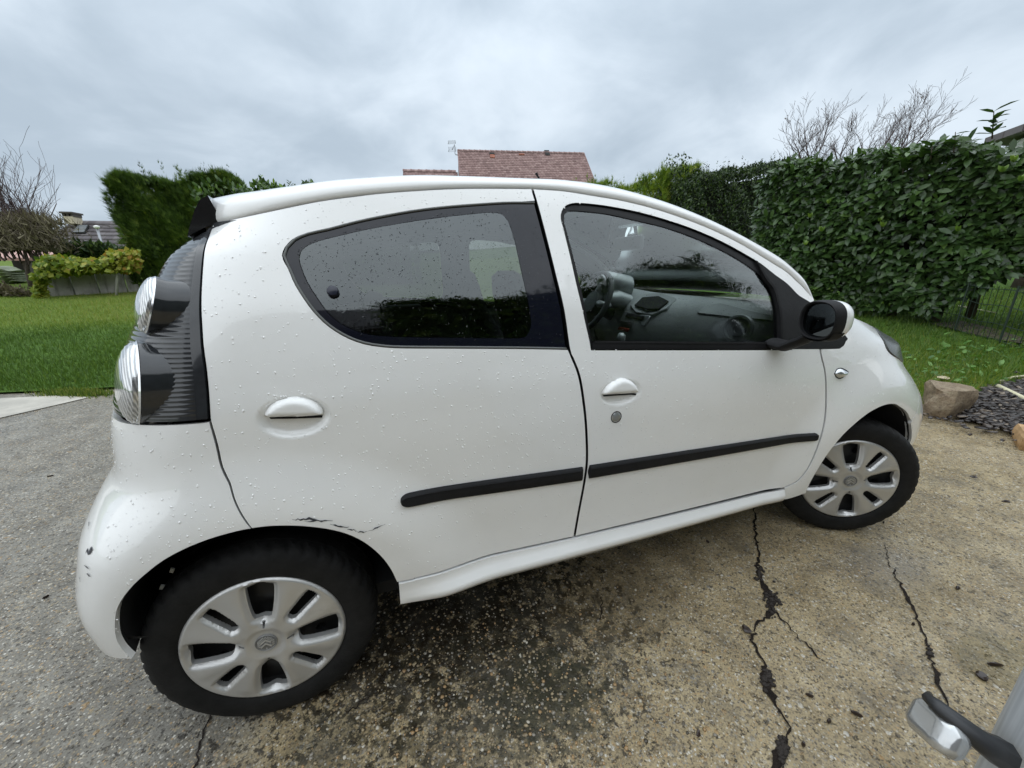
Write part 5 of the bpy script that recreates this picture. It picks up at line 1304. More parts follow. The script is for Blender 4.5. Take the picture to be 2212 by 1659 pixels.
def door_off(s, z):
    o = rec_r(s, z) if s < .5 else rec_f(s, z)
    # shoulder line under the windows, soft swage above the sill
    q = z - zb(s); o += 0
    return o + .004 * sst(.46, .40, z) * sst(.36, .42, s) * 0
i_b = 5
rd = [BGAP[0], BGAP[1]] + RGLD[3:-2] + [(0.8625, 0.990)] + BGAP[i_b + 1:] + [(0.431, 0.390), (0.386, 0.389), (0.339, 0.392)] + [p for p in RARCH[::-1] if p[0] > .05 and p[1] > .40 and p[0] < .338] + BUMPG[::-1] + LAMPR[1:] + GUT[1:9]
rear_door = both(panel('rear_door', rd, off=door_off, mat=M_paint, parent=car, flange=.03, gap=.002, gap_shade=True, dense=[(.165, .893, .084, .056, .006)]))
fd_ = [(s + .004, z) for s, z in BGAP[::-1]] + GUT[10:] + [(1.868, 1.045), (1.888, .96)] + FDF[:-1] + [(1.814, 0.358)]
front_door = both(panel('front_door', fd_, [FWIN], off=door_off, mat=M_paint, parent=car, flange=.03, gap=.002, gap_shade=True, dense=[(1.03, .85, .08, .046, .006)]))
# rear side window: black border with a clear pane, soft seal round it
rwin = both(panel('rear_side_window', RGLD + RGL[26:], [FRIT], off=-.005, mat=M_frit, parent=rear_door, gap=.0025, flange=.004, lip=.001))
pane_r = both(panel('pane', FRIT, off=-.0055, mat=M_glassrear, parent=rear_door, gap=-.001, flange=0, lip=0, step=.03))
fseal = both(panel('window_seal', FWIN, [FGL], off=-.008, mat=M_seal_gapshade, parent=front_door, gap=.0005, flange=.012, lip=.003))
pane_f = both(panel('front_side_window', FGL, off=-.014, mat=M_glass, parent=front_door, gap=-.002, flange=0, lip=0, step=.03))
belt = [(.940, .984), (1.745, .917), (1.745, .940), (.944, 1.005)]
both(panel('waist_seal', belt, off=-.001, mat=M_seal_gapshade, parent=front_door, gap=.0008, flange=.01, lip=.003, bstep=.03))
both(panel('waist_bead', [(.948, 1.001), (1.70, .938), (1.70, .944), (.950, 1.007)], off=.0015, mat=M_blk, parent=front_door, gap=.0, flange=.006, lip=.001, bstep=.03))
both(panel('mirror_sail', SAIL, off=.003, mat=M_blk, parent=front_door, gap=.0005, flange=.014, lip=.003))
def tube_on(name, pts, r, off, mat, parent, closed=False):
    mb = MB(); q = [Vector(P(s, z, off)) for s, z in pts]
    if closed: q.append(q[0])
    return mb.tube(q, r, 6).build(name, mat, parent, 180)
sealp = smooth_loop(RGLD + RGL[26:], .02)
M_sealgrey = simple('grey_window_bead', (.11, .115, .11), .5)
i0 = min(range(len(sealp)), key=lambda i: abs(sealp[i][0] - .826) + abs(sealp[i][1] - 1.387)); i1 = min(range(len(sealp)), key=lambda i: abs(sealp[i][0] - .859) + abs(sealp[i][1] - .991))
both(tube_on('window_bead', inset(sealp, .001)[i0:i1 + 1], .0032, -.004, M_sealgrey, rear_door))
# window catch
q = Vector(P(.278, 1.165, .0)); n_ = snormal(.278, 1.165, 0.0); both(MB().tube([q - n_ * .01, q + n_ * .004, q + n_ * .010, q + n_ * .012], [.012, .0132, .0112, .005], 16).build('window_catch', simple('blue_black_cap', (.022, .024, .04), .25), rear_door, 50))

# fender, sill, bumpers
RIDGE = CV([(1.872, 1.066), (1.915, 1.05), (1.96, 1.031), (2.0026, 1.012), (2.046, .996), (2.103, .979), (2.17, .961), (2.245, .937)])
HLR = CV([(2.245, .935), (2.204, .917), (2.225, .875), (2.264, .84), (2.356, .795)])
SEAMF = CV([(2.43, .70), (2.455, .62), (2.452, .545)])
fen = [(s + .004, z) for s, z in FDF[::-1]] + [(1.872, 1.04)] + RIDGE + HLR[1:] + SEAMF + [p for p in FARCH[::-1] if p[1] > .30 and p[0] < CV([(2.44, p[1])])[0][0]] + [(1.937, .311), (1.852, .298), (1.822, .30)]
fender = both(panel('front_fender', fen, mat=M_paint, parent=car, flange=.02))
SILL = [(1.810, .356), (0.892, 0.371), (0.431, 0.388), (0.386, 0.387), (0.343, 0.390), (0.340, 0.315), (0.67, 0.288), (1.188, 0.285), (1.818, 0.297)]
def sill_off(s, z):
    t = (z - .288) / .09; k = sst(.34, .50, s) * sst(1.86, 1.76, s)
    return .004 + .020 * math.exp(-((t - .42) / .30) ** 2) * (.25 + .75 * k) - .02 * max(0, .25 - t)
sill = both(panel('sill', SILL, off=sill_off, mat=M_paint, parent=car, flange=.03, gap=.0015, step=.016))
zs_r = [.352, .45, .58, .68, .76, .86, .905]
rb = [(s, z) for s, z in BUMPG[::-1]] + CV([(0.028, .9045), (-.05, .904), (-.124, .898), (-.2, .892)]) + [(scen(.885), .885)] + [(scen(z), z) for z in zs_r[-2:0:-1]] + [(scen(.352), .352)] + CV([(-.33, .350)]) + [p for p in RARCH if p[0] < .04]
rear_bumper = panel('rear_bumper', rb, mat=M_paint, parent=car, flange=.013, step=.022)
rb2 = rear_bumper.copy(); rb2.scale = (1, -1, 1)
fb = CV([(2.43, .70), (2.356, .793), (2.45, .775), (2.6, .77)]) + [(fcen(.77), .77)] + [(fcen(z), z) for z in (.7, .6, .5, .4, .3, .25)] + CV([(2.7, .25), (2.55, .27), (2.482, .30)]) + [p for p in FARCH[::-1] if p[0] > CV([(2.455, p[1])])[0][0]] + CV([(2.452, .545), (2.455, .62)])
both(panel('bumper_pad', [(scen(.525), .525), (scen(.525) + .20, .525), (scen(.57) + .20, .57), (scen(.57), .57)], off=.014, mat=M_blk, parent=car, gap=0, flange=.02, step=.03, lip=.004))
front_bumper = both(panel('front_bumper', fb, mat=M_paint, parent=car, flange=.022, step=.03))
M_hl = simple('smoked_headlamp', (.085, .09, .085), .25, spec=.45)
hl = HLR + CV([(2.45, .777), (2.58, .80), (2.62, .86), (2.56, .91), (2.40, .935)])
headl = both(panel('headlight', hl, off=lambda s, z: .006, mat=M_hl, parent=car, flange=.02, step=.02, gap=.002))
# bonnet from the two fender tops
rows = []
rg = smooth_loop(RIDGE[1:] + [(2.36, .90), (2.5, .86), (2.62, .82)] , .04)[: -1]
rgl = [p for i, p in enumerate(rg)]
rgo = []
for p_ in [(1.905, 1.054)] + RIDGE[2:] + [(2.40, .934), (2.55, .91), (2.62, .865)]: rgo.append(p_)
rgo = rgo[:-3] + CV(rgo[-3:])
for s, z in rgo:
    q = Vector(P(s, z)); r_ = []
    cxo = .10 + .12 * sst(1.9, 2.6, s)
    for t in np.linspace(-1, 1, 25):
        a = abs(t); yy = q.y * t * -1 if False else -q.y * t
        r_.append((q.x + cxo * (1 - a ** 2.2), yy, q.z + .018 * (1 - a ** 6) - .004))
    rows.append(r_)
mb = MB(); mb.grid(rows); bon = mb.build('bonnet', M_paint, car, 60)

# ------------------------------------------------------------------ roof, pillars, screens
RAIL = [(-0.004, -0.50, 1.332, 1.401), (0.066, -0.579, 1.334, 1.401), (0.122, -0.612, 1.342, 1.404), (0.19, -0.63, 1.355, 1.413), (0.289, -0.634, 1.376, 1.43), (0.393, -0.627, 1.393, 1.444), (0.503, -0.622, 1.406, 1.455), (0.622, -0.614, 1.417, 1.460), (0.751, -0.604, 1.424, 1.464), (0.822, -0.599, 1.427, 1.466), (0.926, -0.595, 1.426, 1.469), (1.026, -0.595, 1.417, 1.466), (1.131, -0.596, 1.406, 1.456), (1.24, -0.602, 1.387, 1.436), (1.353, -0.612, 1.359, 1.409), (1.47, -0.626, 1.323, 1.372), (1.592, -0.643, 1.275, 1.327), (1.718, -0.665, 1.213, 1.273), (1.783, -0.678, 1.179, 1.240), (1.833, -0.692, 1.141, 1.205), (1.87, -0.705, 1.106, 1.172), (1.905, -0.713, 1.06, 1.115)]
def gutter_pt(k):
    x, y, zg, zi = RAIL[k]
    return Vector((x, y, zg)), Vector((x, y + .095, zi))
def fine_rail(n=5):
    out = []
    for k in range(len(RAIL) - 1):
        a, b = RAIL[k], RAIL[k + 1]
        for j in range(n):
            t = j / n; p0 = RAIL[max(0, k - 1)]; p3 = RAIL[min(len(RAIL) - 1, k + 2)]
            out.append(tuple(.5 * (2 * a[i] + (b[i] - p0[i]) * t + (2 * p0[i] - 5 * a[i] + 4 * b[i] - p3[i]) * t * t + (3 * a[i] - p0[i] - 3 * b[i] + p3[i]) * t ** 3) for i in range(4)))
    return out + [RAIL[-1]]
FR = fine_rail()
def rail_row(x, y, zg, zi, drop=.012):
    """little gutter step, then a rounded shoulder up to the silhouette line (quarter ellipse)"""
    q = [(x, y + .010, zg - drop), (x, y + .0035, zg + .0015), (x, y + .002, zg + .006)]
    for a in np.linspace(.0, math.pi / 2 * .93, 9)[1:]:
        q.append((x, y + .002 + .093 * (1 - math.cos(a)) ** 1.0 * 1.0, zg + .006 + (zi - zg - .006) * math.sin(a)))
    return q
roofend = next(i for i, r_ in enumerate(FR) if r_[0] > 1.20)
rows = []
for i, (x, y, zg, zi) in enumerate(FR[:roofend + 1]):
    half = rail_row(x, y, zg, zi); ye = half[-1][1]; ze = half[-1][2]; r_ = list(half)
    kk = sst(-.02, .25, x); bulge = -.035 * (1 - sst(-.02, .2, x)) + .05 * sst(1.0, 1.22, x)
    for t in np.linspace(0, 1, 12)[1:]:
        yy = ye * (1 - t); c = 1 - (yy / ye) ** 2; r_.append((x + bulge * c, yy, ze + (.004 + .018 * kk) * c))
    r_ = r_ + [(a, -b, c) for a, b, c in r_[-2::-1]]
    rows.append(r_)
mb = MB(); mb.grid(rows)
last = rows[0]; lip_ = [(p[0] - .012, p[1], p[2] - .02) for p in last]; mb.add(last + lip_, [(i, i + 1, len(last) + i + 1, len(last) + i) for i in range(len(last) - 1)])
roof = mb.build('roof', M_paint, car, 50)
pil = MB(); rows = []
for (x, y, zg, zi) in FR[roofend:]: rows.append(rail_row(x, y, zg, zi))
apil = both(MB().grid(rows).build('windscreen_pillar', M_paint, car, 50))
inner = []; rows = []
for (x, y, zg, zi) in FR[roofend:]:
    e_ = rail_row(x, y, zg, zi)[-1]; r_ = []
    bl = .05 + .09 * sst(1.2, 1.9, x)
    for t in np.linspace(-1, 1, 19): r_.append((e_[0] + bl * (1 - t * t), -e_[1] * t, e_[2] + .006 * (1 - t * t)))
    rows.append(r_)
scr = MB().grid(rows).build('windscreen', M_screen, car, 180)
# cowl below the screen, headliner under the roof
e0_ = rows[-1]; cow = [[(p[0], p[1], p[2] + .0) for p in e0_], [(p[0] + .03, p[1] * 1.02, p[2] - .03) for p in e0_], [(p[0] + .09, p[1] * 1.03, p[2] - .055) for p in e0_]]
MB().grid(cow).build('scuttle', M_blk, car, 60)
rows = []
for (x, y, zg, zi) in FR[2:roofend + 1:2]: rows.append([(x, yy, zg - .03 + (zi - zg) * (1 - (abs(yy) / abs(y + .03)) ** 3)) for yy in np.linspace(y + .03, -y - .03, 13)])
MB().grid(rows).build('headliner', M_head, car, 180)
rows = []
for (x, y, zg, zi) in FR[roofend:]: rows.append([(x - .02, y + .022, zg - .02), (x - .035, y + .06, zg + .0), (x - .02, y + .095, zi - .02)])
both(MB().grid(rows).build('pillar_trim', M_head, car, 180))
# roof aerial
a, b = Vector((1.06, -.02, 1.49)), at(1158, 374, -.02)
a = at(1192, 389, -.02); a = Vector((a.x, -.02, 1.485)); b = Vector((b.x, -.02, b.z))
MB().tube([a - (b - a) * .3, a + (b - a) * .15, a + (b - a) * .9, b, b + (b - a) * .01], [.006, .0055, .0042, .0065, .004], 8).build('aerial', M_blk, car, 60)
# black spoiler end and tailgate glass
spo = []
for t in np.linspace(-1, 1, 25):
    c = 1 - abs(t) ** 3; y = .525 * t; bx = -.035 * c
    spo.append([(.012 + bx, y, 1.391 + .012 * c), (-.006 + bx, y, 1.381 + .012 * c), (-.022 + bx, y, 1.357 + .012 * c), (-.042 + bx, y, 1.316 + .006 * c), (-.049 + bx, y, 1.297), (-.01 + bx, y, 1.318), (.03 + bx, y, 1.335)])
mb = MB(); mb.grid(spo, closed=True); mb.f += [tuple(range(7)), tuple(len(mb.v) - 1 - i for i in range(7))]; mb.build('spoiler', simple('gloss_black', (.010, .010, .011), .12, coat=.6), car, 40)
LI_ = lambda z: scen(z) + (.165 + .02 * (z - .9))            # inner edge of the lamps, round the corner
tg = [(scen(.887), .888), (scen(.95), .95), (scen(1.05), 1.05), (scen(1.15), 1.15), (scen(1.25), 1.25), (scen(1.31), 1.31), (LI_(1.31), 1.31)] + [(LI_(z), z) for z in (1.25, 1.15, 1.05, .95)] + [(LI_(.893), .893)]
tail = both(panel('tailgate', tg, off=-.004, mat=M_frit, parent=car, flange=.02, step=.03))
# ------------------------------------------------------------------ tail lamp: ribbed smoked shell with two round pods
M_smoke = Mat('smoked_lamp_plastic'); v = M_smoke.co(); M_smoke.set(Base_Color=(.030, .032, .035, 1), Roughness=.10); M_smoke.b.inputs['Specular IOR Level'].default_value = .6; M_smoke = M_smoke.m
M_pod = simple('dark_pod_plastic', (.022, .024, .027), .10, spec=.6, var=.15, vscale=60)
M_clear = Mat('clear_lens_over_chrome'); v = M_clear.co()
wv = M_clear.n('ShaderNodeTexWave', wave_type='RINGS', rings_direction='SPHERICAL'); mpc = M_clear.n('ShaderNodeMapping'); M_clear.l(M_clear.co(kind='Generated'), mpc.inputs[0]); mpc.inputs['Location'].default_value = (-.5, -.5, -.35); M_clear.l(mpc.outputs[0], wv.inputs['Vector']); wv.inputs['Scale'].default_value = 6.5; wv.inputs['Distortion'].default_value = .0; wv.inputs['Detail'].default_value = 1
M_clear.set(Base_Color=M_clear.ramp(wv.outputs[0], [(.15, (.33, .34, .345)), (.55, (.52, .535, .54)), (.85, (.74, .75, .76))]), Roughness=.10, Metallic=.7); M_clear.b.inputs['Coat Weight'].default_value = .8; M_clear.b.inputs['Coat Roughness'].default_value = .02; M_clear = M_clear.m
M_repclear = simple('clear_repeater', (.62, .64, .65), .10, metal=.8)
M_orange = simple('orange_bulb', (.6, .10, .02), .3)
def LR(z): return float(np.interp(z, [p[1] for p in LAMPR], [p[0] for p in LAMPR]))
LR_ = 0
rows = []
for z in np.arange(.911, 1.330, .0014):
    z = float(z); l = LI_(max(.9, min(z, 1.30))) + .16 * max(0, z - 1.29) / .04; r_ = LR(z) - .003; row = []
    for t in np.linspace(0, 1, 17):
        s_ = l + (r_ - l) * t; w = .5 + .5 * math.sin(z * 2 * math.pi / .0098 - .4 * t)
        o_ = .001 + .0017 * w ** 1.3 * sst(.0, .012, r_ - .014 - s_) * sst(.914, .924, z) - (.012 if t in (0, 1) else 0)
        row.append(P(s_, z, o_))
    rows.append(row)
lamp = both(MB().grid(rows).build('tail_light', M_smoke, car, 50))
trim = [(LR(z) - .002, z) for z in (.912, .96, 1.01, 1.06, 1.11, 1.16, 1.21, 1.26, 1.30, 1.322)] + [(LR(z) - .018, z) for z in (1.30, 1.26, 1.21, 1.16, 1.11, 1.06, 1.01, .96, .912)]
both(panel('lamp_edge', trim, off=.006, mat=M_pod, parent=lamp, gap=.0, flange=.01, lip=.004, step=.02, corner=60))
def pod(c, rad, length, tail, axis):
    """bullet-shaped pod, axis rearwards and a little outwards; clear domed lens at its rear end"""
    ax = Vector(axis).normalized(); a = ax.cross(Vector((0, 0, 1))).normalized(); b = a.cross(ax).normalized()
    body = []
    for (t, r_) in [(-tail, .05), (-tail * .94, .34), (-tail * .8, .62), (-tail * .55, .84), (-tail * .3, .95), (0, .99), (length * .3, 1.0), (length * .36, .985)]:
        T = Vector((-.95, -.05, .03)); cc = c - T * (-t) if t < 0 else c + ax * t
        body.append([tuple(cc + (a * math.cos(k) + b * math.sin(k)) * rad * r_) for k in np.linspace(0, 2 * math.pi, 36, endpoint=False)])
    o = both(MB().grid(body, closed=True).build('lamp_pod', M_pod, lamp, 50))
    rim = []
    for (t, r_) in [(length * .33, .99), (length * .36, 1.005), (length * .42, .97), (length * .42, .80), (length * .30, .76)]:
        rim.append([tuple(c + ax * t + (a * math.cos(k) + b * math.sin(k)) * rad * r_) for k in np.linspace(0, 2 * math.pi, 36, endpoint=False)])
    both(MB().grid(rim, closed=True).build('lamp_ring', M_chrome, lamp, 40))
    dome = []
    n = 22
    for j in range(n + 1):
        u = j / n; r_ = math.cos(u * math.pi / 2) * .965 + .0; t = length * .40 + math.sin(u * math.pi / 2) * rad * .36
        rip = 1 + .010 * math.sin(u * 46)
        dome.append([tuple(c + ax * t * (1 if j else 1) + (a * math.cos(k) + b * math.sin(k)) * rad * max(.004, r_ * rip)) for k in np.linspace(0, 2 * math.pi, 36, endpoint=False)])
    both(MB().grid(dome, closed=True).build('lamp_lens', M_clear, lamp, 60))
    return c, ax
def podat(px, py, y): return at(px, py, y)
c1 = podat(357, 662, -.64); pod(c1 + Vector((0, -.018, 0)), .064, .05, .125, (-.86, -.43, .34))
c2 = podat(333, 822, -.668); pod(c2 + Vector((0, -.020, 0)), .094, .055, .165, (-.87, -.45, .20))
# ------------------------------------------------------------------ handles, lock, rub strips, side repeater
def surf_solid(name, loop, height, base, mat, parent, dome=1.0, step=.01, lipw=.008, n=None):
    """raised shape on the side: rises from base to height within lipw of its edge"""
    lp = smooth_loop(loop, step * .7, 40); arr = np.array(lp)
    def off(s, z):
        d = math.sqrt(((arr - (s, z)) ** 2).sum(1).min()); t = min(1, d / lipw); return base + (height - base) * math.sqrt(max(0, 1 - (1 - t) ** 2)) if pip(s, z, lp) else base
    return both(panel(name, lp, off=lambda s, z: off(s, z), mat=mat, parent=parent, gap=0, flange=max(.012, -base + .01), lip=0, step=step, raw=True))
surf_solid('door_handle', [(0.1035, 0.900), (0.108, 0.912), (0.120, .926), (0.140, 0.937), (0.168, 0.942), (0.195, .935), (0.213, .922), (0.2235, 0.905), (0.2245, 0.888), (.165, .893)], .016, -.010, M_paint, rear_door, lipw=.016, step=.006)
surf_solid('door_handle', [(0.9665, 0.848), (0.972, 0.865), (.988, .882), (1.027, 0.896), (1.06, .886), (1.083, 0.866), (1.0935, 0.840), (1.03, .844)], .016, -.010, M_paint, front_door, lipw=.016, step=.006)
for par, pl in ((rear_door, [(.112, .8965), (.165, .8905), (.2215, .886), (.220, .8805), (.165, .8855), (.114, .8915)]), (front_door, [(.975, .8450), (1.03, .8415), (1.088, .8375), (1.086, .8330), (1.03, .8370), (.977, .8405)])):
    both(panel('grip_shadow', pl, off=lambda s, z: door_off(s, z) + .0012, mat=M_under, parent=par, gap=0, flange=.004, lip=0, step=.012))  # black strip painted in as the shadow under the handle's lower edge
cx_, cz_ = 1.015, .775
ring = lambda r_: [(cx_ + r_ * math.cos(a), cz_ + r_ * math.sin(a)) for a in np.linspace(0, 2 * math.pi, 20, endpoint=False)]
lk = surf_solid('door_lock', ring(.0165), .005, -.002, simple('brushed_lock', (.42, .43, .43), .3, metal=.9), front_door, lipw=.006, step=.006)
surf_solid('keyhole', [(cx_ - .0015, cz_ - .006), (cx_ + .0015, cz_ - .006), (cx_ + .0015, cz_ + .006), (cx_ - .0015, cz_ + .006)], .0062, .003, M_under, front_door, lipw=.001, step=.004)
both(panel('lock_bezel', ring(.0185), [ring(.016)], off=.001, mat=M_under, parent=front_door, gap=0, flange=.004, lip=0, step=.01, raw=True))
def rub_strip(top, bot, parent, round_a, round_b):
    t0, b0 = dens(top, .03), dens(bot, .03); rows = []; n = 60
    def samp(l, t):
        f = t * (len(l) - 1); i = min(len(l) - 2, int(f)); k = f - i; return (l[i][0] + (l[i + 1][0] - l[i][0]) * k, l[i][1] + (l[i + 1][1] - l[i][1]) * k)
    for t in np.concatenate([np.linspace(0, .04, 9)[:-1], np.linspace(.04, .96, n), np.linspace(.96, 1, 9)[1:]]):
        a_, b_ = samp(t0, t), samp(b0, t); e = 1.0; L_ = abs(t0[-1][0] - t0[0][0])
        for rr, d in ((round_a, t * L_), (round_b, (1 - t) * L_)):
            if d < rr: e = min(e, math.sqrt(max(0, 1 - (1 - d / rr) ** 2)))
        ee = max(.02, e); hh = min(1.0, min(t * L_, (1 - t) * L_) / .006) ** .5
        row = []
        for v_, o_ in ((0, -.003), (0, .004), (.06, .0085), (.20, .0115), (.24, .0100), (.5, .0105), (.86, .0095), (.96, .006), (1, .003), (1, -.003)):
            vv = .5 + (v_ - .5) * ee; s_, z_ = a_[0] + (b_[0] - a_[0]) * vv, a_[1] + (b_[1] - a_[1]) * vv; row.append(P(s_, z_, o_ * hh - (.003 if hh < .1 else 0)))
        rows.append(row)
    return both(MB().grid(rows).build('rub_strip', M_blk, parent, 35))
rub_strip([(0.372, .655), (0.60, .646), (0.909, 0.629)], [(0.372, .618), (0.60, .602), (0.909, 0.583)], rear_door, .028, .003)
rub_strip([(0.926, 0.630), (1.3, .614), (1.70, .5945), (1.918, 0.583)], [(0.926, 0.585), (1.3, .572), (1.70, .558), (1.918, 0.552)], front_door, .003, .016)
ind = [(1.978, .806), (1.990, .820), (2.012, .822), (2.035, .814), (2.055, .804), (2.035, .793), (2.014, .786), (1.992, .791)]
rep = surf_solid('side_repeater', ind, .016, -.001, M_repclear, fender, lipw=.020, step=.006)
both(panel('repeater_bezel', inset(smooth_loop(ind, .006), -.003), [inset(smooth_loop(ind, .006), .001)], off=.0008, mat=M_under, parent=fender, gap=0, flange=.003, lip=0, step=.02, raw=True))
# scuffs: short dark strokes scraped into the paint
M_scuff = simple('scraped_primer', (.04, .042, .05), .7, var=.5, vscale=120)
def scuff(parent, pts, w, seed):
    r = random.Random(seed); L_, R_ = [], []
    for i in range(len(pts) - 1):
        (a, b), (c, d) = pts[i], pts[i + 1]; k = 7
        for j in range(k + (i == len(pts) - 2)):
            t = j / k; s, z = a + (c - a) * t, b + (d - b) * t; u = (i + t) / (len(pts) - 1); ww = w * r.uniform(.25, 1.2) * math.sin(math.pi * min(.95, max(.05, u)))
            zj = r.gauss(0, w * .25); L_.append(P(s, z + ww / 2 + zj, .0012)); R_.append(P(s, z - ww / 2 + zj, .0012))
    n = len(L_); o = mesh('scuff', L_ + R_, [(i, n + i, n + i + 1, i + 1) for i in range(n - 1)], M_scuff, parent, 180); return o
for i, (pts, w) in enumerate([([(.128, .654), (.155, .649), (.212, .628)], .006), ([(.150, .644), (.20, .632)], .004), ([(.205, .622), (.245, .603)], .006), ([(.240, .600), (.262, .588)], .004), ([(.285, .580), (.33, .588)], .0035), ([(.262, .586), (.285, .580)], .004)]): scuff(rear_door, CV(pts), w, i)
for i, (pts, w) in enumerate([([(-.268, .628), (-.240, .636)], .010), ([(-.272, .606), (-.25, .602)], .003), ([(-.265, .592), (-.25, .588)], .004), ([(-.29, .662), (-.275, .656)], .004), ([(-.30, .57), (-.292, .56)], .004)]): scuff(rear_bumper, CV(pts), w, i + 10)

# ------------------------------------------------------------------ wheel arches and inner shell
def liner(arch, c, ext, parent, name='arch_liner'):
    lp = []
    for (s, z) in arch: q = P(s, z, -.006); lp.append(q)
    rows = [[(p[0], p[1] + .004, p[2]) for p in lp], [(c[0] + (p[0] - c[0]) * 1.03, p[1] + .05, c[1] + (p[2] - c[1]) * 1.03) for p in lp], [(c[0] + (p[0] - c[0]) * 1.03, -.45, c[1] + (p[2] - c[1]) * 1.03) for p in lp], [(c[0], -.45, c[1]) for p in lp]]
    both(MB().grid(rows).build(name, M_under, parent, 60))
liner(RARCH, (.04, .28), 0, car); liner(FARCH, (2.27, .28), 0, car)
for px, py in ((372, 1232), (350, 1268)):
    q = at(px, py, -.72); o = MB().box((-.004, -.002, -.006), (.004, .002, .006)).build('liner_clip', simple('white_clip', (.6, .6, .58), .5), car); o.location = q; o.rotation_euler = (0, .5, 0)
# dark structure behind the panel gaps, with the window openings left free
sh = [(.10, .40), (.37, .33), (1.80, .30), (1.90, .40), (1.93, .62), (1.90, .90), (1.86, 1.02)] + [(s - .01, z - .01) for s, z in GUT[::-1] if s < 1.80] + [(.07, 1.25), (.06, 1.1), (.05, .95), (.03, .80), (.03, .72), (.10, .68), (.24, .62), (.33, .52), (.36, .42)]
sh = sh[1:]
both(panel('inner_shell', sh, [inset(RGL, .012), inset(FWIN, .006)], off=-.028, mat=M_under, parent=car, gap=0, flange=0, step=.06, bstep=.03, lip=0))
inn = [(.16, 1.02), (.18, .72), (.34, .66), (.44, .42), (1.84, .36), (1.86, .60), (1.80, .90), (.9, .972), (.55, .995), (.3, 1.03)]
both(panel('door_trim', inn, off=-.075, mat=M_trimgrey, parent=car, gap=0, flange=0, step=.08, bstep=.05, lip=0))
# wing top behind the lamp, closing the rear corner
sh2 = [(.04, .91), (-.1, .90), (LI_(.9), .9)] + [(LI_(z), z) for z in (1.0, 1.1, 1.2, 1.3)] + [(.09, 1.32), (.09, 1.2), (.07, 1.05)]
both(panel('inner_shell', sh2, off=-.02, mat=M_under, parent=car, gap=0, flange=0, step=.06, bstep=.04, lip=0))
fsh = [(1.90, .40), (1.93, .60), (1.90, .90), (1.92, 1.0), (2.0, .98), (2.17, .93), (2.3, .85), (2.40, .72), (2.43, .6), (2.40, .62), (2.3, .67), (2.2, .665), (2.1, .63), (2.0, .55), (1.94, .45)]
both(panel('inner_shell', fsh, off=-.024, mat=M_under, parent=car, gap=0, flange=0, step=.06, bstep=.04, lip=0))
both(panel('inner_shell', [(scen(.88) , .88), (scen(.6), .6), (scen(.38), .38), (-.20, .38)] + [q for q in RARCH if q[0] < .03 and q[1] > .40] + [(.02, .72), (.01, .88)], off=-.03, mat=M_under, parent=car, gap=.004, flange=0, step=.05, bstep=.03, lip=0))
MB().box((-.25, -.70, .26), (2.75, .70, .30)).build('floor_pan', M_under, car)

# ------------------------------------------------------------------ wheels
M_tyre = Mat('tyre_rubber'); v = M_tyre.co(); M_tyre.set(Base_Color=M_tyre.ramp(M_tyre.noise(v, 18, 6, .7), [(.35, (.008, .008, .008)), (.7, (.017, .0168, .0165))]), Roughness=.7); M_tyre.b.inputs['Specular IOR Level'].default_value = .22; M_tyre.bump(M_tyre.noise(v, 160, 4), .25, .004); M_tyre = M_tyre.m
M_alloy = Mat('silver_wheel_trim'); v = M_alloy.co(); sc_ = M_alloy.ramp(M_alloy.noise(v, 9, 6, .75, .5), [(.56, 0.0), (.66, .35)])
M_alloy.set(Base_Color=M_alloy.mix(sc_, (.56, .555, .54), (.38, .37, .35)), Roughness=.38, Metallic=.62); M_alloy.bump(M_alloy.noise(v, 130, 3), .05, .002); M_alloy = M_alloy.m
M_capdark = simple('dull_silver', (.20, .20, .195), .45, metal=.3)
M_steel = simple('black_steel_wheel', (.014, .014, .014), .45, var=.3, vscale=30)
def hole_wide(a):
    pts = [(.074, -.016), (.085, -.0215), (.118, -.0275), (.157, -.0305), (.164, -.025), (.1655, 0), (.164, .025), (.157, .0305), (.118, .0275), (.085, .0215), (.074, .016), (.070, 0)]
    return [(r_ * math.cos(a) - w * math.sin(a), r_ * math.sin(a) + w * math.cos(a)) for r_, w in pts]
def hole_thin(a):
    pts = [(.084, -.009), (.096, -.0120), (.154, -.0150), (.162, -.011), (.1635, 0), (.162, .011), (.154, .0150), (.096, .0120), (.084, .009), (.080, 0)]
    return [(r_ * math.cos(a) - w * math.sin(a), r_ * math.sin(a) + w * math.cos(a)) for r_, w in pts]
def slot(a):
    return [(r_ * math.cos(a) - w * math.sin(a), r_ * math.sin(a) + w * math.cos(a)) for r_, w in [(.047, -.0026), (.060, -.0026), (.060, .0026), (.047, .0026)]]
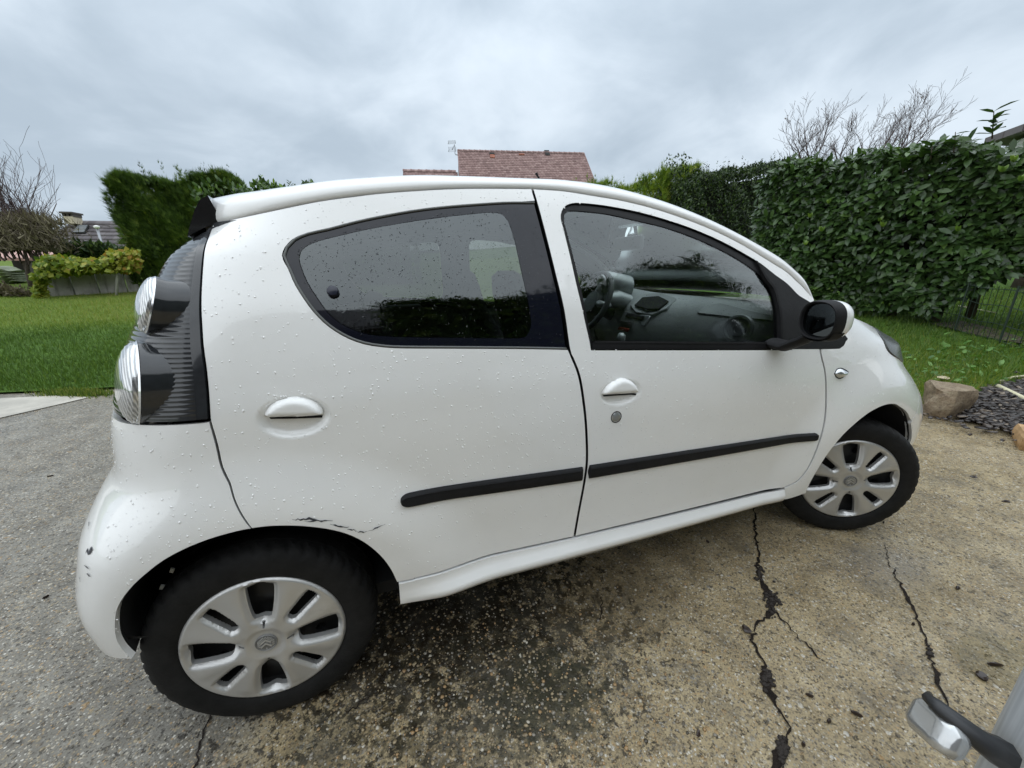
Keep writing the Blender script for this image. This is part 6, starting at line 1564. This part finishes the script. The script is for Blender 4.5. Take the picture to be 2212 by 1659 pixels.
def disc_mesh(name, outer, holes, hfun, mat, step, parent, flange=.012, bstep=.006, sm=32):
    loops = [outer] + [smooth_loop(h, bstep, 60) for h in holes]; allb = np.array([q for l in loops for q in l]); st = []
    R_ = max(math.hypot(*q) for q in outer)
    for x in np.arange(-R_, R_, step):
        for y in np.arange(-R_, R_, step):
            q = (float(x + .13 * step), float(y + .21 * step))
            if pip(*q, loops[0]) and not any(pip(*q, h) for h in loops[1:]) and ((allb - q) ** 2).sum(1).min() > (step * .5) ** 2: st.append(q)
    V, T, LI = cdt_region(loops, st); pos = [(x, -hfun(x, y), y) for x, y in V]; faces = []
    for t in T:
        (x0, y0), (x1, y1), (x2, y2) = (V[i] for i in t); ccw = (x1 - x0) * (y2 - y0) - (y1 - y0) * (x2 - x0) > 0; faces.append(t if ccw else t[::-1])
    for li, l in enumerate(LI):
        b = len(pos); m = len(l)
        for i in l: pos.append((pos[i][0], pos[i][1] + flange, pos[i][2]))
        sg = (area([V[i] for i in l]) > 0) == (li == 0)
        for k in range(m): q = (l[k], b + k, b + (k + 1) % m, l[(k + 1) % m]); faces.append(q if not sg else q[::-1])
    return mesh(name, pos, faces, mat, parent, sm)
circ = lambda r_, n=120: [(r_ * math.cos(a), r_ * math.sin(a)) for a in np.linspace(0, 2 * math.pi, n, endpoint=False)]
W_HOLES = [hole_wide(math.pi / 2 * k) for k in range(4)]; N_HOLES = [hole_thin(math.pi / 2 * k + math.pi / 4) for k in range(4)]
_ha = [np.array(smooth_loop(h, .005, 60)) for h in W_HOLES + N_HOLES]
def trim_h(x, y):
    r_ = math.hypot(x, y); a = math.atan2(y, x)
    h = .010 + .016 * sst(.192, .178, r_) - .0 + .010 * sst(.17, .06, r_) - .006 * sst(.05, .032, r_)
    d4 = abs((a + math.pi / 4) % (math.pi / 2) - math.pi / 4)   # angle to the nearest wide opening
    groove = math.exp(-((r_ * math.sin(min(d4, 1.2))) / .016) ** 2) * sst(.04, .065, r_) * sst(.186, .160, r_); h -= .012 * groove
    dm = 9
    for k, arr in enumerate(_ha):
        dd = math.sqrt(((arr - (x, y)) ** 2).sum(1).min()); wid = .013 if k < 4 else .008
        dm = min(dm, dd / wid)
    h -= .009 * (1 - sst(0, 1, dm)) * sst(.190, .178, r_) 
    # spines down the blades
    d8 = abs((a - math.pi / 8 + math.pi / 8) % (math.pi / 4) - math.pi / 8); h += .004 * math.exp(-(r_ * math.sin(abs(d8)) / .02) ** 2) * sst(.04, .09, r_) * sst(.18, .15, r_)
    return h
def make_wheel(name, loc, steer, spin, label=None):
    root = empty(name, loc, car); root.rotation_euler = (0, 0, steer)
    return root
def tyre_profile():
    pts = []                                                     # (radius, y outward negative)
    for r_, y in [(.186, -.060), (.190, -.068), (.198, -.0745), (.212, -.0785), (.228, -.0800), (.244, -.0782), (.258, -.0735), (.2675, -.0665), (.2735, -.058), (.2765, -.048), (.278, -.0385)]: pts.append((r_, y))
    for y in (-.037, -.0305, -.029): pts.append((.2785 if y != -.0305 else .2712, y))
    for y in (-.027, -.0, .027): pts.append((.279, y))
    return pts + [(r_, -y) for r_, y in pts[::-1] if y < -.02]
def build_tyre(parent, ZC):
    prof = tyre_profile(); n = 264; rows = []
    for k in range(n):
        a = 2 * math.pi * k / n; r_ = []
        for i, (rr, y) in enumerate(prof):
            g = rr; m6 = (k + int(abs(y) * 60)) % 6
            if rr > .266 and abs(y) > .040 and m6 in (0, 1): g -= .0045
            elif rr > .2705 and .024 < abs(y) <= .040 and k % 6 in (2,): g -= .003
            if .2115 < rr < .229 and abs(y) > .07: pass
            x, z = g * math.cos(a), g * math.sin(a)
            if z < -ZC + .0005: z = -ZC + .0005; y = y * (1 + .02 * (1 if abs(y) > .05 else 0))
            r_.append((x, y, z))
        rows.append(r_)
    rows.append(rows[0])
    return MB().grid(rows).build('tyre', M_tyre, parent, 35)
ZC = .2745
def wheel(name, loc, steer, spin):
    root = empty(name, loc, car, steer)
    build_tyre(root, loc[2])
    hub = empty('x', (0, 0, 0)); bpy.data.objects.remove(hub)
    rim = disc_mesh('steel_rim', circ(.190, 72), [[(.128 * math.cos(a) + .013 * math.cos(b), .128 * math.sin(a) + .013 * math.sin(b)) for b in np.linspace(0, 2 * math.pi, 10, endpoint=False)] for a in np.linspace(0, 2 * math.pi, 8, endpoint=False)], lambda x, y: .030 + .004 * math.sin(math.hypot(x, y) * 70), M_steel, .016, root, .02)
    t = disc_mesh('wheel_trim', circ(.1915), W_HOLES + N_HOLES + [slot(math.pi / 2 * k) for k in range(4)], lambda x, y: .052 + trim_h(x, y), M_alloy, .0036, root, .014, .0030, 62)
    t.rotation_euler = (0, spin, 0); t.scale = (1.045, 1.0, 1.045)
    rim.rotation_euler = (0, spin + .3, 0)
    # barrel behind, brake drum
    MB().grid([[(r_ * math.cos(a), y, r_ * math.sin(a)) for a in np.linspace(0, 2 * math.pi, 48)] for r_, y in ((.187, -.055), (.180, -.03), (.17, .05), (.0001, .055))]).build('wheel_barrel', M_steel, root, 60)
    # centre cap with two chevrons on a chequered ground
    ell = [(.026 * math.cos(a), .026 * math.sin(a)) for a in np.linspace(0, 2 * math.pi, 48, endpoint=False)]
    def cap_h(x, y): r_ = math.hypot(x, y); return .0838 + .0025 * math.exp(-((r_ - .0245) / .0016) ** 2) - .0006 * (r_ / .026) ** 2
    cap = disc_mesh('centre_cap', ell, [], cap_h, M_capdark, .0016, root, .012); cap.rotation_euler = (0, spin, 0); 
    mb = MB()
    def bar(pts, h=.0036, y0=-.0836):
        n = len(pts); mb.add([(x, y0, z) for x, z in pts] + [(x, y0 - h, z) for x, z in pts], [tuple(range(n))[::-1] if False else tuple(range(2 * n - 1, n - 1, -1))] + [(i, (i + 1) % n, n + (i + 1) % n, n + i) for i in range(n)])
    for zc in (-.0035, .0075):
        bar([(-.0125, zc - .0095), (0, zc + .001), (.0125, zc - .0095), (.0125, zc - .0040), (0, zc + .0062), (-.0125, zc - .0040)])
    sq = .0030
    for i in range(-7, 8):
        for j in range(-7, 8):
            x, z = i * sq, j * sq
            if (i + j) % 2 == 0 and math.hypot(x, z) < .0205 and not (abs(x) < .0145 and -.0150 < z + abs(x) * .85 < .0160): bar([(x - sq * .46, z - sq * .46), (x + sq * .46, z - sq * .46), (x + sq * .46, z + sq * .46), (x - sq * .46, z + sq * .46)], .0022)
    mb.build('emblem', M_alloy, root).rotation_euler = (0, spin, 0)
    for k in range(4):
        a = math.pi / 2 * k + math.pi / 4; c = (.052 * math.cos(a), .052 * math.sin(a)); rows = []
        for r_, h in ((.0042, .078), (.0040, .0850), (.0025, .0868), (.0002, .0872)): rows.append([(c[0] + r_ * math.cos(b), -h, c[1] + r_ * math.sin(b)) for b in np.linspace(0, 2 * math.pi, 10, endpoint=False)])
        MB().grid(rows, closed=True).build('clip', M_alloy, root, 50).rotation_euler = (0, spin, 0)
    return root
wq = at(578, 1387, -.775)
wr = wheel('wheel', (wq.x, -.700, ZC), 0.0, R(4))
fc = at(1833, 1040, -.765)
wf = wheel('wheel', (fc.x + .036, -.765 + .064, ZC), -R(29), R(-8))
for w, st in ((wr, 0), (wf, R(-29))):
    c = copy_tree(w, car); c.location.y = .70; c.rotation_euler = (0, 0, math.pi + st)

# ------------------------------------------------------------------ door mirror
def mirror():
    ax = Vector((-1, .12, 0)).normalized(); c = at(1768, 692, -.915)       # glass centre; faces rearwards
    a = Vector((ax.y, -ax.x, 0)).normalized(); a = a if a.y < 0 else -a; b = Vector((0, 0, 1))
    def ring(t, w, h, dx=0, dz=0, n=32, p=2.5):
        return [tuple(c - ax * t + a * (w * math.copysign(abs(math.cos(k)) ** (2 / p), math.cos(k)) + dx) + b * (h * math.copysign(abs(math.sin(k)) ** (2 / p), math.sin(k)) + dz)) for k in np.linspace(0, 2 * math.pi, n, endpoint=False)]
    w, h = .058, .057
    rows = [ring(.012, w * .90, h * .88), ring(-.006, w * .93, h * .92), ring(-.008, w * .99, h * .99), ring(.0, w * 1.03, h * 1.04), ring(.030, w * 1.03, h * 1.05)]
    M = MB().grid(rows, closed=True).build('door_mirror', M_blk, front_door, 40); both(M)
    cap = [ring(.030, w * 1.03, h * 1.05), ring(.042, w * 1.02, h * 1.04), ring(.055, w * .97, h * 1.0), ring(.068, w * .86, h * .9), ring(.080, w * .66, h * .7), ring(.087, w * .4, h * .45), ring(.089, w * .05, h * .06)]
    both(MB().grid([[p for p in r_] for r_ in cap], closed=True).build('mirror_cap', M_paint, front_door, 60))
    low = [ring(t, w * s_, h * s2, 0, -.004) for t, s_, s2 in ((-.002, 1.02, 1.04), (.02, 1.04, 1.07), (.04, 1.02, 1.05))]
    mbl = MB(); n = 32
    keep = [k for k in range(n) if math.sin(2 * math.pi * k / n) < -.28 or (math.cos(2 * math.pi * k / n) < -.75)]
    mbl.grid([[r_[k] for k in sorted(keep)] for r_ in low]); both(mbl.build('mirror_skirt', M_blk, front_door, 60))
    g = [ring(.004 - .006 * (1 - q * q), w * .925 * q, h * .915 * q) for q in (1, .8, .5, .2, .02)]
    both(MB().grid(g, closed=True).build('mirror_glass', simple('mirror_glass', (.10, .11, .115), .04, metal=1), front_door, 180))
    p1 = at(1740, 730, -.80); p1 = Vector((c.x + .025, -.765, .945)); p2 = c - ax * .05 + Vector((0, .03, -h * .95))
    arm = [[tuple(p + Vector((q[0], 0, q[1]))) for q in [(.040 * math.cos(k), .017 * math.sin(k)) for k in np.linspace(0, 2 * math.pi, 12, endpoint=False)]] for p in (p1, p1 + Vector((0, -.05, -.004)), p1.lerp(p2, .75) + Vector((0, 0, -.006)), p2 + Vector((0, 0, .01)))]
    mb = MB(); mb.grid(arm, closed=True); mb.f += [tuple(range(12)), tuple(len(mb.v) - 1 - i for i in range(12))]; both(mb.build('mirror_arm', M_blk, front_door, 50))
mirror()

# ------------------------------------------------------------------ interior
def rbox(name, a, b, mat, parent, w=.03, seg=3, rot=None, loc=None):
    o = bevel(MB().box(a, b).build(name, mat, parent), w, seg)
    if rot: o.rotation_euler = rot
    if loc: o.location = loc
    return o
def loft_y(sections):
    """sections: list of (y, [(x,z)...])"""
    return [[(x, y, z) for x, z in pr] for y, pr in sections]
dash = []
prof0 = [(1.99, 1.035), (1.90, 1.050), (1.80, 1.045), (1.74, 1.015), (1.705, .97), (1.69, .90), (1.70, .82), (1.74, .74), (1.80, .66), (1.86, .60)]
for y in np.linspace(-.68, .68, 35):
    k = math.exp(-((y - .0) / .15) ** 2); d_ = math.exp(-((y - .36) / .19) ** 2); sq_ = .03 * (abs(y) / .68) ** 4
    dash.append((y, [(x + .055 - .075 * k * sst(1.05, .93, z) - .03 * d_ * sst(1.0, .97, z) + sq_, z + .012 * k * (x < 1.8) + .03 * d_ * (1.69 < x < 1.85)) for x, z in prof0]))
dsh = MB().grid(loft_y(dash)).build('dashboard', M_trimgrey, car, 50)
from mathutils.bvhtree import BVHTree
_bv = BVHTree.FromPolygons([v.co[:] for v in dsh.data.vertices], [tuple(p.vertices) for p in dsh.data.polygons])
def on_dash(px, py, y=0):
    h = _bv.ray_cast(CAM, pix(px, py).normalized()); return h[0] if h[0] is not None else at(px, py, y)
def disc_ring(name, c, nrm, prof, mat, parent, n=28):
    nrm = Vector(nrm).normalized(); a = nrm.cross(Vector((0, 0, 1))).normalized(); b = a.cross(nrm); return MB().grid([[tuple(c + nrm * h + (a * math.cos(k) + b * math.sin(k)) * r_) for k in np.linspace(0, 2 * math.pi, n, endpoint=False)] for r_, h in prof], closed=True).build(name, mat, parent, 40)
vq = on_dash(1597, 712, -.53) + Vector((-.012, -.004, .004)); disc_ring('air_vent', vq, (-1, -.35, .25), [(.060, -.05), (.060, .0), (.056, .010), (.048, .012), (.046, -.005), (.030, -.008), (.028, .002), (.018, .004), (.016, -.006), (.001, -.006)], M_trimsilver, dsh)
vq2 = Vector((vq.x + .0, .53, vq.z)); disc_ring('air_vent', vq2, (-1, .35, .25), [(.060, -.05), (.060, .0), (.056, .010), (.048, .012), (.046, -.005), (.001, -.006)], M_trimsilver, dsh)
def quad(name, pxs, y, mat, parent, push=0, thick=.012):
    c = [on_dash(px, py, yy) for (px, py), yy in zip(pxs, y)]; n = (c[1] - c[0]).cross(c[2] - c[0]).normalized(); n = n if n.dot(CAM - c[0]) > 0 else -n
    vs = [tuple(q + n * push) for q in c] + [tuple(q + n * (push - thick)) for q in c]; m = len(c); mb = MB().add(vs, [tuple(range(m)), tuple(range(2 * m - 1, m - 1, -1))] + [(i, i + m, (i + 1) % m + m, (i + 1) % m) for i in range(m)])
    return bevel(mb.build(name, mat, parent), .003, 1)
def F2(a, b): return ((2100 + a / 1.7015) / 1.82278, (650 + b / 1.7015) / 1.82278)
quad('instrument_hood', [F2(*q) for q in ((650, 950), (730, 880), (860, 870), (960, 905), (900, 975), (800, 1020), (690, 1000))], [.10, .06, -.04, -.12, -.12, -.05, .05], M_trimgrey, dsh, .018, .03)
quad('display', [F2(*q) for q in ((685, 958), (740, 905), (850, 897), (915, 930), (850, 985), (770, 985))], [.10, .06, -.04, -.12, -.11, -.03], M_under, dsh, .022)
quad('radio', [F2(*q) for q in ((630, 985), (800, 1018), (760, 1085), (590, 1050))], [.09, -.08, -.08, .09], M_trimsilver, dsh, .018)
quad('radio_slot', [F2(*q) for q in ((650, 1000), (760, 1022), (745, 1048), (632, 1025))], [.08, -.06, -.06, .08], M_under, dsh, .022)
quad('hazard_switch', [F2(*q) for q in ((590, 1078), (660, 1092), (650, 1112), (580, 1096))], [.05, -.01, -.01, .05], simple('red_switch', (.35, .03, .02), .4), dsh, .02)
quad('glove_lid', [F2(*q) for q in ((1100, 985), (1160, 945), (1260, 930), (1480, 985), (1600, 1010), (1600, 1050), (1330, 1025), (1110, 1000))], [-.30, -.30, -.32, -.46, -.52, -.52, -.42, -.30], M_trimgrey, dsh, .008, .006)
# steering wheel, column, instrument pod
sc0 = at(*F2(385, 915), .36); nrm = Vector((-.90, 0, .42)).normalized(); a_ = Vector((0, 1, 0)); b_ = nrm.cross(a_)
stw = empty('steering_wheel', sc0, car)
MB().tube([(a_ * math.cos(k) + b_ * math.sin(k)) * .178 for k in np.linspace(0, 2 * math.pi, 40)], .016, 10).build('wheel_rim', M_trimdark, stw, 180)
for an in (0, math.pi, -math.pi / 2 * 1.0): MB().tube([(a_ * math.cos(an) + b_ * math.sin(an)) * r_ - nrm * .02 for r_ in (.04, .10, .175)], [.028, .020, .014], 8).build('spoke', M_trimsilver, stw, 180)
disc_ring('airbag_pad', Vector((0, 0, 0)), nrm, [(.075, -.05), (.078, -.02), (.066, .004), (.03, .010), (.001, .011)], M_trimdark, stw)
MB().tube([sc0 - nrm * .03, sc0 - nrm * .14, sc0 - nrm * .30], [.035, .05, .06], 12).build('steering_column', M_trimdark, car, 180)
pq = at(*F2(485, 800), .34); MB().tube([pq + Vector((-.03, 0, 0)), pq + Vector((.0, 0, .004)), pq + Vector((.14, 0, -.03))], [.055, .075, .08], 18).build('speedometer', M_trimsilver, car, 50)
pq = at(*F2(495, 905), .26); MB().tube([pq, pq + Vector((.06, 0, .0)), pq + Vector((.14, 0, -.02))], [.045, .055, .05], 14).build('rev_counter', M_trimsilver, car, 50)
gq = at(*F2(600, 1150), 0); gq = at(*F2(600, 1150), -.02); MB().tube([gq + Vector((0, 0, -.25)), gq + Vector((0, 0, -.03)), gq + Vector((-.01, 0, .0)), gq + Vector((-.012, 0, .02))], [.012, .011, .024, .012], 10).build('gear_lever', M_trimsilver, car, 180)
rbox('centre_console', (1.35, -.13, .33), (1.80, .13, .62), M_trimdark, car, .04)
rq = at(*F2(635, 525), 0.0)
rm = rbox('interior_mirror', (rq.x - .012, -.115, rq.z - .033), (rq.x + .012, .115, rq.z + .033), M_trimsilver, car, .012, 2)
MB().tube([(rq.x + .01, 0, rq.z + .02), (rq.x + .06, 0, rq.z + .06)], .008, 6).build('mirror_stalk', M_trimdark, rm, 180)
# seats: cushion, backrest and one-piece head rest
def seat(x, y, mat):
    s = empty('front_seat', (x, y, .34), car)
    rbox('cushion', (-.05, -.24, 0), (.48, .24, .20), mat, s, .06, 4)
    rows = []
    for (z, w, d0, d1) in ((.10, .22, -.02, .12), (.22, .245, -.06, .10), (.40, .235, -.12, .04), (.55, .20, -.17, -.04), (.62, .155, -.19, -.08), (.70, .13, -.215, -.115), (.78, .12, -.235, -.135), (.84, .10, -.24, -.155), (.86, .04, -.225, -.175)):
        rows.append([((d0 + d1) / 2 + (d1 - d0) / 2 * math.copysign(abs(math.sin(k)) ** .7, math.sin(k)), w * math.copysign(abs(math.cos(k)) ** .55, math.cos(k)), z) for k in np.linspace(0, 2 * math.pi, 28, endpoint=False)])
    mb = MB(); mb.grid(rows, closed=True); mb.f += [tuple(range(28)), tuple(len(mb.v) - 1 - i for i in range(28))]; mb.build('backrest', mat, s, 60); return s
seat(1.02, -.36, M_seat); seat(1.02, .36, M_seat)
rs = empty('rear_seat', (.32, 0, .40), car); rbox('cushion', (-.1, -.60, 0), (.42, .60, .16), M_seatlight, rs, .06, 4); o = rbox('backrest', (-.16, -.60, .10), (-.02, .60, .56), M_seatlight, rs, .05, 4); o.rotation_euler = (0, -.22, 0)
rbox('parcel_shelf', (-.18, -.58, .985), (.22, .58, 1.0), M_trimdark, car, .006, 1)
both(rbox('shelf_support', (-.15, -.70, .93), (.62, -.60, 1.01), M_trimgrey, car, .03, 3))
both(MB().tube([(.30, -.655, 1.0), (.31, -.645, 1.05), (.34, -.64, 1.075), (.38, -.645, 1.06), (.395, -.655, 1.0)], [.022, .026, .028, .026, .022], 10).build('belt_guide', M_trimdark, car, 180))

# ------------------------------------------------------------------ rain drops on the near side
M_drop = simple('rain_drop', (.81, .812, .80), .04, spec=.5, coat=1)
M_dropdark = Mat('rain_drop_on_glass'); M_dropdark.t.nodes.remove(M_dropdark.b)
tr = M_dropdark.n('ShaderNodeBsdfTransparent'); tr.inputs[0].default_value = (.66, .67, .68, 1); gl = M_dropdark.n('ShaderNodeBsdfGlossy'); gl.inputs['Roughness'].default_value = .05
fr = M_dropdark.n('ShaderNodeFresnel'); fr.inputs[0].default_value = 1.45; mx = M_dropdark.n('ShaderNodeMixShader'); M_dropdark.l(fr.outputs[0], mx.inputs[0]); M_dropdark.l(tr.outputs[0], mx.inputs[1]); M_dropdark.l(gl.outputs[0], mx.inputs[2]); M_dropdark.l(mx.outputs[0], M_dropdark.out.inputs[0]); M_dropdark = M_dropdark.m
DV = [(0, 0, 1)] + [(.72 * math.cos(a), .72 * math.sin(a), .68) for a in np.linspace(0, 2 * math.pi, 6, endpoint=False)] + [(math.cos(a), math.sin(a), 0) for a in np.linspace(.5, .5 + 2 * math.pi, 6, endpoint=False)]
DF = [(0, 1 + k, 1 + (k + 1) % 6) for k in range(6)] + [(1 + k, 7 + k, 1 + (k + 1) % 6) for k in range(6)] + [(1 + (k + 1) % 6, 7 + k, 7 + (k + 1) % 6) for k in range(6)]
DVa, DFa = np.array(DV), np.array(DF)
def drops(parent, poly, holes, off, n, mat, sizes, o0=None, dens=None, flat=.26):
    V, F, b = [], [], 0; xs = [p[0] for p in poly]; zs = [p[1] for p in poly]; made = 0
    lp = inset(smooth_loop(poly, .012), .007); hs_ = [smooth_loop(h, .03) for h in holes]
    while made < n:
        s, z = random.uniform(min(xs), max(xs)), random.uniform(min(zs), max(zs))
        if not pip(s, z, lp) or any(pip(s, z, h) for h in hs_): continue
        if dens and random.random() > dens(s, z): continue
        r_ = sizes[0] + (sizes[1] - sizes[0]) * random.random() ** 3; o_ = off(s, z) if callable(off) else off
        nr_ = snormal(s, z, 0.0); q = Vector(P(s, z, o_)) - nr_ * .0002; t = Vector((0, 0, 1)); t = (t - nr_ * t.dot(nr_)).normalized(); u = t.cross(nr_)
        w = DVa * r_ * np.array([random.uniform(.75, 1.2), random.uniform(.8, 1.5), flat * 2]); V.append(np.array(q) + w[:, :1] * np.array(u) + w[:, 1:2] * np.array(t) + w[:, 2:] * np.array(nr_)); F.append(DFa + b); b += len(DV); made += 1
    o = npmesh('rain_drops', np.concatenate(V), np.concatenate(F), mat, parent, smooth=True); o['kind'] = 'stuff'; return o
drops(rear_door, rd, [], door_off, 2600, M_drop, (.0007, .0027), dens=lambda s, z: .25 + .75 * sst(.42, .75, z))
drops(front_door, fd_, [FWIN], door_off, 2300, M_drop, (.0007, .0026), dens=lambda s, z: .2 + .8 * sst(.45, .8, z))
drops(fender, fen, [], 0.0, 700, M_drop, (.0007, .0024)); drops(rear_bumper, [q for q in rb if q[0] > -.32], [], 0.0, 420, M_drop, (.0007, .0027))
drops(rear_door, [(s, z) for s, z in inset(RGL, .008)], [], -.0045, 1900, M_dropdark, (.0006, .0020), dens=lambda s, z: .35 + .65 * sst(1.06, 1.2, z), flat=.25)
drops(front_door, inset(FGL, .01), [], -.0135, 1000, M_dropdark, (.0006, .0018), flat=.25)

# ------------------------------------------------------------------ far side of the car: mirrored copies
seen = {}
def mirror_copy(o):
    c = o.copy(); COL.objects.link(c); seen[o.name] = c
    par = o.parent
    c.parent = seen.get(par.name, par) if par in FAR or par.name in seen else par
    if par is not None and par.name in seen: c.scale = o.scale
    else: c.scale = (1, -1, 1)
    return c
for o in FAR: mirror_copy(o)
